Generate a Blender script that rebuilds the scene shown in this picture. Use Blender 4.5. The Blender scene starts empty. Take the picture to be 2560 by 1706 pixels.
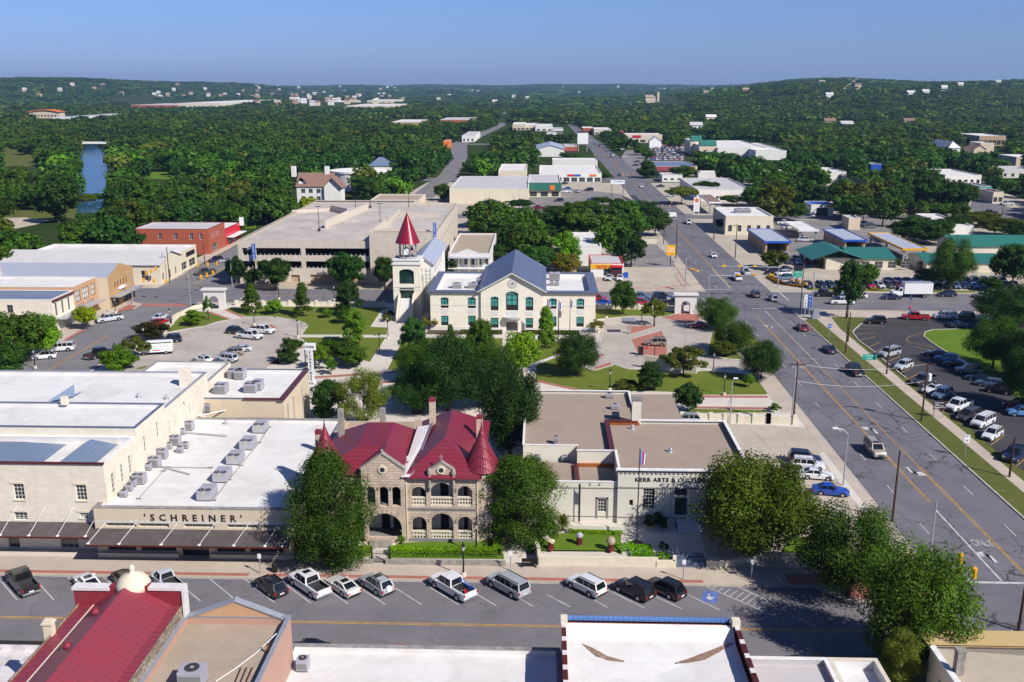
import bpy,math,random
import numpy as np
from math import radians,sin,cos,pi,hypot,atan2
random.seed(7);rng=np.random.default_rng(11)
scene=bpy.context.scene
COL=scene.collection
# ---------------------------------------------------------------- camera, sky, sun, exposure
FPX,HORZ,CAMH,YAW=2400.0,215.0,54.0,1.75
PITCH=math.atan((853-HORZ)/FPX)
cam_data=bpy.data.cameras.new("camera")
cam_data.sensor_width=36.0
cam_data.lens=36.0*FPX/2560.0
cam_data.clip_start=1.0
cam_data.clip_end=60000.0
cam=bpy.data.objects.new("camera",cam_data)
cam.location=(0,0,CAMH)
cam.rotation_euler=(pi/2-PITCH,0,radians(YAW))
COL.objects.link(cam)
scene.camera=cam
SUN_EL,SHADOW_AZ=radians(40.0),radians(141.0)
world=bpy.data.worlds.new("World")
scene.world=world
world.use_nodes=True
wn,wl=world.node_tree.nodes,world.node_tree.links
wn.clear()
w_out=wn.new("ShaderNodeOutputWorld");w_bg=wn.new("ShaderNodeBackground");w_sky=wn.new("ShaderNodeTexSky")
w_sky.sky_type='NISHITA';w_sky.sun_disc=False
w_sky.sun_elevation=SUN_EL
sdx,sdy=-cos(SHADOW_AZ),-sin(SHADOW_AZ)
w_sky.sun_rotation=atan2(sdx,sdy)
w_sky.altitude=300.0;w_sky.air_density=1.0;w_sky.dust_density=0.15;w_sky.ozone_density=6.0
w_bg.inputs['Strength'].default_value=0.06
w_t=wn.new('ShaderNodeMix');w_t.data_type='RGBA';w_t.blend_type='MULTIPLY';w_t.inputs[0].default_value=1.0;w_tc=wn.new('ShaderNodeTexCoord');w_s=wn.new('ShaderNodeSeparateXYZ');w_r=wn.new('ShaderNodeValToRGB')
wl.new(w_tc.outputs['Generated'],w_s.inputs[0]);wl.new(w_s.outputs[2],w_r.inputs[0])
w_r.color_ramp.elements[0].color=(.56,.67,1.26,1);w_r.color_ramp.elements[1].position=.30;w_r.color_ramp.elements[1].color=(.90,.95,1.30,1)
w_e=w_r.color_ramp.elements.new(.09);w_e.color=(.86,.94,1.40,1)
wl.new(w_r.outputs[0],w_t.inputs[7])
wl.new(w_sky.outputs[0],w_t.inputs[6]);wl.new(w_t.outputs[2],w_bg.inputs['Color']);wl.new(w_bg.outputs[0],w_out.inputs['Surface'])
sun_d=bpy.data.lights.new("sun",'SUN')
sun_d.energy=5.0;sun_d.angle=radians(0.53);sun_d.color=(1.0,0.955,0.88)
sun=bpy.data.objects.new("sun",sun_d)
sun.rotation_euler=(pi/2-SUN_EL,0,atan2(sdx,-sdy))
sun.location=(200,-200,300)
COL.objects.link(sun)
scene.view_settings.view_transform='Standard'
scene.view_settings.look='None'
scene.view_settings.exposure=0.4
scene.view_settings.gamma=1.0
scene.cycles.max_bounces=6
scene.cycles.diffuse_bounces=3
scene.cycles.glossy_bounces=3
scene.cycles.transparent_max_bounces=8
scene.cycles.volume_bounces=0
# ---------------------------------------------------------------- surveying helpers (photo point -> place on the map)
_cp,_sp=cos(PITCH),sin(PITCH)
_cy,_sy=cos(radians(YAW)),sin(radians(YAW))
ORG={'A':(0,900),'B':(640,900),'C':(1280,900),'D':(1920,900),'E':(0,1279),'F':(640,1279),'G':(1280,1279),'H':(1920,1279),
 'I':(0,520),'J':(640,520),'K':(1280,520),'L':(1920,520),'M':(0,170),'N':(640,170),'O':(1280,170),'P':(1920,170)}
TS=2350.0/640.0
def tp(k,x,y):return ORG[k][0]+x/TS,ORG[k][1]+y/TS
def ray(u,v):
 x=(u-1280)/FPX;y=(853-v)/FPX
 a,b,c=x,_cp+y*_sp,-_sp+y*_cp
 return(a*_cy-b*_sy,a*_sy+b*_cy,c)
def W(u,v,z=0.0):
 d=ray(u,v);t=(z-CAMH)/d[2]
 return(d[0]*t,d[1]*t,z)
def w(k,x,y,z=0.0):return W(*tp(k,x,y),z)
def wy(k,x,y,Y):
 d=ray(*tp(k,x,y));t=Y/d[1]
 return(d[0]*t,Y,CAMH+d[2]*t)
def proj(X,Y,Z):
 x=X*_cy+Y*_sy;y=-X*_sy+Y*_cy;z=Z-CAMH
 f=y*_cp-z*_sp;up=y*_sp+z*_cp
 return 1280+FPX*x/f,853-FPX*up/f
 # ---------------------------------------------------------------- materials
MATS={}
def nmat(name):
 m=bpy.data.materials.new(name);m.use_nodes=True
 nt=m.node_tree;b=nt.nodes['Principled BSDF']
 return m,nt.nodes,nt.links,b
def N(n,t,**k):
 x=n.new(t)
 for a,v in k.items():
  if a in x.inputs.keys() if isinstance(a,str) else False:x.inputs[a].default_value=v
  else:setattr(x,a,v)
 return x
def col4(c):return(c[0],c[1],c[2],1.0)
def mixc(n,l,fac,a,b,blend='MIX'):
 m=n.new('ShaderNodeMix');m.data_type='RGBA';m.blend_type=blend
 for sock,v in((m.inputs[0],fac),(m.inputs[6],a),(m.inputs[7],b)):
  if hasattr(v,'is_linked') or hasattr(v,'links'):l.new(v,sock)
  elif isinstance(v,(int,float)):sock.default_value=v
  else:sock.default_value=col4(v)
 return m.outputs[2]
def math_n(n,l,op,a,b=None,clamp=False):
 m=n.new('ShaderNodeMath');m.operation=op;m.use_clamp=clamp
 for i,v in enumerate((a,b)):
  if v is None:continue
  if isinstance(v,(int,float)):m.inputs[i].default_value=v
  else:l.new(v,m.inputs[i])
 return m.outputs[0]
def ramp(n,l,src,p0,p1,c0=(0,0,0),c1=(1,1,1)):
 r=n.new('ShaderNodeValToRGB')
 r.color_ramp.elements[0].position=p0;r.color_ramp.elements[1].position=p1
 r.color_ramp.elements[0].color=col4(c0);r.color_ramp.elements[1].color=col4(c1)
 l.new(src,r.inputs[0]);return r.outputs[0]
def noise(n,l,vec,scale,detail=4,rough=0.55,dist=0.0):
 t=n.new('ShaderNodeTexNoise');t.inputs['Scale'].default_value=scale
 t.inputs['Detail'].default_value=detail;t.inputs['Roughness'].default_value=rough
 t.inputs['Distortion'].default_value=dist
 if vec is not None:l.new(vec,t.inputs['Vector'])
 return t.outputs['Fac']
def geo(n):return n.new('ShaderNodeNewGeometry').outputs['Position']
def scaled(n,l,vec,s,rot=(0,0,0)):
 m=n.new('ShaderNodeMapping');m.inputs['Scale'].default_value=s;m.inputs['Rotation'].default_value=rot
 l.new(vec,m.inputs['Vector']);return m.outputs[0]
def bump(n,l,b,h,strength=0.3,dist=0.05):
 x=n.new('ShaderNodeBump');x.inputs['Strength'].default_value=strength;x.inputs['Distance'].default_value=dist
 l.new(h,x.inputs['Height']);l.new(x.outputs[0],b.inputs['Normal'])
def plain(name,c,rough=0.6,metal=0.0,var=0.12,scale=1.2,spec=0.4,coat=0.0):
 """painted / plain surface with slight soiling"""
 if name in MATS:return MATS[name]
 m,n,l,b=nmat(name)
 o=n.new('ShaderNodeTexCoord').outputs['Object']
 f=noise(n,l,o,scale,5,0.6)
 l.new(mixc(n,l,ramp(n,l,f,0.35,0.75),tuple(x*(1-var) for x in c),tuple(min(1,x*(1+var*.5)) for x in c)),b.inputs['Base Color'])
 b.inputs['Roughness'].default_value=rough;b.inputs['Metallic'].default_value=metal
 b.inputs['Specular IOR Level'].default_value=spec;b.inputs['Coat Weight'].default_value=coat
 MATS[name]=m;return m
def glassy(name,c,rough=0.08,spec=0.8,var=0.5,scale=0.5):
 if name in MATS:return MATS[name]
 m,n,l,b=nmat(name)
 p=geo(n);f=noise(n,l,p,scale,2)
 l.new(mixc(n,l,ramp(n,l,f,0.4,0.6),tuple(x*(1-var) for x in c),c),b.inputs['Base Color'])
 b.inputs['Roughness'].default_value=rough;b.inputs['Specular IOR Level'].default_value=spec
 MATS[name]=m;return m
def wallvec(n,l,s=1.0):
 """(x+y, z) running coordinate for upright axis-aligned walls"""
 sp=n.new('ShaderNodeSeparateXYZ');l.new(geo(n),sp.inputs[0])
 a=math_n(n,l,'ADD',sp.outputs[0],sp.outputs[1])
 c=n.new('ShaderNodeCombineXYZ');l.new(math_n(n,l,'MULTIPLY',a,s),c.inputs[0]);l.new(math_n(n,l,'MULTIPLY',sp.outputs[2],s),c.inputs[1])
 return c.outputs[0]
def masonry(name,c1,c2,mortar,bw=0.6,bh=0.3,ms=0.02,stain=0.25,bumpy=0.4,rough=0.85,stainc=None,bias=0.0,flat=False):
 m,n,l,b=nmat(name)
 v=geo(n) if flat else wallvec(n,l)
 t=n.new('ShaderNodeTexBrick');l.new(v,t.inputs['Vector'])
 t.inputs['Color1'].default_value=col4(c1);t.inputs['Color2'].default_value=col4(c2);t.inputs['Mortar'].default_value=col4(mortar)
 t.inputs['Scale'].default_value=1.0;t.inputs['Brick Width'].default_value=bw;t.inputs['Row Height'].default_value=bh
 t.inputs['Mortar Size'].default_value=ms;t.inputs['Mortar Smooth'].default_value=0.2;t.inputs['Bias'].default_value=bias
 p=geo(n)
 f=noise(n,l,p,0.45,6,0.65)
 f2=noise(n,l,scaled(n,l,p,(1.6,1.6,.25)),1.0,4,0.6)
 sc=stainc or tuple(x*0.55 for x in c1)
 a=mixc(n,l,math_n(n,l,'MULTIPLY',ramp(n,l,f,0.45,0.8),stain),t.outputs['Color'],sc)
 a=mixc(n,l,math_n(n,l,'MULTIPLY',ramp(n,l,f2,0.5,0.85),stain),a,sc)
 l.new(a,b.inputs['Base Color']);b.inputs['Roughness'].default_value=rough
 b.inputs['Specular IOR Level'].default_value=0.2
 h=mixc(n,l,0.5,t.outputs['Fac'],noise(n,l,p,6,4))
 bump(n,l,b,math_n(n,l,'SUBTRACT',1.0,t.outputs['Fac']),bumpy,0.04)
 MATS[name]=m;return m
def stuccoish(name,c,var=0.18,stain=0.2,scale=0.4,rough=0.9,streak=True,bumps=0.15,c2=None):
 m,n,l,b=nmat(name)
 p=geo(n)
 f=noise(n,l,p,scale,6,0.65);g=noise(n,l,p,9.0,4,0.6)
 a=mixc(n,l,ramp(n,l,f,0.35,0.7),tuple(x*(1-var) for x in c),c)
 if streak:
  s=noise(n,l,scaled(n,l,p,(1.8,1.8,.12)),1.0,5,0.7)
  a=mixc(n,l,math_n(n,l,'MULTIPLY',ramp(n,l,s,0.5,0.8),stain),a,c2 or tuple(x*0.5 for x in c))
 a=mixc(n,l,math_n(n,l,'MULTIPLY',g,var*.6),a,tuple(x*0.6 for x in c))
 l.new(a,b.inputs['Base Color']);b.inputs['Roughness'].default_value=rough;b.inputs['Specular IOR Level'].default_value=0.15
 bump(n,l,b,g,bumps,0.03)
 MATS[name]=m;return m
def seamed(name,c,axis='Y',period=0.45,rough=0.4,metal=0.35,dark=0.55,dirt=0.2,width=0.1,spec=0.5):
 """standing-seam or corrugated metal: seams at a constant coordinate along axis"""
 m,n,l,b=nmat(name)
 sp=n.new('ShaderNodeSeparateXYZ');p=geo(n);l.new(p,sp.inputs[0])
 co=sp.outputs['XYZ'.index(axis)] if axis in 'XYZ' else math_n(n,l,'ADD',sp.outputs[0],sp.outputs[1])
 fr=math_n(n,l,'FRACT',math_n(n,l,'DIVIDE',co,period))
 tri=math_n(n,l,'ABSOLUTE',math_n(n,l,'SUBTRACT',fr,0.5))
 seam=ramp(n,l,tri,0.5-width,0.5-width*0.4)
 f=noise(n,l,p,0.35,5,0.6)
 a=mixc(n,l,math_n(n,l,'MULTIPLY',ramp(n,l,f,0.4,0.8),dirt),c,tuple(x*0.6+0.03 for x in c))
 a=mixc(n,l,math_n(n,l,'MULTIPLY',seam,0.6),a,tuple(x*dark for x in c))
 l.new(a,b.inputs['Base Color']);b.inputs['Roughness'].default_value=rough;b.inputs['Metallic'].default_value=metal
 b.inputs['Specular IOR Level'].default_value=spec
 bump(n,l,b,seam,0.6,0.04)
 MATS[name]=m;return m
def roof_sheet(name,c,seam=3.0,stain=0.25,stainc=(0.25,0.2,0.16),grain=0.0,sc=0.25,rough=0.8,seamd=0.85):
 """membrane / gravel roof with sheet seams, ponding stains and grain"""
 m,n,l,b=nmat(name)
 p=geo(n)
 f=noise(n,l,p,sc,7,0.7,0.6);f2=noise(n,l,p,1.4,6,0.7);g=noise(n,l,p,22.0,3,0.7)
 a=mixc(n,l,math_n(n,l,'MULTIPLY',ramp(n,l,f,0.42,0.85),stain),c,stainc)
 a=mixc(n,l,math_n(n,l,'MULTIPLY',ramp(n,l,f2,0.55,0.8),stain*.5),a,tuple(x*0.65 for x in c))
 if grain:a=mixc(n,l,math_n(n,l,'MULTIPLY',ramp(n,l,g,0.35,0.7),grain),a,tuple(x*0.45 for x in c))
 if seam:
  sp=n.new('ShaderNodeSeparateXYZ');l.new(p,sp.inputs[0])
  fr=math_n(n,l,'FRACT',math_n(n,l,'DIVIDE',sp.outputs[1],seam))
  a=mixc(n,l,ramp(n,l,fr,0.0,0.03,(1-seamd+.1,)*3,(0,0,0)),a,tuple(x*0.5 for x in c))
 l.new(a,b.inputs['Base Color']);b.inputs['Roughness'].default_value=rough;b.inputs['Specular IOR Level'].default_value=0.2
 if grain:bump(n,l,b,g,0.4,0.03)
 MATS[name]=m;return m
def asphalt(name,c,crack=0.0,along='Y',patch=0.25,joint=0.0,rough=0.9):
 m,n,l,b=nmat(name)
 p=geo(n)
 f=noise(n,l,p,0.12,6,0.65);g=noise(n,l,p,14.0,3,0.7)
 st=(1.1,.04,1) if along=='Y' else(.04,1.1,1)
 s=noise(n,l,scaled(n,l,p,st),1.0,5,0.65)
 a=mixc(n,l,ramp(n,l,f,0.35,0.7),tuple(x*(1-patch) for x in c),tuple(x*(1+patch*.5) for x in c))
 a=mixc(n,l,math_n(n,l,'MULTIPLY',ramp(n,l,s,0.4,0.75),patch*1.6),a,tuple(x*0.72 for x in c))
 a=mixc(n,l,math_n(n,l,'MULTIPLY',g,0.35),a,tuple(x*0.6 for x in c))
 if crack:
  wv=n.new('ShaderNodeVectorMath');wv.operation='ADD'
  nz=n.new('ShaderNodeTexNoise');nz.inputs['Scale'].default_value=0.5;nz.inputs['Detail'].default_value=6;l.new(p,nz.inputs['Vector'])
  sc=n.new('ShaderNodeVectorMath');sc.operation='SCALE';sc.inputs['Scale'].default_value=3.5;l.new(nz.outputs['Color'],sc.inputs[0])
  l.new(p,wv.inputs[0]);l.new(sc.outputs[0],wv.inputs[1])
  tot=None
  for sx,th in(((.22,.10,0),.012),((.11,.34,0),.010)):
   vo=n.new('ShaderNodeTexVoronoi');vo.feature='DISTANCE_TO_EDGE';vo.inputs['Scale'].default_value=1.0
   l.new(scaled(n,l,wv.outputs[0],sx),vo.inputs['Vector'])
   r=ramp(n,l,vo.outputs['Distance'],th*.5,th*1.4,(1,1,1),(0,0,0))
   tot=r if tot is None else mixc(n,l,1.0,tot,r,'LIGHTEN')
  msk=ramp(n,l,noise(n,l,p,0.07,3),0.42,0.56)
  a=mixc(n,l,math_n(n,l,'MULTIPLY',math_n(n,l,'MULTIPLY',tot,msk),crack),a,tuple(x*0.3 for x in c))
 if joint:
  sp=n.new('ShaderNodeSeparateXYZ');l.new(p,sp.inputs[0])
  for i in(0,1):
   fr=math_n(n,l,'FRACT',math_n(n,l,'DIVIDE',sp.outputs[i],joint))
   a=mixc(n,l,ramp(n,l,fr,0.0,0.022,(.55,.55,.55),(0,0,0)),a,tuple(x*0.45 for x in c))
 l.new(a,b.inputs['Base Color']);b.inputs['Roughness'].default_value=rough;b.inputs['Specular IOR Level'].default_value=0.25
 bump(n,l,b,g,0.25,0.02)
 MATS[name]=m;return m
def grass_mat(name,c1,c2,c3,stripe=0.0):
 m,n,l,b=nmat(name)
 p=geo(n)
 f=noise(n,l,p,0.16,6,0.65);g=noise(n,l,p,5.0,5,0.75);h=noise(n,l,p,0.6,4,0.6)
 a=mixc(n,l,ramp(n,l,f,0.35,0.7),c1,c2)
 a=mixc(n,l,math_n(n,l,'MULTIPLY',ramp(n,l,h,0.52,0.8),.8),a,c3)
 a=mixc(n,l,math_n(n,l,'MULTIPLY',ramp(n,l,g,0.35,0.75),.45),a,tuple(x*0.5 for x in c1))
 if stripe:
  sp=n.new('ShaderNodeSeparateXYZ');l.new(p,sp.inputs[0])
  fr=math_n(n,l,'SINE',math_n(n,l,'MULTIPLY',sp.outputs[1],stripe))
  a=mixc(n,l,math_n(n,l,'MULTIPLY',ramp(n,l,fr,0.3,0.7),.18),a,tuple(x*0.7 for x in c1))
 l.new(a,b.inputs['Base Color']);b.inputs['Roughness'].default_value=0.95;b.inputs['Specular IOR Level'].default_value=0.1
 bump(n,l,b,g,0.5,0.08)
 MATS[name]=m;return m
def leaf_mat(name,dark,light,hue=None,trans=0.25):
 m,n,l,b=nmat(name)
 n.remove(b);k=(1.18,1.32,.42);dark,light=[tuple(c[i]*k[i] for i in range(3)) for c in(dark,light)];hue=tuple(hue[i]*k[i] for i in range(3)) if hue else None
 g=n.new('ShaderNodeNewGeometry');oi=n.new('ShaderNodeObjectInfo')
 f=noise(n,l,g.outputs['Position'],0.35,3,0.6)
 a=mixc(n,l,math_n(n,l,'MULTIPLY',g.outputs['Random Per Island'],.6),dark,light)
 a=mixc(n,l,math_n(n,l,'MULTIPLY',ramp(n,l,f,0.35,0.7),.55),a,hue or tuple(x*1.25 for x in light))
 hs=n.new('ShaderNodeHueSaturation');l.new(a,hs.inputs['Color'])
 l.new(math_n(n,l,'ADD',math_n(n,l,'MULTIPLY',oi.outputs['Random'],0.028),0.482),hs.inputs['Hue'])
 big=ramp(n,l,noise(n,l,g.outputs['Position'],.055,2,.5),.3,.7,(.5,.5,.5),(1.15,1.15,1.15))
 l.new(math_n(n,l,'MULTIPLY',big,math_n(n,l,'ADD',math_n(n,l,'MULTIPLY',oi.outputs['Random'],0.45),0.95)),hs.inputs['Value'])
 d=n.new('ShaderNodeBsdfDiffuse');t=n.new('ShaderNodeBsdfTranslucent');x=n.new('ShaderNodeMixShader')
 gl=n.new('ShaderNodeBsdfGlossy');gl.inputs['Roughness'].default_value=0.5;x2=n.new('ShaderNodeMixShader')
 gl.inputs['Color'].default_value=(.6,.65,.6,1)
 l.new(hs.outputs[0],d.inputs['Color']);l.new(hs.outputs[0],t.inputs['Color'])
 x.inputs[0].default_value=trans;l.new(d.outputs[0],x.inputs[1]);l.new(t.outputs[0],x.inputs[2])
 x2.inputs[0].default_value=0.015;l.new(x.outputs[0],x2.inputs[1]);l.new(gl.outputs[0],x2.inputs[2])
 l.new(x2.outputs[0],n['Material Output'].inputs['Surface'])
 MATS[name]=m;return m
M={}
M['asphalt_ave']=asphalt('worn_avenue_asphalt',(.160,.152,.172),crack=1.0,along='Y',patch=.22)
M['asphalt_front']=asphalt('front_street_asphalt',(.178,.165,.178),crack=.3,along='X',patch=.2)
M['asphalt_street']=asphalt('side_street_asphalt',(.175,.166,.184),crack=.45,along='X',patch=.22)
M['asphalt_left']=asphalt('left_street_asphalt',(.195,.185,.195),crack=.3,along='Y',patch=.18)
M['asphalt_lot']=asphalt('new_lot_asphalt',(.058,.055,.062),crack=0,along='Y',patch=.25)
M['asphalt_old']=asphalt('old_lot_asphalt',(.24,.22,.215),crack=.5,along='X',patch=.25)
M['concrete']=asphalt('pale_concrete',(.60,.54,.475),crack=0,along='X',patch=.14,joint=2.6)
M['concrete_drive']=asphalt('worn_drive_concrete',(.44,.39,.34),crack=.25,along='X',patch=.22,joint=4.2)
M['concrete_lot']=asphalt('tan_lot_concrete',(.46,.40,.325),crack=.15,along='Y',patch=.2,joint=5.0)
M['walk']=asphalt('sidewalk_concrete',(.50,.42,.345),crack=0,along='X',patch=.22,joint=1.9)
M['kerb']=plain('kerb_concrete',(.47,.42,.36),.9,var=.25)
M['brick_pave']=masonry('brick_paving',(.40,.13,.095),(.33,.11,.085),(.30,.2,.16),.22,.11,.01,.3,.1,flat=True)
M['grass']=grass_mat('lawn',(.105,.145,.018),(.15,.18,.028),(.19,.175,.05),4.2)
M['grass_bright']=grass_mat('bright_lawn',(.085,.16,.012),(.13,.2,.02),(.12,.15,.03),0)
M['grass_dry']=grass_mat('park_grass',(.085,.105,.022),(.115,.12,.03),(.19,.155,.065),0)
M['white_paint']=plain('white_road_paint',(.52,.51,.50),.8,var=.35,scale=.8)
M['yellow_paint']=plain('yellow_road_paint',(.50,.27,.05),.8,var=.35,scale=.8)
M['blue_paint']=plain('blue_road_paint',(.10,.16,.42),.8,var=.3)
M['dirt']=plain('brown_mulch',(.12,.075,.05),.95,var=.5,scale=3)
M['lime']=masonry('limestone_ashlar',(.72,.655,.55),(.65,.585,.475),(.65,.59,.50),.8,.3,.014,.22,.25,stainc=(.42,.30,.17))
M['lime_pale']=masonry('courthouse_limestone',(.74,.695,.60),(.70,.63,.50),(.68,.63,.54),.75,.28,.012,.16,.22,stainc=(.52,.38,.2))
M['rough_stone']=masonry('rough_faced_stone',(.60,.48,.37),(.50,.40,.31),(.42,.34,.27),.62,.34,.035,.45,.9,stainc=(.16,.13,.11))
M['dark_stone']=masonry('weathered_stone',(.44,.36,.26),(.13,.105,.08),(.16,.13,.1),.55,.24,.04,.5,.9,stainc=(.1,.08,.06),bias=-.1)
M['cream']=stuccoish('cream_render',(.60,.50,.37),.08,.16)
M['cream2']=stuccoish('pale_cream_render',(.64,.57,.44),.08,.2)
M['kerr']=stuccoish('off_white_render',(.62,.59,.50),.06,.08,.3)
M['grey_trim']=stuccoish('grey_trim',(.22,.20,.20),.15,.15)
M['white_wall']=stuccoish('white_painted_wall',(.72,.70,.66),.08,.15)
M['garage']=stuccoish('garage_concrete',(.57,.50,.42),.12,.35,.5,c2=(.22,.18,.15))
M['deck']=asphalt('garage_deck',(.50,.45,.405),crack=.12,along='X',patch=.25,joint=8.0)
M['tan']=stuccoish('tan_render',(.50,.30,.17),.08,.1)
M['pink']=stuccoish('dusty_pink_render',(.44,.27,.21),.08,.2)
M['red_brick']=masonry('red_brick',(.40,.085,.045),(.34,.07,.04),(.34,.14,.1),.24,.08,.01,.25,.2)
M['tan_brick']=masonry('tan_brick',(.44,.30,.18),(.38,.26,.16),(.4,.32,.24),.3,.1,.012,.25,.2)
M['gold_stone']=masonry('golden_rubble_stone',(.52,.32,.14),(.42,.25,.1),(.40,.28,.16),.5,.25,.03,.3,.7)
M['white_roof']=roof_sheet('white_membrane',(.64,.62,.60),3.2,.6,(.33,.30,.28),sc=.22)
M['white_roof2']=roof_sheet('white_coated_roof',(.65,.63,.61),2.4,.55,(.36,.31,.28),sc=.3)
M['dirty_roof']=roof_sheet('soiled_white_roof',(.62,.58,.58),0,.9,(.12,.09,.08),sc=.5)
M['gravel']=roof_sheet('gravel_roof',(.36,.285,.225),0,.30,(.16,.125,.10),.6,.2)
M['gravel2']=roof_sheet('pale_gravel_roof',(.42,.34,.26),0,.5,(.18,.15,.12),.6,.35)
M['grey_roof']=roof_sheet('grey_membrane',(.46,.44,.44),3.0,.3,(.25,.24,.25),sc=.3)
M['red_roof']=seamed('red_seamed_metal',(.27,.035,.055),'Y',.7,.42,.12,.5,.55,.08)
M['red_roof_x']=seamed('red_seamed_metal_cross',(.27,.035,.055),'X',.6,.38,.15)
M['red_deep']=seamed('deep_red_seamed_metal',(.215,.018,.038),'Y',.5,.42,.15,.45,.5,.14)
M['red_plain']=plain('red_painted_metal',(.25,.032,.045),.35,.15,.12)
M['red_cone']=plain('glossy_red_metal',(.30,.012,.03),.22,.3,.06,spec=.7)
M['blue_roof']=seamed('blue_grey_metal',(.17,.205,.30),'Y',.42,.42,.4,.75,.12)
M['blue_roof_x']=seamed('blue_grey_metal_cross',(.21,.27,.38),'X',.45,.4,.4,.75,.15)
M['silver_roof_x']=seamed('galvanised_roof',(.52,.55,.62),'X',.9,.45,.45,.75,.15)
M['grey_shingle']=seamed('grey_shingles',(.235,.23,.245),'X',60,.85,0,.9,.3)
M['green_roof']=seamed('green_seamed_metal',(.03,.17,.13),'X',.6,.4,.2,.7,.15)
M['red_metal_far']=seamed('dull_red_metal',(.26,.05,.06),'X',.6,.5,.2)
M['brown_shingle']=seamed('brown_shingles',(.21,.12,.09),'X',60,.9,0,.9,.25)
M['beige_metal']=seamed('beige_seamed_roof',(.47,.39,.28),'X',.9,.5,.15,.3,.3,.07)
M['rust_metal']=roof_sheet('rust_stained_panel',(.50,.36,.17),0,.6,(.6,.45,.22),sc=.8)
M['dark_awning']=roof_sheet('dark_awning_felt',(.085,.072,.07),1.4,.5,(.2,.17,.16),.3,.6)
M['cap_grey']=plain('grey_coping',(.30,.31,.36),.5,.2,.15)
M['cap_blue']=plain('blue_grey_coping',(.16,.19,.27),.45,.4,.15)
M['cap_white']=plain('white_coping',(.72,.70,.68),.6,0,.15)
M['stain_cap']=stuccoish('black_stained_coping',(.36,.34,.33),.5,.8,1.2,c2=(.08,.08,.08))
M['copper']=plain('copper_flashing',(.17,.035,.028),.35,.5,.3)
M['copper_new']=plain('bright_copper',(.50,.17,.05),.3,.6,.2)
M['metal_lt']=plain('galvanised_metal',(.55,.56,.58),.4,.6,.1)
M['metal_dk']=plain('dark_metal',(.03,.028,.03),.5,.4,.2)
M['ac']=plain('ac_cabinet_grey',(.36,.345,.40),.5,.1,.08)
M['ac_dk']=plain('ac_grille',(.05,.045,.045),.7,.2,.2)
M['yellow_lbl']=plain('yellow_sticker',(.8,.65,.05),.6)
M['wood_pole']=stuccoish('creosoted_wood',(.085,.045,.03),.35,.4,2.0)
M['steel_pole']=plain('galvanised_pole',(.42,.43,.46),.45,.5,.1)
M['black_iron']=plain('black_iron',(.018,.017,.018),.45,.3)
M['lamp_glass']=plain('frosted_lamp_glass',(.45,.45,.42),.3)
M['glass']=glassy('dark_window_glass',(.035,.045,.05))
M['glass_green']=glassy('green_blind_glass',(.06,.30,.27),.15,.6,.25,.8)
M['glass_teal']=glassy('teal_dark_glass',(.015,.05,.045),.08)
M['frame_white']=plain('white_window_frame',(.66,.64,.58),.6)
M['frame_dark']=plain('dark_green_frame',(.012,.03,.028),.5)
M['frame_grey']=plain('grey_frame',(.2,.2,.2),.5)
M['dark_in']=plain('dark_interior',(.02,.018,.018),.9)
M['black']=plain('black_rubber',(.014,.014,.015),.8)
M['white']=plain('white_enamel',(.76,.76,.76),.4,0,.06)
M['yellow']=plain('signal_yellow',(.75,.38,.015),.45)
M['orange']=plain('orange_enamel',(.7,.18,.02),.5)
M['red']=plain('red_enamel',(.55,.012,.03),.4)
M['blue']=plain('blue_enamel',(.015,.09,.45),.4)
M['teal']=plain('highway_green',(.01,.33,.24),.5)
M['brown']=plain('brown_enamel',(.06,.02,.025),.5)
M['blue_iron']=plain('blue_painted_iron',(.03,.07,.16),.5)
M['cream_metal']=plain('cream_column',(.62,.56,.45),.6)
M['pale_stone']=stuccoish('dressed_limestone',(.66,.60,.47),.14,.2,.8)
M['grey_stone']=stuccoish('pale_grey_stone',(.62,.60,.57),.08,.1,.8)
M['old_stone']=stuccoish('lichened_stone',(.36,.33,.29),.4,.6,1.5,c2=(.1,.095,.09))
M['ridge_white']=roof_sheet('peeling_white_roof',(.62,.60,.60),0,.5,(.36,.12,.1),sc=1.5)
M['bark']=stuccoish('tree_bark',(.12,.085,.065),.4,.4,3.0)
M['bark_pale']=stuccoish('pale_bark',(.26,.22,.18),.3,.4,3.0)
M['leaf_mid']=leaf_mat('mid_green_leaves',(.022,.055,.012),(.050,.105,.020),(.075,.125,.022))
M['leaf_dark']=leaf_mat('deep_green_leaves',(.012,.036,.014),(.030,.070,.022),(.042,.085,.024))
M['leaf_bright']=leaf_mat('bright_green_leaves',(.050,.125,.012),(.110,.215,.018),(.15,.26,.02))
M['leaf_olive']=leaf_mat('olive_leaves',(.05,.068,.018),(.095,.11,.03),(.13,.12,.035))
M['leaf_yellow']=leaf_mat('yellow_green_leaves',(.17,.23,.012),(.33,.38,.02),(.40,.42,.03))
M['leaf_cedar']=leaf_mat('cedar_leaves',(.018,.045,.012),(.045,.082,.018),(.06,.09,.02))
M['leaf_orange']=leaf_mat('bronze_leaves',(.07,.085,.018),(.16,.13,.03),(.23,.14,.03))
M['leaf_hedge']=leaf_mat('hedge_leaves',(.10,.20,.012),(.18,.30,.02),(.2,.33,.02))
M['leaf_pink']=leaf_mat('magenta_blossom',(.30,.02,.10),(.5,.05,.16),(.05,.1,.02))
M['leaf_flower']=leaf_mat('orange_yellow_flowers',(.35,.22,.02),(.5,.10,.01),(.05,.10,.015))
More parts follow.
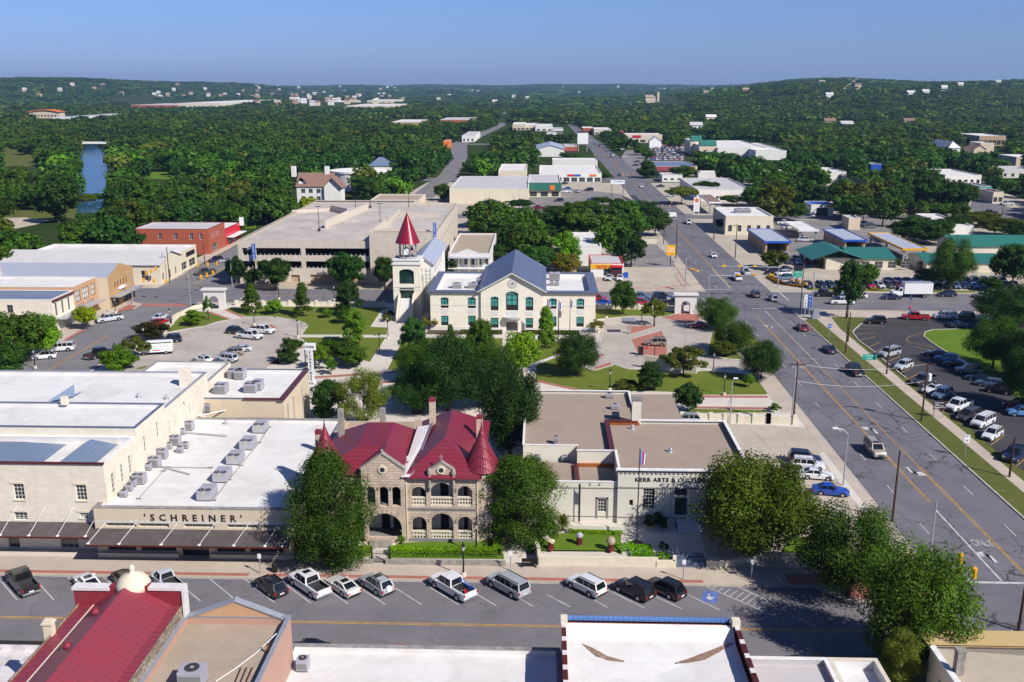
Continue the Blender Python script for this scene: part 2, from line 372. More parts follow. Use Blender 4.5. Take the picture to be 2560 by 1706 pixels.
# ---------------------------------------------------------------- mesh and object helpers
class MB:
 def __init__(s):s.v=[];s.f=[];s.m=[]
 def q(s,pts,mi=0):
  i=len(s.v);s.v+=[tuple(p) for p in pts];s.f.append(tuple(range(i,i+len(pts))));s.m.append(mi);return s
 def box(s,x0,y0,z0,x1,y1,z1,mi=0,bottom=True):
  x0,x1=min(x0,x1),max(x0,x1);y0,y1=min(y0,y1),max(y0,y1);z0,z1=min(z0,z1),max(z0,z1)
  i=len(s.v)
  s.v+=[(x0,y0,z0),(x1,y0,z0),(x1,y1,z0),(x0,y1,z0),(x0,y0,z1),(x1,y0,z1),(x1,y1,z1),(x0,y1,z1)]
  fs=[(4,5,6,7),(0,1,5,4),(1,2,6,5),(2,3,7,6),(3,0,4,7)]+([(3,2,1,0)] if bottom else[])
  s.f+=[tuple(i+a for a in f) for f in fs];s.m+=[mi]*len(fs);return s
 def obox(s,c,size,rz=0,mi=0,pitch=0):
  a,b=cos(rz),sin(rz);cp,sp=cos(pitch),sin(pitch);i=len(s.v)
  for dz in(-.5,.5):
   for dx,dy in((-.5,-.5),(.5,-.5),(.5,.5),(-.5,.5)):
    x,y,z=dx*size[0],dy*size[1],dz*size[2]
    x,z=x*cp-z*sp,x*sp+z*cp
    s.v.append((c[0]+x*a-y*b,c[1]+x*b+y*a,c[2]+z))
  s.f+=[tuple(i+k for k in f) for f in((4,5,6,7),(0,1,5,4),(1,2,6,5),(2,3,7,6),(3,0,4,7),(3,2,1,0))];s.m+=[mi]*6;return s
 def prism(s,poly,z0,z1,mi=0,top=None,bottom=False):
  a=sum(poly[i][0]*poly[(i+1)%len(poly)][1]-poly[(i+1)%len(poly)][0]*poly[i][1] for i in range(len(poly)))
  if a<0:poly=poly[::-1]
  n=len(poly)
  if z1!=z0:
   for i in range(n):
    p,r=poly[i],poly[(i+1)%n]
    s.q([(p[0],p[1],z0),(r[0],r[1],z0),(r[0],r[1],z1),(p[0],p[1],z1)],mi)
  s.q([(p[0],p[1],z1) for p in poly],mi if top is None else top)
  if bottom:s.q([(p[0],p[1],z0) for p in poly[::-1]],mi)
  return s
 def tube(s,p0,p1,r0,r1=None,n=8,mi=0,caps=True):
  r1=r0 if r1 is None else r1
  p0,p1=np.array(p0,float),np.array(p1,float);d=p1-p0;L=np.linalg.norm(d)
  if L<1e-6:return s
  d/=L;h=np.array([0,0,1.]) if abs(d[2])<.9 else np.array([1.,0,0])
  a=np.cross(h,d);a/=np.linalg.norm(a);b=np.cross(d,a);i=len(s.v)
  for p,r in((p0,r0),(p1,r1)):
   for k in range(n):
    t=2*pi*k/n;s.v.append(tuple(p+(a*cos(t)+b*sin(t))*r))
  for k in range(n):
   j=(k+1)%n;s.f.append((i+k,i+j,i+n+j,i+n+k));s.m.append(mi)
  if caps:
   s.f.append(tuple(i+n-1-k for k in range(n)));s.f.append(tuple(i+n+k for k in range(n)));s.m+=[mi,mi]
  return s
 def path(s,pts,r,n=6,mi=0):
  for a,b in zip(pts[:-1],pts[1:]):s.tube(a,b,r,r,n,mi)
  return s
 def lathe(s,c,prof,n=16,mi=0):
  i=len(s.v)
  for r,z in prof:
   for k in range(n):t=2*pi*k/n;s.v.append((c[0]+r*cos(t),c[1]+r*sin(t),c[2]+z))
  for j in range(len(prof)-1):
   for k in range(n):
    k2=(k+1)%n;s.f.append((i+j*n+k,i+j*n+k2,i+(j+1)*n+k2,i+(j+1)*n+k));s.m.append(mi)
  s.f.append(tuple(i+n-1-k for k in range(n)));s.f.append(tuple(i+(len(prof)-1)*n+k for k in range(n)));s.m+=[mi,mi]
  return s
 def ball(s,c,r,n=10,mi=0,sz=1.0,zmin=-1):
  pr=[]
  for k in range(7):
   t=-pi/2+pi*k/6
   if sin(t)<zmin:continue
   pr.append((max(.001,r*cos(t)),r*sz*sin(t)))
  return s.lathe(c,pr,n,mi)
 def wall(s,a,b,z0,z1,ops=(),depth=.3,mi=0,rev=None):
  """upright wall from a to b (outside on the right hand walking a->b) with real openings (s0,s1,z0,z1[,rise])"""
  rev=mi if rev is None else rev
  L=hypot(b[0]-a[0],b[1]-a[1]);dx,dy=(b[0]-a[0])/L,(b[1]-a[1])/L
  nx,ny=-dy,dx
  P=lambda t,z,d=0:(a[0]+dx*t+nx*d,a[1]+dy*t+ny*d,z)
  ss=sorted({0.0,L,*[round(o[0],4) for o in ops],*[round(o[1],4) for o in ops]})
  zs=sorted({z0,z1,*[round(o[2],4) for o in ops],*[round(o[3],4) for o in ops]})
  ss=[x for x in ss if-1e-6<=x<=L+1e-6];zs=[x for x in zs if z0-1e-6<=x<=z1+1e-6]
  for i in range(len(ss)-1):
   for j in range(len(zs)-1):
    cx,cz=(ss[i]+ss[i+1])/2,(zs[j]+zs[j+1])/2
    if any(o[0]<cx<o[1] and o[2]<cz<o[3] for o in ops):continue
    s.q([P(ss[i],zs[j]),P(ss[i+1],zs[j]),P(ss[i+1],zs[j+1]),P(ss[i],zs[j+1])],mi)
  for o in ops:
   s0,s1,o0,o1=o[:4];rise=o[4] if len(o)>4 else 0
   if rise<=0:
    s.q([P(s0,o1),P(s1,o1),P(s1,o1,depth),P(s0,o1,depth)][::-1],rev);top=o1
   else:
    top=o1-rise;m=(s0+s1)/2;hw=(s1-s0)/2;n=8
    arc=[(m-hw*cos(pi*k/n),top+rise*sin(pi*k/n)) for k in range(n+1)]
    for k in range(n):
     (t0,u0),(t1,u1)=arc[k],arc[k+1]
     s.q([P(t0,u0),P(t1,u1),P(t1,o1),P(t0,o1)],mi)
     s.q([P(t0,u0,depth),P(t1,u1,depth),P(t1,u1),P(t0,u0)],rev)
   s.q([P(s0,o0),P(s0,top),P(s0,top,depth),P(s0,o0,depth)],rev)
   s.q([P(s1,top),P(s1,o0),P(s1,o0,depth),P(s1,top,depth)],rev)
   s.q([P(s1,o0),P(s0,o0),P(s0,o0,depth),P(s1,o0,depth)],rev)
  return s
 def arrays(s):return s.v,s.f,s.m
def tag(o,label=None,cat=None,group=None,kind=None):
 if label:o['label']=label
 if cat:o['category']=cat
 if group:o['group']=group
 if kind:o['kind']=kind
 return o
def build(name,mb,mats,parent=None,smooth=False,bevel=0.0,local=False):
 me=bpy.data.meshes.new(name)
 vs=mb.v
 if parent is not None and not local:
  l=parent.location
  if parent.parent is not None:l=l+parent.parent.location
  vs=[(x-l[0],y-l[1],z-l[2]) for x,y,z in vs]
 me.from_pydata(vs,[],mb.f)
 if not isinstance(mats,(list,tuple)):mats=[mats]
 for m in mats:me.materials.append(m)
 me.polygons.foreach_set('material_index',mb.m)
 if smooth:me.polygons.foreach_set('use_smooth',[True]*len(mb.f))
 me.update()
 o=bpy.data.objects.new(name,me);COL.objects.link(o)
 if parent is not None:o.parent=parent
 if bevel:
  md=o.modifiers.new('bevel','BEVEL');md.width=bevel;md.segments=2;md.limit_method='ANGLE';md.angle_limit=radians(35)
 return o
def thing(name,label,cat,loc=(0,0,0),rz=0.0,group=None):
 o=bpy.data.objects.new(name,None);o.empty_display_size=.5
 o.location=loc;o.rotation_euler=(0,0,rz);COL.objects.link(o)
 return tag(o,label,cat,group)
def single(name,mb,mats,label,cat,group=None,loc=None,**k):
 """a thing that is one mesh; origin at its base"""
 if loc is None:
  xs=[v[0] for v in mb.v];ys=[v[1] for v in mb.v];zs=[v[2] for v in mb.v]
  loc=((min(xs)+max(xs))/2,(min(ys)+max(ys))/2,min(zs))
  mb.v=[(x-loc[0],y-loc[1],z-loc[2]) for x,y,z in mb.v]
 o=build(name,mb,mats,**k);o.location=loc
 return tag(o,label,cat,group)
def struct(name,mb,mats,**k):return tag(build(name,mb,mats,**k),kind='structure')
def dup(root,loc=None,rz=None,label=None,group=None,color=None,cat=None,scale=None):
 r=root.copy();COL.objects.link(r)
 if loc is not None:r.location=loc
 if rz is not None:r.rotation_euler=(0,0,rz)
 if scale is not None:r.scale=scale if isinstance(scale,tuple) else(scale,)*3
 if label:r['label']=label
 if group:r['group']=group
 if cat:r['category']=cat
 if color is not None:r.color=color
 for ch in list(root.children):
  c=ch.copy();COL.objects.link(c);c.parent=r
  if color is not None:c.color=color
  for g in list(ch.children):
   d=g.copy();COL.objects.link(d);d.parent=c
   if color is not None:d.color=color
 return r
def text_mesh(name,s,size,loc,rot,mat,parent=None,spacing=1.0,extrude=.02,bold=0.0,align='CENTER',sx=1.0):
 cu=bpy.data.curves.new(name,'FONT');cu.body=s;cu.size=size;cu.extrude=extrude;cu.space_character=spacing
 cu.align_x=align;cu.align_y='CENTER';cu.offset=bold;cu.resolution_u=2
 t=bpy.data.objects.new(name,cu);COL.objects.link(t)
 bpy.context.view_layer.update()
 me=bpy.data.meshes.new_from_object(t.evaluated_get(bpy.context.evaluated_depsgraph_get()))
 bpy.data.objects.remove(t);bpy.data.curves.remove(cu)
 me.materials.clear();me.materials.append(mat)
 o=bpy.data.objects.new(name,me);COL.objects.link(o)
 o.rotation_euler=rot;o.scale=(sx,1,1)
 if parent is not None:
  o.parent=parent;o.location=tuple(loc[i]-parent.location[i] for i in range(3))
 else:o.location=loc
 return o
FACE_S=(pi/2,0,0)
def face(rz):return(pi/2,0,rz)
def window(parent,a,b,op,inset=.2,cols=2,rows=2,glass='glass',frame='frame_white',fw=.06,name='window',blind=None,sill=None):
 """a window set in an opening of wall(a,b): frame with glazing bars, glass, all one part"""
 L=hypot(b[0]-a[0],b[1]-a[1]);dx,dy=(b[0]-a[0])/L,(b[1]-a[1])/L;nx,ny=-dy,dx
 P=lambda t,z,d=0:(a[0]+dx*t+nx*d,a[1]+dy*t+ny*d,z)
 s0,s1,z0,z1=op[:4];rise=op[4] if len(op)>4 else 0
 mb=MB()
 if rise>0:
  m=(s0+s1)/2;hw=(s1-s0)/2;tz=z1-rise
  arc=[(m+hw*cos(pi*k/8),tz+rise*sin(pi*k/8)) for k in range(9)]
  mb.q([P(s0,z0,inset),P(s1,z0,inset)]+[P(t,z,inset) for t,z in arc],0)
  for k in range(8):
   (t0,u0),(t1,u1)=arc[k],arc[k+1]
   mb.q([P(t0,u0,inset-.04),P(t1,u1,inset-.04),P(m+(t1-m)*(1-fw*1.6/hw),tz+(u1-tz)*(1-fw*1.6/hw),inset-.04),P(m+(t0-m)*(1-fw*1.6/hw),tz+(u0-tz)*(1-fw*1.6/hw),inset-.04)],1)
 else:
  tz=z1;mb.q([P(s0,z0,inset),P(s1,z0,inset),P(s1,z1,inset),P(s0,z1,inset)],0)
 if blind:
  zb=z0+(tz-z0)*blind;mb.q([P(s0,z0,inset-.01),P(s1,z0,inset-.01),P(s1,zb,inset-.01),P(s0,zb,inset-.01)],2)
 def bar(t0,t1,u0,u1,d0=inset-.06,d1=inset-.015):
  A=[P(t0,u0,d0),P(t1,u0,d0),P(t1,u1,d0),P(t0,u1,d0)];B=[P(t0,u0,d1),P(t1,u0,d1),P(t1,u1,d1),P(t0,u1,d1)]
  mb.q(A,1)
  for i in range(4):mb.q([B[i],B[(i+1)%4],A[(i+1)%4],A[i]],1)
 bar(s0,s0+fw,z0,tz);bar(s1-fw,s1,z0,tz);bar(s0+fw,s1-fw,z0,z0+fw)
 if rise<=0:bar(s0+fw,s1-fw,z1-fw,z1)
 for i in range(1,cols):t=s0+(s1-s0)*i/cols;bar(t-fw*.3,t+fw*.3,z0+fw,tz-(fw if rise<=0 else 0),inset-.05,inset-.012)
 for i in range(1,rows+(1 if rise>0 else 0)):
  z=z0+(tz-z0)*i/rows;bar(s0+fw,s1-fw,z-fw*.35,z+fw*.35,inset-.055,inset-.013)
 mats=[M[glass],M[frame],M['dark_in']]
 wo=build(name,mb,mats,parent)
 if sill:
  sm=MB();A=P(s0-.12,z0-.16,-.1);B=P(s1+.12,z0-.16,-.1);C_=P(s1+.12,z0-.16,.0);D_=P(s0-.12,z0-.16,.0)
  sm.prism([A[:2],B[:2],C_[:2],D_[:2]],z0-.16,z0-.003,bottom=True)
  so=build('sill',sm,M[sill],parent)
  so.parent=wo
 return wo
def building(name,label,x0,y0,x1,y1,h,wall='cream',roof='white_roof',par=.5,cap='cap_white',cw=.25,south=(),east=(),west=(),north=(),z0=0.0,
 win={},depth=.25,cat='building',group=None,sill=None,capname='coping'):
 """flat-roofed building: wall shell with real openings, roof deck inside a parapet, coping, one child per window/door"""
 t=thing(name,label,cat,((x0+x1)/2,(y0+y1)/2,z0),group=group)
 mb=MB()
 sides={'s':((x0,y0),(x1,y0),south),'e':((x1,y0),(x1,y1),east),'n':((x1,y1),(x0,y1),north),'w':((x0,y1),(x0,y0),west)}
 for k,(a,b,ops) in sides.items():
  mb.wall(a,b,z0,h,[o[:5] if len(o)>4 and isinstance(o[4],(int,float)) else o[:4] for o in ops],depth,0)
 if par>0:
  for A,B in(((x0+cw,y0+cw),(x1-cw,y0+cw)),((x1-cw,y0+cw),(x1-cw,y1-cw)),((x1-cw,y1-cw),(x0+cw,y1-cw)),((x0+cw,y1-cw),(x0+cw,y0+cw))):
   mb.q([(A[0],A[1],h),(B[0],B[1],h),(B[0],B[1],h-par),(A[0],A[1],h-par)][::-1],1)
 build('wall',mb,[M[wall],M[roof if 'gravel' not in roof else wall]],t)
 r=MB().q([(x0+cw,y0+cw,h-par),(x1-cw,y0+cw,h-par),(x1-cw,y1-cw,h-par),(x0+cw,y1-cw,h-par)])
 build('roof',r,M[roof],t)
 c=MB();e=.04;ct=.1
 c.box(x0-e,y0-e,h,x1+e,y0+cw+e,h+ct);c.box(x0-e,y1-cw-e,h,x1+e,y1+e,h+ct)
 c.box(x0-e,y0+cw+e,h,x0+cw+e,y1-cw-e,h+ct);c.box(x1-cw-e,y0+cw+e,h,x1+e,y1-cw-e,h+ct)
 build(capname,c,M[cap],t)
 for k,(a,b,ops) in sides.items():
  for o in ops:
   st=dict(win)
   if isinstance(o[-1],dict):st.update(o[-1]);o=o[:-1]
   if st.get('none'):continue
   window(t,a,b,o,inset=depth-.03,sill=sill,**st)
 return t
def gable_roof(mb,x0,y0,x1,y1,z0,z1,axis='Y',over=.3,thick=.15,mi=0,ends=None):
 """solid gabled roof slab; axis = ridge direction"""
 if axis=='Y':
  xm=(x0+x1)/2;s=(z1-z0)/(xm-x0);X0,X1=x0-over,x1+over;Y0,Y1=y0-over,y1+over;ze=z0-s*over
  pr=[(X0,ze),(xm,z1),(X1,ze),(X1,ze-thick),(xm,z1-thick),(X0,ze-thick)]
  P=lambda p,y:(p[0],y,p[1])
  A=[P(p,Y0) for p in pr];B=[P(p,Y1) for p in pr]
 else:
  ym=(y0+y1)/2;s=(z1-z0)/(ym-y0);X0,X1=x0-over,x1+over;Y0,Y1=y0-over,y1+over;ze=z0-s*over
  pr=[(Y0,ze),(ym,z1),(Y1,ze),(Y1,ze-thick),(ym,z1-thick),(Y0,ze-thick)]
  P=lambda p,x:(x,p[0],p[1])
  A=[P(p,X0) for p in pr];B=[P(p,X1) for p in pr]
 for i in range(6):
  j=(i+1)%6;mb.q([A[i],A[j],B[j],B[i]],mi)
 for R in(A,B):
  mb.q([R[0],R[1],R[4],R[5]],mi);mb.q([R[1],R[2],R[3],R[4]],mi)
 return mb
def hip_roof(mb,x0,y0,x1,y1,z0,z1,over=.3,mi=0):
 x0-=over;y0-=over;x1+=over;y1+=over
 if x1-x0>y1-y0:d=(y1-y0)/2;a,b=(x0+d,(y0+y1)/2,z1),(x1-d,(y0+y1)/2,z1)
 else:d=(x1-x0)/2;a,b=((x0+x1)/2,y0+d,z1),((x0+x1)/2,y1-d,z1)
 c=[(x0,y0,z0),(x1,y0,z0),(x1,y1,z0),(x0,y1,z0)]
 if x1-x0>y1-y0:
  mb.q([c[0],c[1],b,a],mi);mb.q([c[1],c[2],b],mi);mb.q([c[2],c[3],a,b],mi);mb.q([c[3],c[0],a],mi)
 else:
  mb.q([c[0],c[1],a],mi);mb.q([c[1],c[2],b,a],mi);mb.q([c[2],c[3],b],mi);mb.q([c[3],c[0],a,b],mi)
 mb.q(c[::-1],mi)
 return mb
def house(name,label,x0,y0,x1,y1,h,hr,wall='white_wall',roof='grey_shingle',axis='X',hip=False,group=None,over=.5,cat='building',wins=()):
 t=thing(name,label,cat,((x0+x1)/2,(y0+y1)/2,0),group=group)
 mb=MB();sides=[((x0,y0),(x1,y0)),((x1,y0),(x1,y1)),((x1,y1),(x0,y1)),((x0,y1),(x0,y0))]
 for i,(a,b) in enumerate(sides):
  mb.wall(a,b,0,h,[o[1:5] for o in wins if o[0]==i],.2)
 if not hip:
  if axis=='X':
   ym=(y0+y1)/2
   for x in(x0,x1):mb.q([(x,y0,h),(x,y1,h),(x,ym,hr-.1)])
  else:
   xm=(x0+x1)/2
   for y in(y0,y1):mb.q([(x0,y,h),(x1,y,h),(xm,y,hr-.1)])
 build('wall',mb,M[wall],t)
 r=MB()
 if hip:hip_roof(r,x0,y0,x1,y1,h,hr,over)
 else:gable_roof(r,x0,y0,x1,y1,h+.02,hr,axis,over)
 build('roof',r,M[roof],t)
 for o in wins:window(t,*sides[o[0]],o[1:5],inset=.17)
 return t
 # ---------------------------------------------------------------- instanced leaf crowns (numpy)
def crown_arrays(n_clump,leaves,size,shape='round',leaf=.4,seed=0,flat=.9,clump_r=.28):
 """unit-ish crown: quads scattered over clump surfaces filling a crown volume of radius 1, height 0..2*flat"""
 r=np.random.default_rng(seed)
 d=r.normal(size=(n_clump,3));d/=np.linalg.norm(d,axis=1)[:,None]
 rad=r.uniform(.25,.82,n_clump)**.7
 c=d*rad[:,None]
 if shape=='round':c[:,2]*=flat
 elif shape=='oak':c[:,2]=np.abs(c[:,2])*flat*1.1-.25
 elif shape=='umbrella':c[:,2]=np.abs(c[:,2])*flat*.6
 elif shape=='cone':
  z=r.uniform(-1,1,n_clump);a=r.uniform(0,2*pi,n_clump);rr=(1-(z+1)/2.15)*r.uniform(.35,.85,n_clump)
  c=np.stack([np.cos(a)*rr,np.sin(a)*rr,z*flat*1.5],1)
 elif shape=='egg':
  z=r.uniform(-1,1,n_clump);a=r.uniform(0,2*pi,n_clump);rr=np.sqrt(np.clip(1-((z+.25)/1.25)**2,0,1))*r.uniform(.3,.85,n_clump)
  c=np.stack([np.cos(a)*rr,np.sin(a)*rr,z*flat*1.15],1)
 cr=r.uniform(.65,1.25,n_clump)*clump_r
 per=leaves//n_clump
 idx=np.repeat(np.arange(n_clump),per);m=len(idx)
 nd=r.normal(size=(m,3));nd[:,2]=nd[:,2]*.8+.15;nd/=np.linalg.norm(nd,axis=1)[:,None]
 rr=cr[idx]*r.uniform(.55,1.05,m)
 p=c[idx]+nd*rr[:,None]
 # orientation: outward plus scatter
 nn=nd+r.normal(size=(m,3))*.42;nn[:,2]+=.35;nn/=np.linalg.norm(nn,axis=1)[:,None]
 t=np.cross(nn,r.normal(size=(m,3)));t/=np.linalg.norm(t,axis=1)[:,None];b=np.cross(nn,t)
 s=(leaf/size)*r.uniform(.6,1.3,m)[:,None]*.5
 v=np.stack([p-t*s-b*s*.6,p+t*s*.9-b*s*.55,p+t*s+b*s*.6,p-t*s*.8+b*s*.7],1).reshape(-1,3)
 return v.astype(np.float32)
def mesh_from_quads(name,v,mats,mi=None):
 n=len(v)//4;me=bpy.data.meshes.new(name)
 me.vertices.add(n*4);me.vertices.foreach_set('co',np.ascontiguousarray(v,dtype=np.float32).ravel())
 me.loops.add(n*4);me.loops.foreach_set('vertex_index',np.arange(n*4,dtype=np.int32))
 me.polygons.add(n);me.polygons.foreach_set('loop_start',np.arange(0,n*4,4,dtype=np.int32));me.polygons.foreach_set('loop_total',np.full(n,4,np.int32))
 for m in(mats if isinstance(mats,(list,tuple)) else[mats]):me.materials.append(m)
 if mi is not None:me.polygons.foreach_set('material_index',mi.astype(np.int32))
 me.update(calc_edges=True);return me
_crown={}
def crown_mesh(shape,leafmat,tier,seed,R):
 """shared crown meshes: a few seeds for every shape, leaf colour and detail tier"""
 k=(shape,leafmat,tier,seed)
 if k not in _crown:
  nc,lv,lf={'near':(120,46000,.19),'mid':(60,9000,.36),'far':(40,3200,.62),'bush':(14,1500,.16)}[tier]
  sz={'near':6.0,'mid':4.0,'far':5.0,'bush':1.0}[tier]
  if shape=='open':a=crown_arrays(int(nc*.35),int(lv*.45),sz,'round',lf,seed,.8,.24)
  else:a=crown_arrays(nc,lv,sz,shape,lf,seed,.9 if shape!='oak' else.8,.27)
  _crown[k]=mesh_from_quads('crown',a,M[leafmat])
 return _crown[k]
_trunk={}
def trunk_mesh(h,r0,rad,bark,seed,multi=1):
 k=(round(h),round(r0,1),round(rad),bark,seed%3,multi)
 if k in _trunk:return _trunk[k],k
 r=random.Random(seed%3+5);mb=MB()
 for s in range(multi):
  ox,oy=(r.uniform(-.3,.3),r.uniform(-.3,.3)) if multi>1 else(0,0)
  p=(ox*.3,oy*.3,-.1);top=None
  lean=(r.uniform(-.08,.08)+ox*.8,r.uniform(-.08,.08)+oy*.8)
  q1=(p[0]+lean[0]*h*.5,p[1]+lean[1]*h*.5,h*.5);q2=(lean[0]*h,lean[1]*h,h)
  mb.tube(p,(p[0],p[1],.3),r0*1.5,r0,8);mb.tube((p[0],p[1],.3),q1,r0,r0*.8,8);mb.tube(q1,q2,r0*.8,r0*.6,8)
  for i in range(6):
   a=2*pi*i/6+r.uniform(-.4,.4);e=r.uniform(.45,.8)*rad;zz=h+r.uniform(.15,.9)*rad
   m=(q2[0]+cos(a)*e*.5,q2[1]+sin(a)*e*.5,h+(zz-h)*.45)
   mb.tube(q2,m,r0*.42,r0*.25,6);mb.tube(m,(q2[0]+cos(a)*e,q2[1]+sin(a)*e,zz),r0*.25,r0*.08,5)
  mb.tube(q2,(q2[0],q2[1],h+rad*1.2),r0*.5,r0*.1,6)
 me=bpy.data.meshes.new('trunk');me.from_pydata(mb.v,[],mb.f);me.materials.append(M[bark]);me.update()
 me.polygons.foreach_set('use_smooth',[True]*len(mb.f))
 _trunk[k]=me;return me,k
TREES=[]
def tree(x,y,H,R,label,leaf='leaf_mid',shape='round',tier='mid',bark='bark',seed=None,trunk=None,name='tree',group=None,z=0.0,multi=1,cat='tree',rv=None):
 """H total height, R crown radius"""
 seed=len(TREES) if seed is None else seed
 t=thing(name,label,cat,(x,y,z),0,group)
 rv=rv or(H*.40 if trunk is None else(H-trunk)/2)
 zc=H-rv
 cm=crown_mesh(shape,leaf,tier,seed%4,R)
 c=bpy.data.objects.new('crown',cm);COL.objects.link(c);c.parent=t
 c.rotation_euler=(0,0,(seed*2.4)%6.28)
 fz={'cone':1.35,'egg':1.03,'oak':.9,'umbrella':.6}.get(shape,.8)
 c.scale=(R,R,rv/fz);c.location=(0,0,zc if shape not in('oak','umbrella') else H-rv*1.3)
 th=max(.6,zc-rv*.55) if trunk is None else trunk
 tm,_=trunk_mesh(th,max(.08,min(.45,H*.028)),R,bark,seed,multi)
 k=bpy.data.objects.new('trunk',tm);COL.objects.link(k);k.parent=t
 TREES.append((x,y,R));return t
def bush(x,y,r,h,label,leaf='leaf_mid',z=0.0,name='shrub',cat='shrub',seed=None,group=None):
 seed=len(TREES) if seed is None else seed
 cm=crown_mesh('round',leaf,'bush',seed%4,r)
 o=bpy.data.objects.new(name,cm);COL.objects.link(o);o.location=(x,y,z+h*.5);o.rotation_euler=(0,0,seed*1.7)
 o.scale=(r,r,h*.5);TREES.append((x,y,r))
 return tag(o,label,cat,group)
 # ================================================================ TERRAIN, ROADS, PAVEMENTS
def sst(x):x=np.clip(x,0,1);return x*x*(3-2*x)
def hfun(x,y):
 x=np.asarray(x,float);y=np.asarray(y,float)
 ys=np.maximum(y,1.0);q=x/ys
 far=50*sst((y-4200)/6500)*(1+.10*np.sin(x*.0011+1)+.06*np.sin(x*.0031))
 right=(61+5*np.sin(q*26))*sst((y-1250)/1750)*sst((q-.06)/.2)*(1-.12*sst((q-.42)/.12))
 left=74*sst((-x-1250)/850)*sst((y-3000)/1200)*(1-.5*sst((y-5200)/2500))
 roll=5*sst((y-1400)/1500)*(np.sin(x*.006+y*.002)+np.sin(y*.0045-x*.003))
 return np.maximum(np.maximum(far,right),left)+roll
def hz(x,y):return float(hfun(x,y))
az=np.concatenate([np.radians(np.arange(-40,41,.5)),np.radians(np.arange(46,316,6))])
rad_=np.concatenate([[8,40,90,200,400,700,1000],np.geomspace(1200,26000,90)])
gv=[(0,-3,0)];gf=[]
na=len(az)
for r in rad_:
 X=r*np.sin(az);Y=r*np.cos(az);Z=hfun(X,Y)
 gv+=list(zip(X.tolist(),Y.tolist(),Z.tolist()))
for i in range(na):gf.append((0,1+(i+1)%na,1+i))
for j in range(len(rad_)-1):
 for i in range(na):
  k=(i+1)%na;gf.append((1+j*na+i,1+j*na+k,1+(j+1)*na+k,1+(j+1)*na+i))
me=bpy.data.meshes.new('ground');me.from_pydata(gv,[],gf);me.polygons.foreach_set('use_smooth',[True]*len(gf))
gm,n_,l_,b_=nmat('ground_earth_and_scrub')
p_=geo(n_)
f1=noise(n_,l_,p_,.02,8,.7);f2=noise(n_,l_,p_,.0032,6,.65,.5);f3=noise(n_,l_,p_,.6,4,.7)
c_=mixc(n_,l_,ramp(n_,l_,f1,.35,.65),(.022,.045,.014),(.05,.072,.022))
c_=mixc(n_,l_,math_n(n_,l_,'MULTIPLY',ramp(n_,l_,f2,.60,.72),.7),c_,(.16,.15,.06))
c_=mixc(n_,l_,math_n(n_,l_,'MULTIPLY',f3,.5),c_,(.02,.03,.01))
l_.new(c_,b_.inputs['Base Color']);b_.inputs['Roughness'].default_value=1;b_.inputs['Specular IOR Level'].default_value=0
me.materials.append(gm);me.update()
g_o=bpy.data.objects.new('ground',me);COL.objects.link(g_o);g_o['kind']='structure'
def sheet(name,pts,z,mat):
 """flat or raised slab; pts world xy"""
 mb=MB().prism([p[:2] for p in pts],-.02 if z>.03 else z,z);return struct(name,mb,M[mat])
def PW(spec):
 """polygon given as (tile, x, y) or plain world xy points; tile carries over"""
 out=[];k=None
 for s in spec:
  if isinstance(s,str):k=s;continue
  if k=='@':out.append(s[:2])
  else:out.append(w(k,*s)[:2])
 return out
AX0,AX1=44.9,62.4
# town floor under the central blocks
sheet('paved_ground',[(-135,20),(160,20),(250,560),(-66,560),(-80,300),(-135,262)],.012,'concrete_lot')
sheet('road',[(-300,79.2),(AX0+.0,79.2),(AX0,97.3),(-300,97.3)],.030,'asphalt_front').name='front_road'
sheet('road',[(AX0,30),(AX1,30),(AX1,760),(42.3+18.6,755),(56,1040),(46,1430),(36.5,1430),(42.4,940),(AX0-2.2,755),(AX0,520)],.040,'asphalt_ave').name='avenue'
sheet('road',[(-400,239.6),(AX0,239.6),(AX0,256.8),(-400,256.8)],.030,'asphalt_street').name='cross_road'
sheet('road',[(AX1,236),(420,230),(420,252),(AX1,256.5)],.030,'asphalt_street').name='cross_road'
sheet('road',[(-104.6,97.3),(-88.3,97.3),(-88.3,239.6),(-104.6,239.6)],.034,'asphalt_left').name='side_road'
sheet('road',[(-105.8,256.8),(-82.0,256.8),(-84,345),(-106.5,345)],.034,'asphalt_left').name='side_road'
sheet('road',[(-66,480),(-54,480),(-52.5,606),(-58,760),(-72,937),(-52,1380),(-72,2154),(-84,2154),(-62,1380),(-88,937),(-70,760),(-64,606)],.05,'asphalt_left').name='side_road'
sheet('road',[(-60,404),(330,407),(330,417),(-60,416.5)],.028,'asphalt_street').name='cross_road'
sheet('road',[(-70,566),(260,566),(260,588),(-70,588)],.028,'asphalt_street').name='cross_road'
sheet('road',[(-140,925),(60,925),(60,945),(-140,945)],.028,'asphalt_street').name='cross_road'
sheet('road',PW(['P',(1850,1290),(1880,1200),(2100,1240),(2350,1330),'@',(330,370),(330,330),'P',(2350,1500),(2000,1390)]),.045,'asphalt_street').name='side_road'
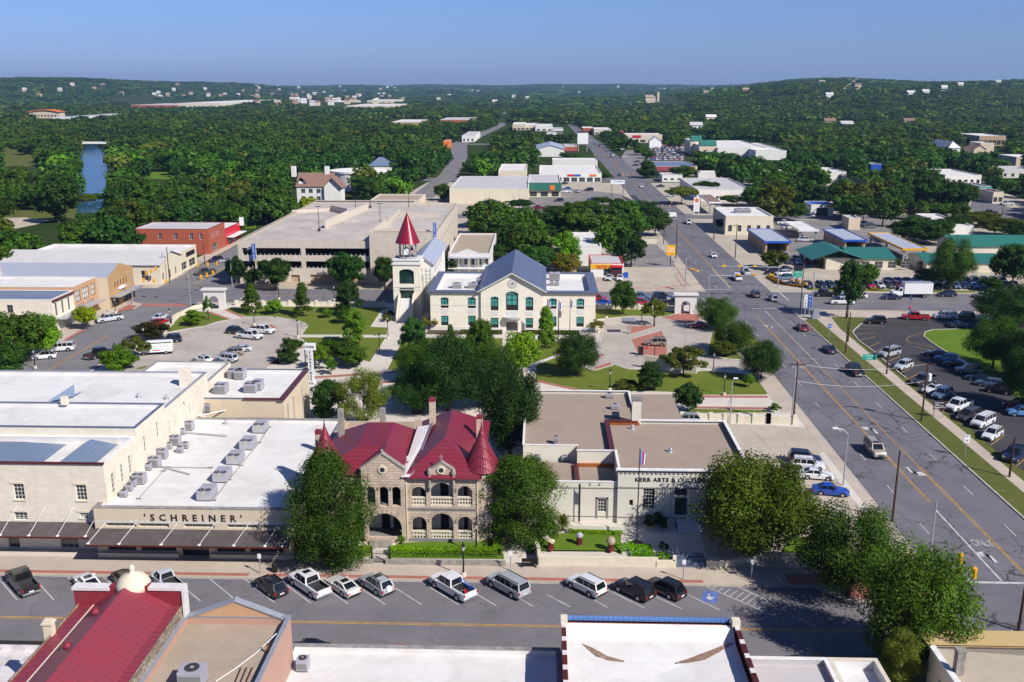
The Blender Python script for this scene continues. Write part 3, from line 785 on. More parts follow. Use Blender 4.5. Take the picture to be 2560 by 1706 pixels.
# road markings: each road's paint is one marking sheet
def strip(mb,a,b,wd,z):
 dx,dy=b[0]-a[0],b[1]-a[1];L=hypot(dx,dy);nx,ny=-dy/L*wd/2,dx/L*wd/2
 mb.q([(a[0]+nx,a[1]+ny,z),(a[0]-nx,a[1]-ny,z),(b[0]-nx,b[1]-ny,z),(b[0]+nx,b[1]+ny,z)][::-1]);return mb
ym=MB();wm=MB()
for dx in(-.12,.12):
 strip(ym,(52.35+dx,120.5),(52.35+dx,228),.12,.05);strip(ym,(55.6+dx,60),(55.6+dx,133),.12,.05)
 strip(ym,(52.6+dx,262),(52.6+dx,560),.12,.05);strip(ym,(52.4+dx,590),(52.4+dx,920),.12,.05)
strip(ym,(55.6,133),(55.6,228),.14,.05)
for y in np.arange(62,235,12.2):
 for x in(48.6,59.2):strip(wm,(x,y),(x,y+3.1),.12,.05)
for y in np.arange(262,560,12.2):
 for x in(48.6,57.5):strip(wm,(x,y),(x,y+3.1),.12,.05)
strip(wm,(52.2,99.3),(52.2,118),.22,.05);strip(wm,(55.7,186),(55.7,234),.2,.05);strip(wm,(52.2,262),(52.2,290),.2,.05)
strip(wm,(45,98.9),(63,98.9),.45,.052)
for x in np.arange(56.4,62,1.3):strip(wm,(x,92.2),(x,94.6),.5,.052)
def turn_arrow(mb,x,y,s=1.0,fl=1):
 P=[(-.15,0),(.15,0),(.15,1.0),(.75*fl if fl>0 else.15,1.55),(1.0*fl,1.2),(1.25*fl,2.2),(.25*fl,2.3),(.5*fl,1.95),(-.15,1.35)]
 mb.q([(x+a*s,y+b*s,.052) for a,b in(P if fl>0 else P[::-1])])
turn_arrow(wm,53.6,103.6,1.2,-1);turn_arrow(wm,54.2,146.8,1.4,-1);turn_arrow(wm,53.8,132.8,-1.4,-1);turn_arrow(wm,53.4,216,1.2,-1)
tag(build('road_marking',ym,M['yellow_paint']),kind='structure');
y2=MB()
for dx in(-.13,.13):strip(y2,(-300,88.4+dx),(36,88.4+dx),.13,.036)
for a,b in(((-96.6,100),(-96.6,205)),((-97.2,262),(-97.2,345)),((-60,490),(-58,606))):strip(y2,a,b,.25,.056)
for dy in(-.13,.13):strip(y2,(-80,248.4+dy),(40,248.4+dy),.12,.036);strip(y2,(66,245.6+dy),(300,242+dy),.12,.036)
tag(build('road_marking',y2,M['yellow_paint']),kind='structure')
ONLY=text_mesh('road_lettering','ONLY',1.5,(54.1,108.6,.053),(0,0,0),M['white_paint'],extrude=0);ONLY.scale=(.62,1.7,1);ONLY['kind']='structure'
ONLY2=text_mesh('road_lettering','ONLY',1.5,(51.2,184.5,.053),(0,0,pi),M['white_paint'],extrude=0);ONLY2.scale=(.62,1.7,1);ONLY2['kind']='structure'
# stall lines on the front street, read off at their kerb and street ends
sl=[('E',-10,620,155,812),('E',350,655,495,815),('E',625,605,780,745),('E',940,600,1060,690),('E',1640,660,1840,825),('E',1910,608,2150,805),('E',2220,610,2350,690),
 ('F',-10,700,170,838),('F',270,672,505,845),('F',640,700,845,852),('F',940,695,1185,855),('F',1255,690,1522,858),('F',1600,700,1862,860),('F',1990,740,2205,868),('F',2120,645,2350,765),
 ('G',0,758,190,873),('G',320,765,535,880),('G',660,760,875,885),('G',860,712,1218,892),('G',1240,750,1560,896),('G',1570,745,1905,907),('G',1760,683,2290,910),('G',2060,688,2350,822)]
for k,x0,y0,x1,y1 in sl:strip(wm,w(k,x0,y0),w(k,x1,y1),.12,.036)
for i in range(9):
 a0,a1=w('G',1840+i*53,712+i*22.5),w('G',1880+i*62,690+i*13.5)
 strip(wm,a0,a1,.1,.037)
strip(wm,(-300,97.15),(42,97.15),.1,.036)
for a,b,c,d in((-81,-75,240.5,256),(38,43.5,240.5,256)):
 pass
for xx in np.arange(-300,40,12):strip(wm,(xx,244),(xx+3,244),.1,.036);strip(wm,(xx,252.4),(xx+3,252.4),.1,.036)
strip(wm,(-78.5,240),(-78.5,256.5),.4,.037);strip(wm,(42.6,240),(42.6,248),.4,.037);strip(wm,(64.5,246),(64.5,256),.4,.037);strip(wm,(53,236.5),(62,236.5),.4,.052);strip(wm,(45,259.5),(52,259.5),.4,.052)
tag(build('road_marking',wm,M['white_paint']),kind='structure')
bx_=w('G',1820,785)
bm_=MB().q([(bx_[0]-1.1,bx_[1]-.9,.037),(bx_[0]+.5,bx_[1]-1.4,.037),(bx_[0]+1.1,bx_[1]+.9,.037),(bx_[0]-.5,bx_[1]+1.4,.037)])
tag(build('road_marking',bm_,M['blue_paint']),kind='structure')
wm2=MB();wm2.tube((bx_[0]-.1,bx_[1]-.3,.04),(bx_[0]-.1,bx_[1]-.3,.042),.35,.35,12);strip(wm2,(bx_[0]-.15,bx_[1]-.2),(bx_[0]-.05,bx_[1]+.6),.15,.043);strip(wm2,(bx_[0],bx_[1]-.1),(bx_[0]+.4,bx_[1]-.2),.12,.043)
tag(build('road_marking',wm2,M['white_paint']),kind='structure')
mh=MB();c0=w('H',1895,797);mh.prism([(c0[0]-.9,c0[1]-.7),(c0[0]+.9,c0[1]-.7),(c0[0]+.9,c0[1]+.7),(c0[0]-.9,c0[1]+.7)],.045,.046)
tag(build('manhole_patch',mh,M['asphalt_lot']),kind='structure')
pt=MB().prism([(40.5,498),(45,470),(45,452),(41,452)],.046,.046)
pt.prism([(45,455),(48,455),(48,495),(45,495)],.047,.047)
tag(build('road_patch',pt,M['asphalt_lot']),kind='structure')
# pavements and kerbs
def pavement(name,pts,mat='walk',z=.15):return sheet(name,pts,z,mat)
pavement('pavement',[(-300,97.4),(30.5,97.4),(31.5,96.2),(33.2,94.4),(38,93.9),(42.2,94.6),(44.3,96.8),(44.9,100),(44.9,117),(43.2,117),(43.2,104),(41,101.6),(-300,101.6)])
bp=MB().prism([(-300,97.62),(-33,97.62),(-33,98.3),(-300,98.3)],.154,.154)
bp.prism([(-31,97.62),(18.5,97.62),(18.5,98.3),(-31,98.3)],.154,.154)
bp.prism([(28,97.7),(32,97.4),(34.1,94.9),(38,94.2),(42.0,94.9),(44.2,97),(44.5,101),(41,101),(28,99.8)],.155,.155)
struct('brick_paving',bp,M['brick_pave'])
pavement('pavement',[(-300,76.4),(44.5,76.4),(44.5,79.1),(-300,79.1)])
pavement('pavement',[(-300,257),(-107,257),(-106.2,259),(-107,345),(-111.5,345),(-111,262),(-300,262)])
pavement('pavement',[(-300,101.6),(-104.9,101.6),(-104.9,228),(-101.5,232),(-101.8,236.5),(-106,239.4),(-300,239.4),(-300,237),(-109.8,237),(-109.8,106),(-300,106)])
bq=MB().prism(PW(['I',(1080,945),(1190,890),(1260,910),(1210,935),(1090,958)]),.154,.154);bq.prism(PW(['I',(560,1235),(640,1185),(760,1120),(780,1128),(590,1235)]),.154,.154)
struct('brick_paving',bq,M['brick_pave'])
pavement('pavement',[(-80,257),(-78,262.6),(-28,263),(44.6,258),(44.6,300),(41.5,300),(41.5,262),(30,260),(-28,268),(-82,268)],'walk')
sheet('brick_paving',PW(['I',(1300,880),(1720,882),(1720,905),(1320,905)]),.06,'brick_pave')
# courthouse block: pale walks with lawns, drives and brick bands laid in
BZ=.15
sheet('plaza_paving',[(-88.2,101.6),(41.8,101.6),(43.2,104),(43.2,117),(44.8,117),(44.8,232),(41,239.4),(-74,239.4),(-82,236),(-88.2,226)],BZ,'concrete')
sheet('drive_paving',PW(['I',(1060,1560),(1180,1430),(1280,1400),(1330,1240),(1530,1160),(1870,1097),(2150,1024),(2340,1006),'J',(170,1010),(340,1038),(430,1075),(455,1095),(400,1172),(440,1240),(380,1290),(330,1370),(200,1420),(100,1470),(60,1567),'@',(-52,157),(-88,157),(-88,172)]),BZ+.004,'concrete_drive')
sheet('drive_paving',PW(['K',(830,1180),(845,1050),(870,1030),(1100,1002),(1300,1010),(1500,1050),(1700,1090),(1850,1140),(1790,1300),(1790,1370),(2000,1400),(2350,1420),(2350,1500),(1790,1480),(1760,1420),(1700,1480),(1200,1470),(1060,1483),(940,1443),(840,1470),(720,1445),(760,1330),(810,1260)]),BZ+.004,'concrete_drive')
LAWNS=[['I',(1530,1148),(1700,1113),(1880,1088),(1995,1048),(2125,1026),(1935,962),(1800,955),(1650,1005),(1590,1070)],
 ['J',(-275,930),(0,912),(600,912),(900,918),(1250,920),(1150,946),(1050,1098),(1205,1105),(1200,1172),(405,1170),(465,1090),(430,1060),(350,1035),(170,1006),(0,1002),(-90,1004),(-240,955)],
 ['J',(410,1195),(1190,1197),(1045,1422),(900,1380),(650,1380),(520,1290)],
 ['J',(1360,1200),(2268,1203),(2252,1330),(2200,1440),(2100,1500),(1205,1495)],
 ['K',(75,1208),(450,1232),(460,1335),(200,1430),(60,1440),(65,1350)],
 ['K',(225,1450),(480,1350),(540,1432),(750,1498),(840,1475),(940,1450),(1060,1488),(1215,1490),(1500,1530),'C',(1750,110),(1830,110),(2250,150),(2345,290),(2340,326),(1690,328),(1430,300),(640,281),(215,188)],
 ['C',(1640,458),(2345,468),(2345,492),(1800,496),(1560,484)],
 ['K',(770,935),(1200,935),(1560,962),(1380,1004),(1100,996),(860,1018),(765,1030)],
 ['K',(1850,1130),(1870,1060),(2050,1080),(2350,1290),(2350,1415),(2010,1390),(1800,1360),(1800,1300)],
 ['A',(1240,88),(1330,62),(1365,66),(1300,92)]]
lm=MB()
for L_ in LAWNS:lm.prism(PW(L_),BZ+.009,BZ+.009)
struct('lawn',lm,M['grass'])
BR=[['K',(1052,1092),(1345,1090),(1082,1170)],['K',(1095,1212),(1370,1135),(1415,1235),(1422,1390),(1260,1388),(1150,1330)],['K',(735,1365),(848,1345),(845,1365),(722,1402)],
 ['K',(760,1470),(900,1424),(915,1445),(757,1496)],['K',(1370,1010),(1550,970),(1720,985),(1725,1075),(1500,1045)],['K',(700,1425),(760,1410),(765,1430),(705,1440)],
 ['C',(1690,333),(2348,337),(2348,357),(1690,353)],['C',(1660,434),(2348,444),(2348,464),(1650,454)],['C',(205,184),(640,284),(560,284),(205,205)],
 ['I',(1625,1500),(1690,1465),(1760,1500)],['I',(1900,1490),(2000,1440),(2120,1480),(2090,1500)],['J',(0,1105),(60,1072),(150,1080),(190,1105),(150,1118)],['J',(120,1445),(200,1395),(215,1445)],
 ['J',(360,1300),(440,1280),(460,1285),(370,1310)],['B',(130,30),(190,0),(230,0),(215,45)],
 ['B',(460,165),(1040,125),(1100,130),(1320,105),(1320,122),(1040,145),(460,184)],['B',(500,250),(1320,196),(1320,212),(520,266)],['B',(1440,380),(1540,380),(1540,500),(1430,510)],['B',(1600,200),(1720,190),(1700,230),(1600,240)],
 ['I',(1940,960),(2125,1028),(2095,1030),(1905,965)],['I',(2080,938),(2255,1010),(2220,1012),(2050,942)],['I',(870,1480),(950,1430),(950,1445),(885,1487)]]
bm=MB()
for L_ in BR:bm.prism(PW(L_),BZ+.013,BZ+.013)
struct('brick_paving',bm,M['brick_pave'])
# white kerb edging round the lawns and drives
ke=MB()
def kerbline(spec,wd=.28,z=BZ+.07):
 P=PW(spec)
 for a,b in zip(P[:-1],P[1:]):
  L=hypot(b[0]-a[0],b[1]-a[1])
  if L<.05:continue
  ke.obox(((a[0]+b[0])/2,(a[1]+b[1])/2,z/2),(L+wd*.5,wd,z),atan2(b[1]-a[1],b[0]-a[0]))
kerbline(['I',(1500,1160),(1700,1120),(1880,1094),(1995,1054),(2125,1030),(2350,1004)],.5)
kerbline(['J',(0,1005),(170,1008),(350,1037),(430,1062),(465,1090),(405,1172)],.9)
kerbline(['K',(820,1200),(840,1050),(870,1025),(1100,1000),(1300,1005),(1500,1045)],.5)
kerbline(['K',(520,1425),(750,1502),(940,1447),(1060,1488),(1215,1490)],.35)
kerbline(['K',(1785,1375),(1990,1398),(2350,1430)],.4)
kerbline(['K',(1050,1092),(1345,1090),(1082,1172),(1050,1092)],.15);kerbline(['K',(1093,1212),(1372,1133),(1418,1235)],.15)
struct('kerb',ke,M['kerb'])
# yard of the arts building, verge and park on the right of the avenue
sheet('yard_paving',PW(['C',(1590,590),(2350,605),'D',(440,640),(560,830),(470,870),(560,1000),(700,1200),(860,1380),'@',(41.5,104),(20,104),(20,140)]),BZ+.006,'concrete_lot')
sheet('pavement',[(43.4,117),(44.8,117),(44.8,232),(41.2,232),(41.2,156.5),(43.4,156.5)],BZ+.02,'walk')
sheet('verge',[(AX1+.3,60),(75,60),(75,130),(72.2,160),(71,200),(75.5,218),(100,216),(150,215),(150,222),(78,227),(68,228.5),(AX1+.3,224)],BZ,'grass_dry')
sheet('pavement',[(66.6,60),(67.9,60),(68.7,216),(70,227.5),(170,224),(420,219),(420,223.5),(75,233.2),(66,233.5),(66.0,216)],BZ+.006,'walk')
lot=['L',(775,1150),(800,1120),(860,1068),(960,1045),(1110,1013),(1500,1013),(2350,1060),'@',(150,205),(150,60),(76,60),'D',(2350,1035),(2100,850),(1860,640),(1640,490),(1480,380),(1380,290),(1250,130),(1010,0),'L',(1260,1567),(1100,1440),(960,1320),(830,1225)]
sheet('parking_lot',PW(lot),BZ+.012,'asphalt_lot')
isl=['L',(1640,1335),(1500,1245),(1430,1190),(1440,1150),(1510,1128),(1750,1122),(2000,1122),(2350,1130),'@',(150,200),(150,80),'D',(2350,390),(2290,350),(2200,255),(2000,150),(1900,80),(1830,30)]
sheet('lawn',PW(isl),BZ+.1,'grass_bright')
ym=MB()
for k,x0,y0,x1,y1 in(('L',805,1118,1010,1118),('L',790,1168,980,1150),('L',840,1222,985,1190),('L',915,1290,1035,1236),('L',972,1335,1090,1280),('L',1100,1420,1210,1370),('D',1215,130,1335,70),('D',1280,185,1405,120),('D',1600,412,1680,370),
 ('D',2040,795,2170,698),('D',2280,985,2350,925),('L',870,1085,1080,1092),('L',1120,1035,1280,1058),('L',1280,1240,1550,1290),('L',1340,1282,1490,1312),('L',1400,1325,1460,1340)):
 strip(ym,w(k,x0,y0),w(k,x1,y1),.13,BZ+.02)
pts=PW(['L',(1290,1240),(1272,1225),(1275,1205),(1320,1180),(1400,1158),(1445,1150)])
for a,b in zip(pts[:-1],pts[1:]):strip(ym,a,b,.13,BZ+.02)
tag(build('parking_marking',ym,M['yellow_paint']),kind='structure')
ke=MB()
kerbline(['L',(1260,1567),(1100,1440),(960,1320),(830,1225),(775,1150),(800,1120),(860,1068),(960,1045),(1110,1013),(1500,1013)],.25,.3)
kerbline(['L',(1640,1335),(1500,1245),(1430,1190),(1440,1150),(1510,1128),(1750,1122)],.25,.32)
kerbline(['@',(AX1+.15,60),(AX1+.15,224)],.25,.18)
kerbline(['@',(44.85,101),(44.85,232)],.25,.18)
struct('kerb',ke,M['kerb'])
# lots beyond the cross street
sheet('old_lot_paving',PW(['K',(850,330),(1330,340),(1540,540),(1560,545),(1500,560),(900,550),(870,470)]),.05,'asphalt_old')
sheet('lot_paving',PW(['K',(720,770),(1690,772),(1730,740),(1560,545),(850,545),(740,640)]),.06,'concrete_lot')
sheet('store_lot',[(5,418),(41,418),(41,500),(-20,562),(-25,480)],.05,'asphalt_old')
sheet('lot_paving',PW(['L',(0,740),(350,765),(1900,790),'@',(420,252),(420,330),'L',(1200,480),(500,520),(0,540)]),.05,'concrete_lot')
sheet('lot_paving',PW(['P',(70,1400),(1180,1395),(1180,1567),'@',(130,300),'L',(200,480),(0,400)]),.056,'asphalt_old')
sheet('lawn',PW(['L',(360,738),(1900,765),(1900,782),(1040,768),(360,758)]),.09,'grass')
sheet('store_lot',PW(['O',(1240,860),(1570,860),(1600,720),(1280,700)]),.06,'asphalt_old')
sheet('store_lot',PW(['O',(1000,830),(1050,740),(1250,760),(1160,960),(1110,930)]),.06,'asphalt_old')
sheet('lawn',PW(['I',(1500,175),(2350,190),(2350,130),(2200,125),(1560,140)]),.08,'grass_bright')
# river, banks, fields
wmt,n_,l_,b_=nmat('river_water');p_=geo(n_)
b_.inputs['Base Color'].default_value=(.02,.075,.14,1);b_.inputs['Roughness'].default_value=.2;b_.inputs['Specular IOR Level'].default_value=.35
bump(n_,l_,b_,noise(n_,l_,scaled(n_,l_,p_,(.5,.2,1)),1.0,4),.25,.3);M['water']=wmt
sheet('river',PW(['M',(700,1330),(735,1160),(740,900),(745,790),(760,700),(880,690),(975,740),(978,800),(985,940),(960,1160),(930,1330)]),.06,'water')
sheet('sand_bank',PW(['M',(0,1380),(230,1375),(440,1400),(330,1440),(0,1500)]),.07,'walk')
sheet('field',PW(['M',(0,1290),(720,1290),(700,1380),(420,1410),(330,1440),(0,1520)]),.055,'grass_dry')
sheet('field',PW(['M',(0,730),(180,760),(400,850),(400,920),(150,900),(0,910)]),.055,'grass_dry')
sheet('field',PW(['M',(1310,940),(1600,960),(1560,1030),(1290,1010)]),.055,'grass_bright')
sheet('field',PW(['M',(940,300),(1150,255),(1400,262),(1400,300)]),.5,'grass_dry')
# ================================================================ VEHICLES
pm,n_,l_,b_=nmat('car_paint')
oi_=n_.new('ShaderNodeObjectInfo');l_.new(oi_.outputs['Color'],b_.inputs['Base Color'])
b_.inputs['Roughness'].default_value=.32;b_.inputs['Metallic'].default_value=.15;b_.inputs['Coat Weight'].default_value=.8;b_.inputs['Coat Roughness'].default_value=.06
M['paint']=pm
M['car_glass']=glassy('tinted_car_glass',(.010,.012,.015),.05,.9,.3,1)
M['car_trim']=plain('black_plastic_trim',(.02,.02,.022),.6)
M['chrome']=plain('alloy_wheel',(.55,.56,.58),.28,.8)
M['headlight']=plain('headlight_glass',(.7,.72,.75),.12,.2)
M['taillight']=plain('taillight_red',(.45,.01,.015),.2)
M['plate']=plain('number_plate',(.7,.7,.72),.5)
M['bed']=plain('black_bed_liner',(.03,.03,.032),.8)
def ring(x,zt,hw,zb):
 """half-shell section of a car's lower body at station x"""
 zm=zb+(zt-zb)*.55
 return[(x,hw*.90,zb),(x,hw*.985,zb+.04),(x,hw,zm),(x,hw*.975,zt-.07),(x,hw*.90,zt),(x,hw*.45,zt+.035),
 (x,0,zt+.045),(x,-hw*.45,zt+.035),(x,-hw*.90,zt),(x,-hw*.975,zt-.07),(x,-hw,zm),(x,-hw*.985,zb+.04),(x,-hw*.90,zb)]
CAR={
 
 'sedan':dict(L=4.85,W=1.84,roof=1.45,wb=2.80,r=.33,top=[(0,.82),(.03,.95),(.17,1.0),(.62,.98),(.72,.93),(.93,.78),(.985,.62),(1,.5)],cab=(.12,.66),rt=(.30,.53),gh=.96,pil=(.395,)),
 'coupe':dict(L=4.95,W=1.83,roof=1.36,wb=2.75,r=.34,top=[(0,.80),(.03,.95),(.15,.98),(.62,.94),(.72,.89),(.93,.74),(.985,.58),(1,.48)],cab=(.08,.66),rt=(.30,.51),gh=.92,pil=(.38,)),
 'suv':dict(L=4.75,W=1.9,roof=1.78,wb=2.75,r=.37,top=[(0,.85),(.015,1.06),(.1,1.10),(.68,1.09),(.76,1.05),(.94,.95),(.99,.75),(1,.55)],cab=(.02,.74),rt=(.08,.60),gh=1.07,pil=(.26,.43)),
 'crossover':dict(L=4.75,W=1.85,roof=1.66,wb=2.65,r=.35,top=[(0,.8),(.015,.98),(.1,1.03),(.66,1.02),(.75,.98),(.94,.84),(.99,.68),(1,.5)],cab=(.03,.74),rt=(.13,.56),gh=1.0,pil=(.26,.43)),
 'bigsuv':dict(L=5.4,W=2.02,roof=1.93,wb=3.3,r=.40,top=[(0,.9),(.012,1.15),(.1,1.19),(.72,1.19),(.78,1.16),(.96,1.10),(.99,.9),(1,.6)],cab=(.012,.775),rt=(.05,.66),gh=1.16,pil=(.24,.42,.58)),
 'minivan':dict(L=5.05,W=1.98,roof=1.76,wb=3.0,r=.34,top=[(0,.8),(.015,1.0),(.1,1.04),(.74,1.02),(.82,.96),(.95,.82),(.99,.66),(1,.5)],cab=(.02,.84),rt=(.07,.60),gh=1.0,pil=(.26,.46)),
 'hatch':dict(L=4.1,W=1.74,roof=1.5,wb=2.5,r=.32,top=[(0,.78),(.02,.95),(.1,1.0),(.66,.98),(.76,.93),(.94,.8),(.99,.6),(1,.5)],cab=(.03,.74),rt=(.15,.55),gh=.96,pil=(.40,)),
 'pickup':dict(L=6.15,W=2.08,roof=1.95,wb=3.85,r=.40,top=[(0,.9),(.01,1.2),(.36,1.2),(.70,1.18),(.78,1.14),(.96,1.08),(.99,.9),(1,.6)],cab=(.37,.79),rt=(.40,.67),gh=1.16,pil=(.545,),bed=(.03,.355)),
 'regcab':dict(L=5.3,W=1.95,roof=1.78,wb=3.35,r=.38,top=[(0,.85),(.01,1.1),(.42,1.1),(.68,1.09),(.76,1.05),(.95,.97),(.99,.8),(1,.55)],cab=(.44,.78),rt=(.47,.65),gh=1.07,pil=(),bed=(.03,.425)),
 }
_proto={}
def car_parts(kind,tier='near',opts=()):
 s=CAR[kind];L,Wd,r,wb=s['L'],s['W'],s['r'],s['wb'];hw=Wd/2
 X=lambda f:(f-.5)*L
 xf,xr=wb/2+.02*L,-wb/2+.02*L
 if kind in('pickup','regcab'):xf,xr=wb/2+.01*L,-wb/2+.01*L
 def ztop(x):
  f=x/L+.5;t=s['top']
  for(a,za),(b,zb) in zip(t[:-1],t[1:]):
   if f<=b:return za+(zb-za)*(f-a)/(b-a) if b>a else za
  return t[-1][1]
 st={X(0),X(.012),X(.05),X(.99),X(1),X(.965)}|{X(a) for a,_ in s['top']}
 base=.24 if kind not in('pickup','suv','bigsuv','regcab') else.34
 ar=r*1.22
 arch=[]
 for c in(xf,xr):
  for k in range(7):t=pi*k/6;arch.append(c-ar*cos(t));st.add(c-ar*cos(t))
 st|={xf-ar-.02,xf+ar+.02,xr-ar-.02,xr+ar+.02}
 st=sorted(x for x in st if X(0)<=x<=X(1))
 def zbot(x):
  for c in(xf,xr):
   if abs(x-c)<ar+1e-4:return max(base,r*.95+math.sqrt(max(0,ar*ar-(x-c)**2))*.95)
  return base
 def half(x):
  f=x/L+.5;e=1.0
  if f>.86:e=1-.16*((f-.86)/.14)**2
  if f<.08:e=1-.08*((.08-f)/.08)**2
  return hw*e
 mb=MB();R=[]
 bedr=s.get('bed')
 for x in st:R.append(ring(x,ztop(x),half(x),min(zbot(x),ztop(x)-.12)))
 for i in range(len(R)-1):
  xm=(st[i]+st[i+1])/2;inbed=bedr and X(bedr[0])-.01<xm<X(bedr[1])+.01
  for j in range(12):
   if inbed and 4<=j<=7:continue
   mb.q([R[i][j],R[i][j+1],R[i+1][j+1],R[i+1][j]],0)
  mb.q([R[i][12],R[i][0],R[i+1][0],R[i+1][12]],1)
 mb.q(R[0],0);mb.q(R[-1][::-1],0)
 if bedr:
  x0,x1,zt,zf=X(bedr[0]),X(bedr[1]),ztop(X(.2)),.72
  w0=hw*.80
  c=[(x0,-w0),(x1,-w0),(x1,w0),(x0,w0)]
  mb.q([(a,b,zf) for a,b in c],2)
  for k in range(4):a,b=c[k],c[(k+1)%4];mb.q([(a[0],a[1],zf),(a[0],a[1],zt+.01),(b[0],b[1],zt+.01),(b[0],b[1],zf)],2)
  o=hw*.9
  mb.q([(x0,-o,zt),(x1,-o,zt),(x1,-w0,zt+.01),(x0,-w0,zt+.01)],0);mb.q([(x0,w0,zt+.01),(x1,w0,zt+.01),(x1,o,zt),(x0,o,zt)],0)
  # bumpers / sills
 mb.box(X(0)-.05,-hw*.88,base+.02,X(0)+.12,hw*.88,base+.24,1 if kind not in('pickup','regcab','bigsuv') else 3)
 mb.box(X(1)-.14,-hw*.80,base-.02,X(1)+.04,hw*.80,base+.18,1)
 mb.box(X(1)-.06,-hw*.45,base+.2,X(1)+.015,hw*.45,base+.42,1)
 mb.box(X(0)-.06,-.26,base+.28,X(0)-.02,.26,base+.42,4)
 # greenhouse
 cb,ct=X(s['cab'][0]),X(s['cab'][1]);rb,rt=X(s['rt'][0]),X(s['rt'][1]);zg,zr=s['gh'],s['roof']
 wb_,wr=hw*.93,hw*.74
 if kind in('bigsuv','minivan','suv','pickup'):wr=hw*.80
 g=MB()
 Bq=[(cb,-wb_,zg),(ct,-wb_*.96,zg),(ct,wb_*.96,zg),(cb,wb_,zg)];T=[(rb,-wr,zr),(rt,-wr,zr),(rt,wr,zr),(rb,wr,zr)]
 lerp=lambda a,b,t:tuple(a[i]+(b[i]-a[i])*t for i in range(3))
 xm=(rb+rt)/2
 # roof with a slight crown, then paint pillars around glass
 g.q([T[0],(xm,-wr,zr+.02),(xm,0,zr+.05),(rb,0,zr+.03)],0);g.q([(xm,-wr,zr+.02),T[1],(rt,0,zr+.02),(xm,0,zr+.05)],0)
 g.q([(rb,0,zr+.03),(xm,0,zr+.05),(xm,wr,zr+.02),T[3]],0);g.q([(xm,0,zr+.05),(rt,0,zr+.02),T[2],(xm,wr,zr+.02)],0)
 def panel(q,mi_in=1,m=.10,mt=.10,ml=None):
  a,b,c,d=q;ml=m if ml is None else ml
  def P(u,v):return lerp(lerp(a,b,u),lerp(d,c,u),v)
  i=[P(ml,.04),P(1-m,.04),P(1-m,1-mt),P(ml,1-mt)]
  g.q([a,b,i[1],i[0]],0);g.q([b,c,i[2],i[1]],0);g.q([c,d,i[3],i[2]],0);g.q([d,a,i[0],i[3]],0);g.q(i,mi_in)
 panel([Bq[1],Bq[2],T[2],T[1]],m=.07,mt=.06);panel([Bq[3],Bq[0],T[0],T[3]],m=.10,mt=.10)
 cuts=[0.0]+[(p-s['cab'][0])/(s['cab'][1]-s['cab'][0]) for p in s['pil']]+[1.0]
 for sd in(0,1):
  A,B2,C_,D_=(Bq[0],Bq[1],T[1],T[0]) if sd==0 else(Bq[3],Bq[2],T[2],T[3])
  for i in range(len(cuts)-1):
   u0,u1=cuts[i],cuts[i+1]
   tx=lambda u:min(1,max(0,((cb+(ct-cb)*u)-rb)/(rt-rb)))
   t0=0 if i==0 else tx(u0);t1=1 if i==len(cuts)-2 else tx(u1)
   q=[lerp(A,B2,u0),lerp(A,B2,u1),lerp(D_,C_,t1),lerp(D_,C_,t0)]
   mi=2 if(kind=='cargo') else 1
   if sd==1:q=[q[1],q[0],q[3],q[2]]
   panel(q,mi,.045,.09,.045)
 if 'rack' in opts or kind=='bigsuv' or(kind in('suv','crossover') and 'norack' not in opts):
  for y in(-wr*.86,wr*.86):g.box(rb+.1,y-.025,zr+.05,rt-.1,y+.025,zr+.1,2)
 if 'sunroof' in opts:g.box(rt-.95,-.42,zr+.035,rt-.25,.42,zr+.062,1)
 lights=[]
 zl=ztop(X(.97))-.16;yl=half(X(.97))*.72
 for y in(-yl,yl):
  lights.append(('headlight',MB().box(X(.965),y-.2,zl-.09,X(1)-.01,y+.2,zl+.08)))
 zt_=ztop(X(.02))-.22
 for y in(-hw*.86,hw*.86):
  h=.30 if kind in('suv','bigsuv','pickup','regcab','crossover','minivan') else.15
  wd=.09 if h>.2 else.22
  lights.append(('taillight',MB().box(X(0)-.02,y-wd,zt_-h/2,X(.03),y+wd*.7,zt_+h/2)))
 wheels=[]
 for cx in(xf,xr):
  for sy in(-1,1):
   t=MB();t.tube((cx,sy*(hw-.24),r),(cx,sy*(hw-.005),r),r,r,18)
   k=MB();k.tube((cx,sy*(hw-.03),r),(cx,sy*(hw+.006),r),r*.64,r*.60,12)
   wheels.append((t,k))
 mir=[]
 for sy in(-1,1):
  mir.append(MB().obox((ct-.18*1-.12,sy*(hw*.96+.12),zg+.1),(.12,.22,.17)))
 mats_b=[M['paint'],M['car_trim'],M['bed'],M['chrome'],M['plate']]
 return mb,g,lights,wheels,mir,mats_b
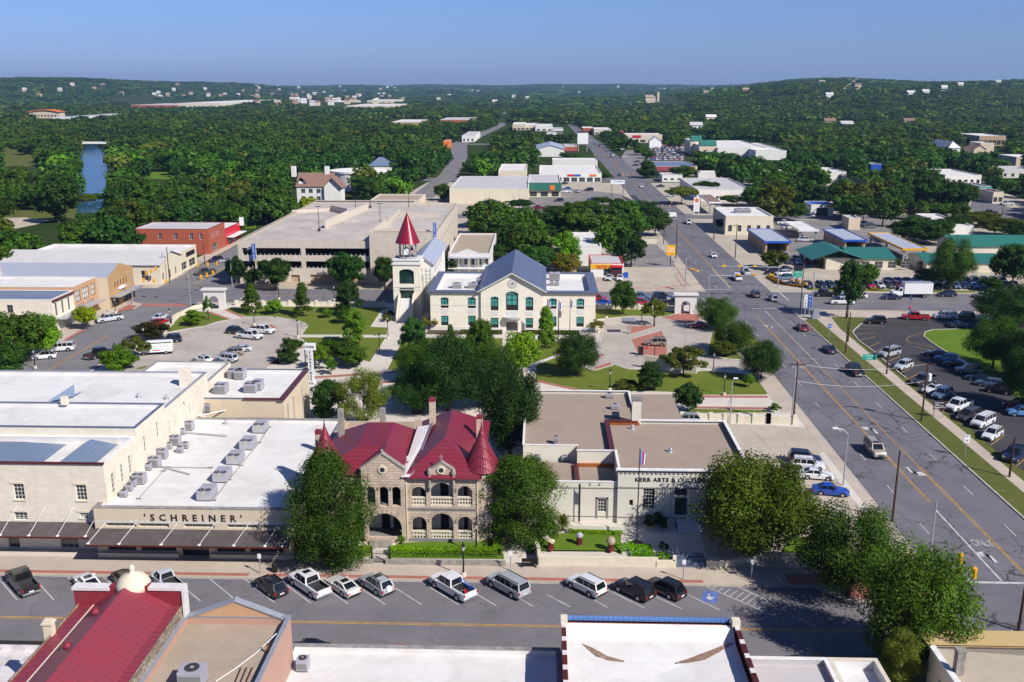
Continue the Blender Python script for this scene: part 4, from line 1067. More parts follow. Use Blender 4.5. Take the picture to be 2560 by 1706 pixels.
def car_proto(kind,tier,opts=()):
 k=(kind,tier,tuple(opts))
 if k in _proto:return _proto[k],False
 mb,g,lights,wheels,mir,mats=car_parts(kind,tier,opts)
 cname={'sedan':'parked_car','coupe':'parked_car','suv':'sport_utility_vehicle','crossover':'sport_utility_vehicle','bigsuv':'sport_utility_vehicle','minivan':'minivan','hatch':'parked_car','pickup':'pickup_truck','regcab':'pickup_truck'}[kind]
 if tier=='far':
  allb=MB()
  def add(m,mi):
   i=len(allb.v);allb.v+=m.v;allb.f+=[tuple(i+a for a in f) for f in m.f];allb.m+=[mi(x) for x in m.m]
  add(mb,lambda x:x);add(g,lambda x:[0,5,1][x])
  for nm,m in lights:add(m,lambda x,nm=nm:6 if nm=='headlight' else 7)
  for t,kk in wheels:add(t,lambda x:1);add(kk,lambda x:3)
  root=build(cname,allb,mats+[M['car_glass'],M['headlight'],M['taillight']])
 else:
  root=thing(cname,'','car')
  build('body',mb,mats,root,local=True,bevel=.035,smooth=False)
  cb_=build('cabin',g,[M['paint'],M['car_glass'],M['car_trim']],root,local=True)
  for nm,m in lights:build(nm,m,M['headlight' if nm=='headlight' else 'taillight'],root,local=True)
  for t,kk in wheels:
   wo=build('wheel',t,M['black'],root,local=True);ro=build('rim',kk,M['chrome'],wo,local=True)
  for m in mir:build('mirror',m,M['paint'],root,local=True)
 _proto[k]=root;return root,True
CC=dict(white=(.72,.72,.73),pearl=(.66,.64,.60),silver=(.38,.40,.43),lsilver=(.50,.53,.58),grey=(.16,.165,.17),black=(.012,.012,.015),navy=(.012,.022,.06),blue=(.01,.06,.35),bluegrey=(.10,.16,.25),
 red=(.42,.01,.02),maroon=(.20,.01,.03),crimson=(.32,.012,.05),tan=(.30,.25,.20),champagne=(.40,.34,.27),brown=(.07,.05,.04),dgrey=(.05,.05,.055),skyblue=(.10,.25,.5),green=(.03,.07,.06))
VEH=[]
def car(kind,color,k,x,y,head,label,tier='near',opts=(),group=None,zc=.6,name=None,z=.04,at=None):
 p=at if at else w(k,x,y,z+zc)
 pr,new=car_proto(kind,tier,opts)
 cat={'pickup':'pickup truck','regcab':'pickup truck','minivan':'minivan'}.get(kind,'car')
 c4=(*CC[color],1)
 if new:
  r=pr;r.location=(p[0],p[1],z);r.rotation_euler=(0,0,radians(head));tag(r,label,cat,group);r.color=c4
  for ch in r.children:
   ch.color=c4
 else:r=dup(pr,(p[0],p[1],z),radians(head),label,group,c4,cat)
 if group is None and 'group' in r.keys():del r['group']
 if name:r.name=name
 VEH.append((p[0],p[1]));return r
FG='cars parked nose-in along the front street'
S_=.034
car('pickup','black','E',205,645,135,'black crew cab pickup truck parked leftmost on the front street',group=FG)
car('sedan','white','E',800,650,135,'white sedan with black sunroof parked behind the red metal roof',opts=('sunroof',),group=FG)
car('hatch','brown','E',1140,610,135,'dark olive brown car mostly hidden behind the small white dome',group=FG)
car('regcab','lsilver','E',1530,640,135,'silver pickup truck with empty white bed beside the white dome',group=FG)
car('crossover','black','F',135,680,135,'glossy black hatchback beside the big white crew cab pickup',group=FG)
car('pickup','white','F',490,668,135,'white lifted crew cab pickup with black sunroof and open bed',opts=('sunroof',),group=FG)
car('coupe','pearl','F',790,675,135,'pearl white sleek sedan with sunroof between pickup and silver utility car',opts=('sunroof',),group=FG)
rav=car('crossover','silver','F',1103,662,135,'small silver utility car with white round spare wheel cover on its back door',group=FG,opts=('sunroof','rack'))
sp=MB().tube((-2.30,0,.95),(-2.50,0,.95),.36,.34,18);build('spare_wheel_cover',sp,M['white'],rav,local=True)
ram=car('pickup','white','F',1805,690,135,'white dual rear wheel work pickup carrying a blue ladder and red can',group=FG)
ld=MB()
for y in(-.72,-.34):ld.tube((-2.8,y,1.3),(-.7,y,1.62),.035,.035,6)
for i in range(8):t=i/7;ld.tube((-2.7+1.95*t,-.72,1.31+.29*t),(-2.7+1.95*t,-.34,1.31+.29*t),.025,.025,5)
def onto(name,mb,mats,root,label,cat):
 """a separate thing lying in / on a vehicle"""
 o=build(name,mb,mats);o.location=root.location;o.rotation_euler=root.rotation_euler;return tag(o,label,cat)
onto('ladder',ld,M['skyblue'] if 'skyblue' in M else M['blue'],ram,'blue and white ladder lying along the bed of the white work pickup','ladder')
onto('fuel_can',MB().box(-2.5,.1,.75,-2.2,.4,1.25),M['red'],ram,'red fuel can standing in the bed of the white work pickup','can')
onto('garden_hose',MB().lathe((-2.0,.25,.76),[(.3,0),(.36,.08),(.3,.14),(.22,.08)],14),M['teal'],ram,'coiled green hose lying in the bed of the work pickup','hose')
car('bigsuv','silver','G',-35,680,135,'long silver and grey utility wagon right of the white work pickup',group=FG)
car('suv','white','G',680,680,135,'white utility car with dark side windows and grey lower cladding',group=FG,opts=('rack',))
car('suv','black','G',1120,715,135,'boxy black utility car with a chrome side step',group=FG)
car('crossover','black','G',1405,700,135,'rounded black crossover parked rightmost in the front street row',group=FG,opts=('rack',))
car('sedan','black','F',455,1235,178,'dark car on the near kerb showing only its roof over the white roof',zc=1.0)
car('sedan','red','F',1275,1290,178,'red car on the near kerb, only a corner of it in view',zc=1.0)
car('sedan','black','H',360,1345,178,'black car with a white roof on the near kerb under the big tree',zc=1.2)
# avenue traffic
AG='vehicles driving on the wide avenue'
car('bigsuv','champagne','D',980,825,-90,'champagne utility wagon driving towards the viewer on the avenue',group=AG,opts=('sunroof',))
car('pickup','black','D',795,95,92,'black pickup truck driving away past the park kerb',group=AG)
car('sedan','navy','L',562,1295,92,'dark blue sedan driving away on the avenue',group=AG)
car('sedan','maroon','L',315,1095,91,'dark red sedan driving away on the avenue',group=AG)
car('suv','dgrey','K',2232,795,91,'dark boxy utility car with spare wheel crossing the junction',group=AG)
car('hatch','silver','L',45,830,91,'silver hatchback crossing the junction',group=AG)
car('pickup','white','K',2065,640,91,'white pickup truck waiting below the signal gantry',group=AG)
car('pickup','lsilver','K',2145,590,91,'pale blue pickup truck beside the white one past the junction',group=AG)
car('hatch','white','K',1850,437,-90,'small white car driving towards the junction',group=AG)
car('pickup','pearl','K',1618,132,-90,'pale pickup truck driving down past the petrol station','far',group=AG)
for col,k,x,y,h,lb in(('black','O',983,985,-90,'dark car below the second row of signals'),('white','O',1188,1088,-90,'white car beyond the petrol station'),('black','O',800,718,-90,'small dark car far up the avenue'),('grey','O',760,700,-90,'tiny grey car far up the avenue'),('red','O',683,690,90,'tiny red car far up the avenue'),('dgrey','O',515,565,-90,'farthest dark car where the avenue narrows'),('pearl','O',720,665,-90,'tiny pale car far up the avenue near the kerb')):
 car('sedan',col,k,x,y,h,lb,'far',group=AG)
 # cross street
CG='vehicles on the cross street'
car('pickup','black','L',522,792,180,'black pickup truck waiting behind the signal pole on the cross street',group=CG)
car('pickup','white','L',678,862,0,'white pickup truck beside the crooked tree on the cross street',group=CG)
car('sedan','navy','L',690,822,180,'dark blue car behind the white pickup on the cross street',group=CG)
car('crossover','white','L',825,805,180,'white crossover behind the crooked tree on the cross street',group=CG)
car('sedan','white','L',745,778,180,'white car at the far kerb behind the crooked tree',group=CG)
car('sedan','navy','L',1130,818,180,'dark navy sedan in front of the white box truck',group=CG)
car('crossover','navy','L',1642,793,180,'dark blue utility car following the white box truck',group=CG)
car('sedan','silver','L',1965,803,180,'pale car half hidden by the park trees on the cross street',group=CG)
QG='cars queuing behind the courthouse'
car('crossover','red','K',790,832,0,'bright red utility car at the corner of the courthouse',group=QG)
car('sedan','blue','K',850,868,0,'blue car half hidden behind the small tree by the courthouse',group=QG)
car('pickup','bluegrey','K',1165,820,0,'blue pickup truck in the queue behind the green tree',group=QG)
car('minivan','crimson','K',1180,868,0,'crimson minivan in the queue in front of the blue pickup',group=QG)
car('minivan','navy','K',1372,812,0,'dark blue minivan in the middle of the queue',group=QG)
car('sedan','silver','K',1500,835,0,'silver sedan at the head of the far queue lane',group=QG)
car('pickup','black','K',1490,872,0,'black pickup truck at the head of the near queue lane',group=QG)
car('sedan','dgrey','K',1330,862,0,'dark grey car behind the black pickup in the near lane',group=QG)
# left street and drives
car('pickup','lsilver','I',1003,1018,225,'silver blue pickup truck parked by the yellow-green tree')
car('bigsuv','white','I',560,1288,195,'white utility car with black rear windows parked at the left kerb')
car('crossover','white','I',405,1358,200,'white rounded car parked beside the lamp post at left')
car('pickup','black','I',905,1342,65,'black pickup truck driving up the left street',z=.04)
car('sedan','lsilver','I',1475,1000,75,'pale blue sedan driving up towards the left junction')
car('sedan','red','I',1470,1045,75,'red car half hidden behind the dark plum tree')
car('pickup','dgrey','I',1880,592,225,'dark pickup truck waiting in the left junction')
car('crossover','navy','I',1980,475,235,'dark utility car beyond the left junction','far')
car('sedan','silver','I',2060,482,235,'silver sedan beyond the left junction','far')
PG='cars parked in the left circular lot'
z_=BZ
car('crossover','black','I',2172,1132,-15,'black utility car nearest the lawn in the circular lot',group=PG,z=z_)
car('pickup','white','I',2290,1175,-20,'white pickup truck with open bed in the circular lot',group=PG,z=z_)
car('pickup','white','J',50,1125,-15,'rear white pickup truck with black bed in the circular lot',group=PG,z=z_)
car('sedan','lsilver','I',2205,1295,205,'pale blue sedan at the back of the middle cluster',group=PG,z=z_)
car('crossover','tan','I',2130,1328,200,'tan car in the middle cluster of the circular lot',group=PG,z=z_)
car('suv','lsilver','I',2078,1385,160,'silver blue utility car beside the black one in the lot',group=PG,z=z_)
car('sedan','white','I',1860,1388,145,'white sedan with sunroof standing at the front of the lot',group=PG,z=z_,opts=('sunroof',))
car('crossover','black','I',1980,1445,148,'black utility car on the red brick patch near the white roof',group=PG,z=z_)
car('suv','navy','I',1565,1210,200,'dark utility car behind the tall white van',group=PG,z=z_)
# right plaza and arts building yard
car('suv','tan','K',1320,1238,172,'tan utility car standing on the red brick diamond',z=z_)
car('sedan','maroon','K',1700,1075,175,'dark red car in the shade of the round tree',z=z_)
car('crossover','silver','C',1600,545,178,'silver lilac car parked behind the gravel roofed building',z=z_)
YG='cars in the yard of the arts building'
car('suv','navy','D',335,905,-12,'dark blue utility car at the back of the yard row',group=YG,z=z_)
car('suv','white','D',370,965,-12,'white utility car with roof rack in the yard row',group=YG,z=z_)
car('sedan','white','D',445,1050,-10,'white sedan in the yard beside the tree',group=YG,z=z_)
car('sedan','blue','D',575,1195,-12,'bright blue sedan in the yard nearest the viewer',group=YG,z=z_)
# park lot
LG='cars in the curved park lot'
z_=BZ+.02
for kd,c,k,x,y,h,lb in(
 ('suv','black','L',988,1038,172,'black utility car at the round end of the park lot'),('pickup','red','L',1355,1002,170,'bright red pickup truck along the top kerb of the park lot'),
 ('bigsuv','lsilver','L',1625,997,172,'pale blue utility wagon right of the red pickup'),('suv','black','L',1800,998,172,'dark car in tree shade right of the pale blue wagon'),
 ('sedan','navy','L',1750,1072,10,'dark blue car in tree shade beside the green island'),('bigsuv','silver','L',1112,1335,215,'silver utility car behind the thin brown pole'),
 ('crossover','lsilver','L',1245,1445,222,'pale blue crossover in the park lot'),('pickup','dgrey','D',1440,190,215,'dark pickup truck behind the tall utility pole'),
 ('coupe','white','D',1515,265,215,'white coupe with sunroof left of the blue grey utility car'),('suv','bluegrey','D',1600,315,220,'blue grey utility car between white coupe and white pickup'),
 ('pickup','white','D',1752,420,218,'white pickup truck behind the brown sign'),('minivan','dgrey','D',1842,508,220,'dark grey minivan between two white vehicles'),
 ('bigsuv','white','D',1972,570,222,'white utility wagon with long dark windows'),('crossover','white','D',2060,680,225,'white crossover nearest the small white route sign'),
 ('pickup','navy','D',2275,865,225,'dark blue pickup truck at the right edge of the park lot'),('suv','skyblue','D',2330,480,175,'light blue car cut by the right edge of the photo'),
 ('sedan','navy','L',1548,1338,150,'navy car first in the shaded island row'),('crossover','skyblue','L',1645,1382,150,'mid blue crossover second in the shaded island row'),
 ('sedan','black','L',1730,1430,150,'black car third in the shaded island row'),('suv','tan','D',1840,95,165,'tan car catching the sun in the shaded island row'),
 ('sedan','navy','D',1945,165,150,'navy car below the tan one in the island row'),('crossover','bluegrey','D',2030,215,150,'blue grey crossover deep in tree shade'),
 ('suv','black','D',2120,275,150,'black utility car deep in tree shade'),('suv','maroon','D',2290,420,150,'dark maroon car at the end of the shaded row')):
 car(kd,c,k,x,y,h,lb,group=LG,z=z_,opts=('sunroof',) if kd=='coupe' else())
 # dealer lots
DG='cars packed in the lots beyond the cross street'
dl=[('suv','lsilver',160,440,'pale blue'),('sedan','crimson',245,462,'crimson'),('suv','bluegrey',310,440,'blue grey'),('suv','bluegrey',398,440,'steel blue'),('sedan','navy',195,492,'navy'),('sedan','white',280,497,'white'),('suv','crimson',360,487,'dark red'),('suv','maroon',440,483,'maroon')]
for i,(kd,c,x,y,cn) in enumerate(dl):car(kd,c,'L',x,y,262,'%s car in the small cluster left of the green-roofed office%s'%(cn,'' if i<4 else ', front line'),'far',group=DG,z=.06)
for i,(kd,c,x,y,cn) in enumerate([('sedan','navy',20,555,'navy'),('sedan','navy',150,560,'dark blue'),('crossover','white',135,600,'white'),('crossover','bluegrey',155,640,'steel blue'),('sedan','navy',235,685,'deep blue'),('sedan','black',40,590,'black')]):
 car(kd,c,'L',x,y,200,'%s car beside the flower bed at the junction corner'%cn,'far',group=DG,z=.06)
row=[(372,'dgrey','dark grey'),(485,'navy','navy'),(572,'green','dark green'),(660,'maroon','maroon'),(748,'navy','dark blue'),(830,'green','bottle green'),(925,'crimson','crimson'),(1020,'lsilver','silver'),(1112,'dgrey','charcoal'),(1185,'maroon','wine red')]
for i,(x,c,cn) in enumerate(row):car('crossover',c,'L',x,710,278,'%s car in the front dealer row facing the cross street, %s from left'%(cn,['first','second','third','fourth','fifth','sixth','seventh','eighth','ninth','tenth'][i]),'far',group=DG,z=.06)
NUM=['first','second','third','fourth','fifth','sixth','seventh','eighth','ninth','tenth','eleventh','twelfth','thirteenth','fourteenth','fifteenth','sixteenth','seventeenth','eighteenth','nineteenth','twentieth']
for i,(x,c) in enumerate([(1110,'navy'),(1195,'bluegrey'),(1280,'navy'),(1368,'skyblue'),(1500,'navy')]):car('sedan',c,'L',x,668,275,'blue car in the second dealer row above the box truck, %s from left'%NUM[i],'far',group=DG,z=.06)
for i,(x,y,c) in enumerate([(1560,718,'dgrey'),(1640,712,'navy'),(1722,715,'bluegrey'),(1805,712,'navy'),(1892,715,'skyblue'),(1978,712,'blue'),(2065,705,'navy'),(2170,700,'navy'),(2260,700,'dgrey')]):
 car('sedan',c,'L',x,y,265,'%s car in the dealer row right of the box truck'%NUM[i],'far',group=DG,z=.06)
for i,(x,c) in enumerate([(1640,'navy'),(1730,'dgrey'),(1815,'navy'),(1900,'navy'),(1985,'bluegrey'),(2070,'dgrey'),(2150,'navy')]):car('crossover',c,'L',x,668,265,'%s car in the rear dealer row right of the tall tree'%NUM[i],'far',group=DG,z=.06)
MG='cars standing in the lots of the middle town'
for kd,c,k,x,y,h,lb in(
 ('pickup','lsilver','L',340,295,180,'silver pickup truck in front of the fence by the drive-through bays'),('pickup','white','L',1355,475,150,'white pickup truck behind the green-roofed office'),
 ('pickup','white','L',890,150,180,'white pickup truck beside the small tan kiosk'),('crossover','grey','L',935,172,180,'grey car beside the small tan kiosk'),
 ('coupe','white','L',192,178,180,'white car left of the flat canopy'),('sedan','blue','L',175,152,180,'blue car behind the white one by the canopy'),('pickup','white','L',150,138,180,'white pickup farthest left of the flat canopy'),
 ('sedan','lsilver','K',892,640,255,'silver sedan parked at the loans shop'),('sedan','white','K',993,643,262,'white sedan parked at the loans shop by the blue bin'),('sedan','white','K',1030,450,120,'white car behind the loans shop'),('sedan','red','K',1015,462,120,'red car behind the loans shop'),
 ('crossover','white','O',500,1133,190,'white car beside the green fronted store'),('crossover','blue','O',500,1112,190,'blue car beside the green fronted store'),('sedan','black','O',475,1060,200,'black car at the corner of the green fronted store'),
 ('sedan','silver','O',602,1132,100,'grey car alone in the store lot'),('minivan','black','O',705,1118,180,'black van in the store lot'),('crossover','navy','O',430,1215,185,'dark blue car low in the store lot'),
 ('pickup','maroon','O',242,1287,170,'maroon pickup truck at the bottom left of the store lot'),('sedan','navy','O',735,1202,190,'navy car half behind the trees of the store lot'),('sedan','white','O',898,1212,190,'white car by the avenue edge of the store lot'),
 ('sedan','black','O',1360,1085,180,'black car left of the umbrella-shaped tree'),('crossover','lsilver','O',1455,1172,180,'pale utility car under the umbrella-shaped tree'),('crossover','white','O',1030,815,180,'white car in the slanting lot'),('sedan','navy','O',1130,893,180,'navy car low in the slanting lot'),
 ('sedan','white','O',1005,748,180,'white car at the top of the slanting lot'),('sedan','red','O',975,750,180,'red car at the top of the slanting lot'),('sedan','navy','O',1145,860,180,'dark car in the middle of the slanting lot'),
 ('sedan','black','P',1955,1340,185,'black car in the far right lot'),('pickup','black','P',2035,1330,180,'black and white pickup in the far right lot'),('pickup','lsilver','P',2195,1248,190,'pale pickup beside the far right road'),
 ('crossover','white','L',1410,298,100,'white car between the solar canopy and the trees')):
 car(kd,c,k,x,y,h,lb,'far',group=MG,z=.07)
 # the big car park far off: rows of single cars
rr=random.Random(3);n=0
for ry in range(7):
 for rx in range(17):
  if rr.random()<.12:continue
  x=1285+rx*17.5-ry*1.5;y=712+ry*22+rr.uniform(-1,1)
  kd=rr.choice(['sedan','crossover','suv','pickup','hatch']);c=rr.choice(['white','white','silver','black','navy','grey','red','blue','lsilver','pearl','maroon'])
  car(kd,c,'O',x,y,90+rr.uniform(-6,6),'small car in the crowded car park in front of the pale superstore','far',group='cars crowding the superstore car park',z=.08);n+=1
  # tall white van with graphics
def van(p,head,label):
 t=thing('delivery_van',label,'van',(p[0],p[1],BZ),radians(head))
 hw=1.0;pr=[(-3.4,.45),(-3.4,2.45),(-3.2,2.7),(1.5,2.75),(2.0,2.5),(2.75,1.35),(3.35,1.05),(3.45,.45)]
 mb=MB()
 for i in range(len(pr)):
  a,b=pr[i],pr[(i+1)%len(pr)]
  mi=2 if i==4 else 0
  mb.q([(a[0],-hw*(.93 if a[1]>2.4 else 1),a[1]),(b[0],-hw*(.93 if b[1]>2.4 else 1),b[1]),(b[0],hw*(.93 if b[1]>2.4 else 1),b[1]),(a[0],hw*(.93 if a[1]>2.4 else 1),a[1])],mi)
 for s in(-1,1):q=[(a[0],s*hw*(.93 if a[1]>2.4 else 1),a[1]) for a in pr];mb.q(q if s>0 else q[::-1],0)
 mb.box(-3.45,-hw*1.01,.4,3.5,hw*1.01,.62,1)
 build('body',mb,[M['white'],M['car_trim'],M['car_glass']],t,local=True,bevel=.04)
 for s in(-1,1):
  g=MB().q([(1.25,s*hw*1.004,1.45),(2.35,s*hw*1.004,1.42),(1.85,s*hw*.955,2.25),(1.25,s*hw*.955,2.25)]);build('side_window',g,M['car_glass'],t,local=True)
 st=MB()
 for s in(-1,1):
  st.box(-3.3,s*hw*.962-.01,2.42,1.3,s*hw*.962+.01,2.62,0);st.box(-3.35,s*hw*1.008-.005,.95,-1.0,s*hw*1.008+.005,1.02,1)
  st.box(-.9,s*hw*1.008-.005,.9,.6,s*hw*1.008+.005,1.1,1);st.box(-.4,s*hw*1.005-.005,1.3,.9,s*hw*1.005+.005,1.95,2)
  for i in range(5):st.box(-2.6+i*.35,s*hw*1.006-.005,1.7+.12*(i%2),-2.45+i*.35,s*hw*1.006+.005,1.9+.1*(i%2),1+2*(i%2))
 build('side_graphics',st,[M['car_trim'],M['red'],plain('pale_green_panel',(.5,.66,.55),.5),M['yellow']],t,local=True)
 for x in(2.3,-2.1):
  for s in(-1,1):
   wv=build('wheel',MB().tube((x,s*.78,.38),(x,s*1.02,.38),.38,.38,18),M['black'],t,local=True)
   build('rim',MB().tube((x,s*.98,.38),(x,s*1.03,.38),.22,.2,12),M['chrome'],wv,local=True)
 for s in(-1,1):
  build('headlight',MB().box(3.15,s*.75-.18,.85,3.42,s*.75+.18,1.08),M['headlight'],t,local=True);build('taillight',MB().box(-3.43,s*.9-.06,1.0,-3.38,s*.9+.06,1.6),M['taillight'],t,local=True)
 return t
p=w('I',1430,1295,1.2);van(p,195,'tall white panel van with dark roof stripe and small red and green side graphics')
p=w('K',1450,68,1.0)
t=thing('panel_van','plain white windowless van turning across the avenue','van',(p[0],p[1],.05),pi)
mb=MB();pr=[(-2.6,.4),(-2.65,1.9),(-2.4,2.1),(1.2,2.1),(1.75,1.35),(2.6,1.1),(2.7,.4)]
for i in range(len(pr)):
 a,b=pr[i],pr[(i+1)%7];mb.q([(a[0],-.95,a[1]),(b[0],-.95,b[1]),(b[0],.95,b[1]),(a[0],.95,a[1])],1 if i==3 else 0)
for s in(-1,1):q=[(a[0],s*.95,a[1]) for a in pr];mb.q(q,0)
for s in(-1,1):mb.q([(.75,s*.96,1.3),(1.6,s*.96,1.3),(1.25,s*.96,1.9),(.75,s*.96,1.9)],1)
build('body',mb,[M['white'],M['car_glass']],t,local=True)
for x in(-1.7,1.7):
 for s in(-1,1):build('wheel',MB().tube((x,s*.8,.36),(x,s*.98,.36),.36,.36,14),M['black'],t,local=True)
 # box truck
p=w('L',1300,780,1.2)
t=thing('box_truck','white box truck with a long ribbed cargo body on the cross street','truck',(p[0]+.5,p[1],.03),pi)
c=MB().box(-5.0,-1.25,1.1,2.4,1.25,4.05);
build('cargo_box',c,M['white'],t,local=True,bevel=.03)
e=MB()
for x in np.arange(-4.9,2.4,.6):
 for s in(-1,1):e.box(x-.02,s*1.252-.008,1.15,x+.02,s*1.252+.008,4.0)
e.box(-5.02,-1.27,3.98,2.42,1.27,4.08);build('body_rail',e,M['metal_lt'],t,local=True)
cb=MB();pr=[(2.6,.7),(2.6,2.75),(3.5,2.75),(4.0,1.9),(5.2,1.6),(5.45,.6)]
for i in range(6):
 a,b=pr[i],pr[(i+1)%6];cb.q([(a[0],-1.05,a[1]),(b[0],-1.05,b[1]),(b[0],1.05,b[1]),(a[0],1.05,a[1])],1 if i==2 else 0)
for s in(-1,1):
 cb.q([(a[0],s*1.05,a[1]) for a in pr],0);cb.q([(2.8,s*1.06,1.8),(3.85,s*1.06,1.8),(3.45,s*1.06,2.6),(2.8,s*1.06,2.6)],1)
build('cab',cb,[M['white'],M['car_glass']],t,local=True);build('chassis',MB().box(-5,-.5,.65,5,.5,1.0),M['black'],t,local=True)
for x in(4.4,-2.9):
 for s in(-1,1):
  wv=build('wheel',MB().tube((x,s*.85,.5),(x,s*1.22,.5),.5,.5,18),M['black'],t,local=True);build('rim',MB().tube((x,s*1.2,.5),(x,s*1.23,.5),.27,.24,12),M['chrome'],wv,local=True)
  # dump truck far up the avenue
p=w('O',925,805,1.3)
t=thing('dump_truck','dark tipper truck with a pale cab far up the avenue','truck',(p[0],p[1],.05),-pi/2)
build('tipper_body',MB().box(-4,-1.25,1.1,1.6,1.25,3.3),M['black'],t,local=True);build('cab',MB().box(1.8,-1.1,.8,3.9,1.1,3.0),M['metal_lt'],t,local=True)
for x in(-2.6,3.0):
 for s in(-1,1):build('wheel',MB().tube((x,s*.9,.5),(x,s*1.25,.5),.5,.5,12),M['black'],t,local=True)
 # ================================================================ BUILDINGS ROUND THE FRONT STREET
def opx(k,rects,Y,x0,rise=0.0,st=None):
 """openings of a south wall at Y read off the photo: (xl, ytop, xr, ybot) -> (s0, s1, z0, z1)"""
 out=[]
 for r in rects:
  a,b=wy(k,r[0],r[3],Y),wy(k,r[2],r[1],Y);o=(a[0]-x0,b[0]-x0,a[2],b[2])
  rs=rise if len(r)<5 else r[4]
  if rs:o=o+(min(rs,(o[1]-o[0])/2),)
  out.append(o+((st,) if st else()))
 return out
def solid(name,parent,boxes,mat,**k):
 if name in('chimney','chimney_pot','downpipe','parapet','parapet_top','porch_door','porch_floor','corner_post','window_sill','bulkhead','handrail','copper_flashing','copper_gutter','eaves','string_course','belt_course'):
  for b in boxes:o=build(name,MB().box(*b),M[mat],parent,**k)
  return o
 mb=MB()
 for b in boxes:mb.box(*b)
 return build(name,mb,M[mat],parent,**k)
 # --- main limestone store, three stepped flat blocks
XM=-51.1
so=opx('A',[(135,1140,213,1283),(705,1150,785,1290)],103.5,-92);so+=opx('A',[(135,1400,245,1470),(735,1405,805,1452)],103.5,-92)
for i in range(2):so.append((6+i*9.2,7.4+i*9.2,so[0][2],so[0][3]))
so+=[(34.6,36.8,.3,2.6,dict(cols=3,rows=1)),(28.2,29.6,.2,2.4,dict(cols=1,rows=1))]
eo=[(1.6,2.6,6.6,9.2),(4.2,5.1,6.8,9.3),(6.6,7.5,7.0,9.5)]
t=building('limestone_store','large pale limestone store building with stepped white roofs, at left',-92,103.5,XM,112.6,11.1,'lime','white_roof',.7,'cap_white',.35,so,eo,win=dict(cols=3,rows=4,fw=.07),sill='pale_stone')
hr=MB();hip_roof(hr,-57.4,104.6,-52.9,111.6,10.5,12.0,0);hip_roof(hr,-84,104.6,-59.4,111.4,10.5,12.1,0);build('skylight_roof',hr,M['blue_roof_x'],t)
lm=MB();[lm.box(XM-41+o[0]-.2,103.44,o[3]+.02,XM-41+o[1]+.2,103.5,o[3]+.28) for o in so[:6]];build('lintel',lm,M['pale_stone'],t)
solid('coping',t,[(-92,103.3,11.15,XM+.1,103.6,11.35)],'copper')
def block(name,parent,x0,y0,x1,y1,z0,z1,wall,roof,capm,par=.45,east=(),south=()):
 mb=MB();mb.wall((x0,y0),(x1,y0),z0,z1,[o[:4] for o in south],.2);mb.wall((x1,y0),(x1,y1),z0,z1,[o[:4] for o in east],.2);mb.wall((x1,y1),(x0,y1),z0,z1);mb.wall((x0,y1),(x0,y0),z0,z1)
 c=.3
 for A,B in(((x0+c,y0+c),(x1-c,y0+c)),((x1-c,y0+c),(x1-c,y1-c)),((x1-c,y1-c),(x0+c,y1-c)),((x0+c,y1-c),(x0+c,y0+c))):
  mb.q([(A[0],A[1],z1-par),(B[0],B[1],z1-par),(B[0],B[1],z1),(A[0],A[1],z1)],1)
 build('upper_wall' if z0>0 else 'wall',mb,[M[wall],M[roof]],parent)
 build('roof',MB().q([(x0+c,y0+c,z1-par),(x1-c,y0+c,z1-par),(x1-c,y1-c,z1-par),(x0+c,y1-c,z1-par)]),M[roof],parent)
 e=.05;solid('coping',parent,[(x0-e,y0-e,z1,x1+e,y0+c+e,z1+.1),(x0-e,y1-c-e,z1,x1+e,y1+e,z1+.1),(x0-e,y0+c+e,z1,x0+c+e,y1-c-e,z1+.1),(x1-c-e,y0+c+e,z1,x1+e,y1-c-e,z1+.1)],capm)
 for o in east:window(parent,(x1,y0),(x1,y1),o,inset=.17,cols=2,rows=3)
 for o in south:window(parent,(x0,y0),(x1,y0),o,inset=.17,cols=2,rows=2)
block('b',t,-92,112.6,-50.95,122.2,0,12.3,'lime','white_roof','cap_blue',.45,east=[(2.0,2.7,8.2,10.4),(6.3,7.0,8.6,10.8)])
block('c',t,-92,122.2,XM,139.6,0,11.5,'lime','white_roof','cap_grey',.5,east=[(1.2,1.7,7.5,9.4),(3.2,3.7,7.7,9.5),(9,9.6,7.6,9.2)])
m=MB().prism([(-66.9,122.6),(-63.2,130),(-66.6,122.6)],11.0,11.03);m=MB();a=w('A',430,385,11.5);b=w('A',680,225,12.6);c=w('A',685,335,11.2)
m.q([a,c,b]);m.q([(a[0],a[1],11.02),(c[0]-.2,c[1]+.3,11.02),(c[0]-.2,c[1]+3,11.02)]);build('roof_monitor',m,M['blue_roof_x'],t)
solid('chimney',t,[(-53.4,134.2,11,-52.0,135.6,13.3),(-64.7,121.3,12.3,-63.9,121.9,13.4)],'lime')
# awnings with tie rods
def awning(parent,x0,x1,y0,yw,z0,z1,rods,zt):
 mb=MB();mb.q([(x0,y0,z0),(x1,y0,z0),(x1,yw,z1),(x0,yw,z1)]);mb.q([(x0,y0,z0-.12),(x1,y0,z0-.12),(x1,yw,z1-.12),(x0,yw,z1-.12)][::-1])
 for x in(x0,x1):mb.q([(x,y0,z0-.12),(x,y0,z0),(x,yw,z1),(x,yw,z1-.12)])
 a=build('awning',mb,M['dark_awning'],parent);f=build('awning_fascia',MB().box(x0-.03,y0-.06,z0-.16,x1+.03,y0,z0+.03),M['copper'],parent)
 r=MB()
 for x in rods:r.tube((x,y0+.25,z0+.08),(x+.9,yw-.02,zt),.03,.03,6);r.lathe((x,y0+.25,z0+.03),[(.2,0),(.2,.06),(.05,.1)],8)
 build('tie_rod',r,M['white'],parent)
awning(t,-92,-52.1,100.6,103.45,3.15,3.7,[-88,-83,-78.5,-74,-70.6,-67.3,-63,-59.6,-56.2,-52.9],5.6)
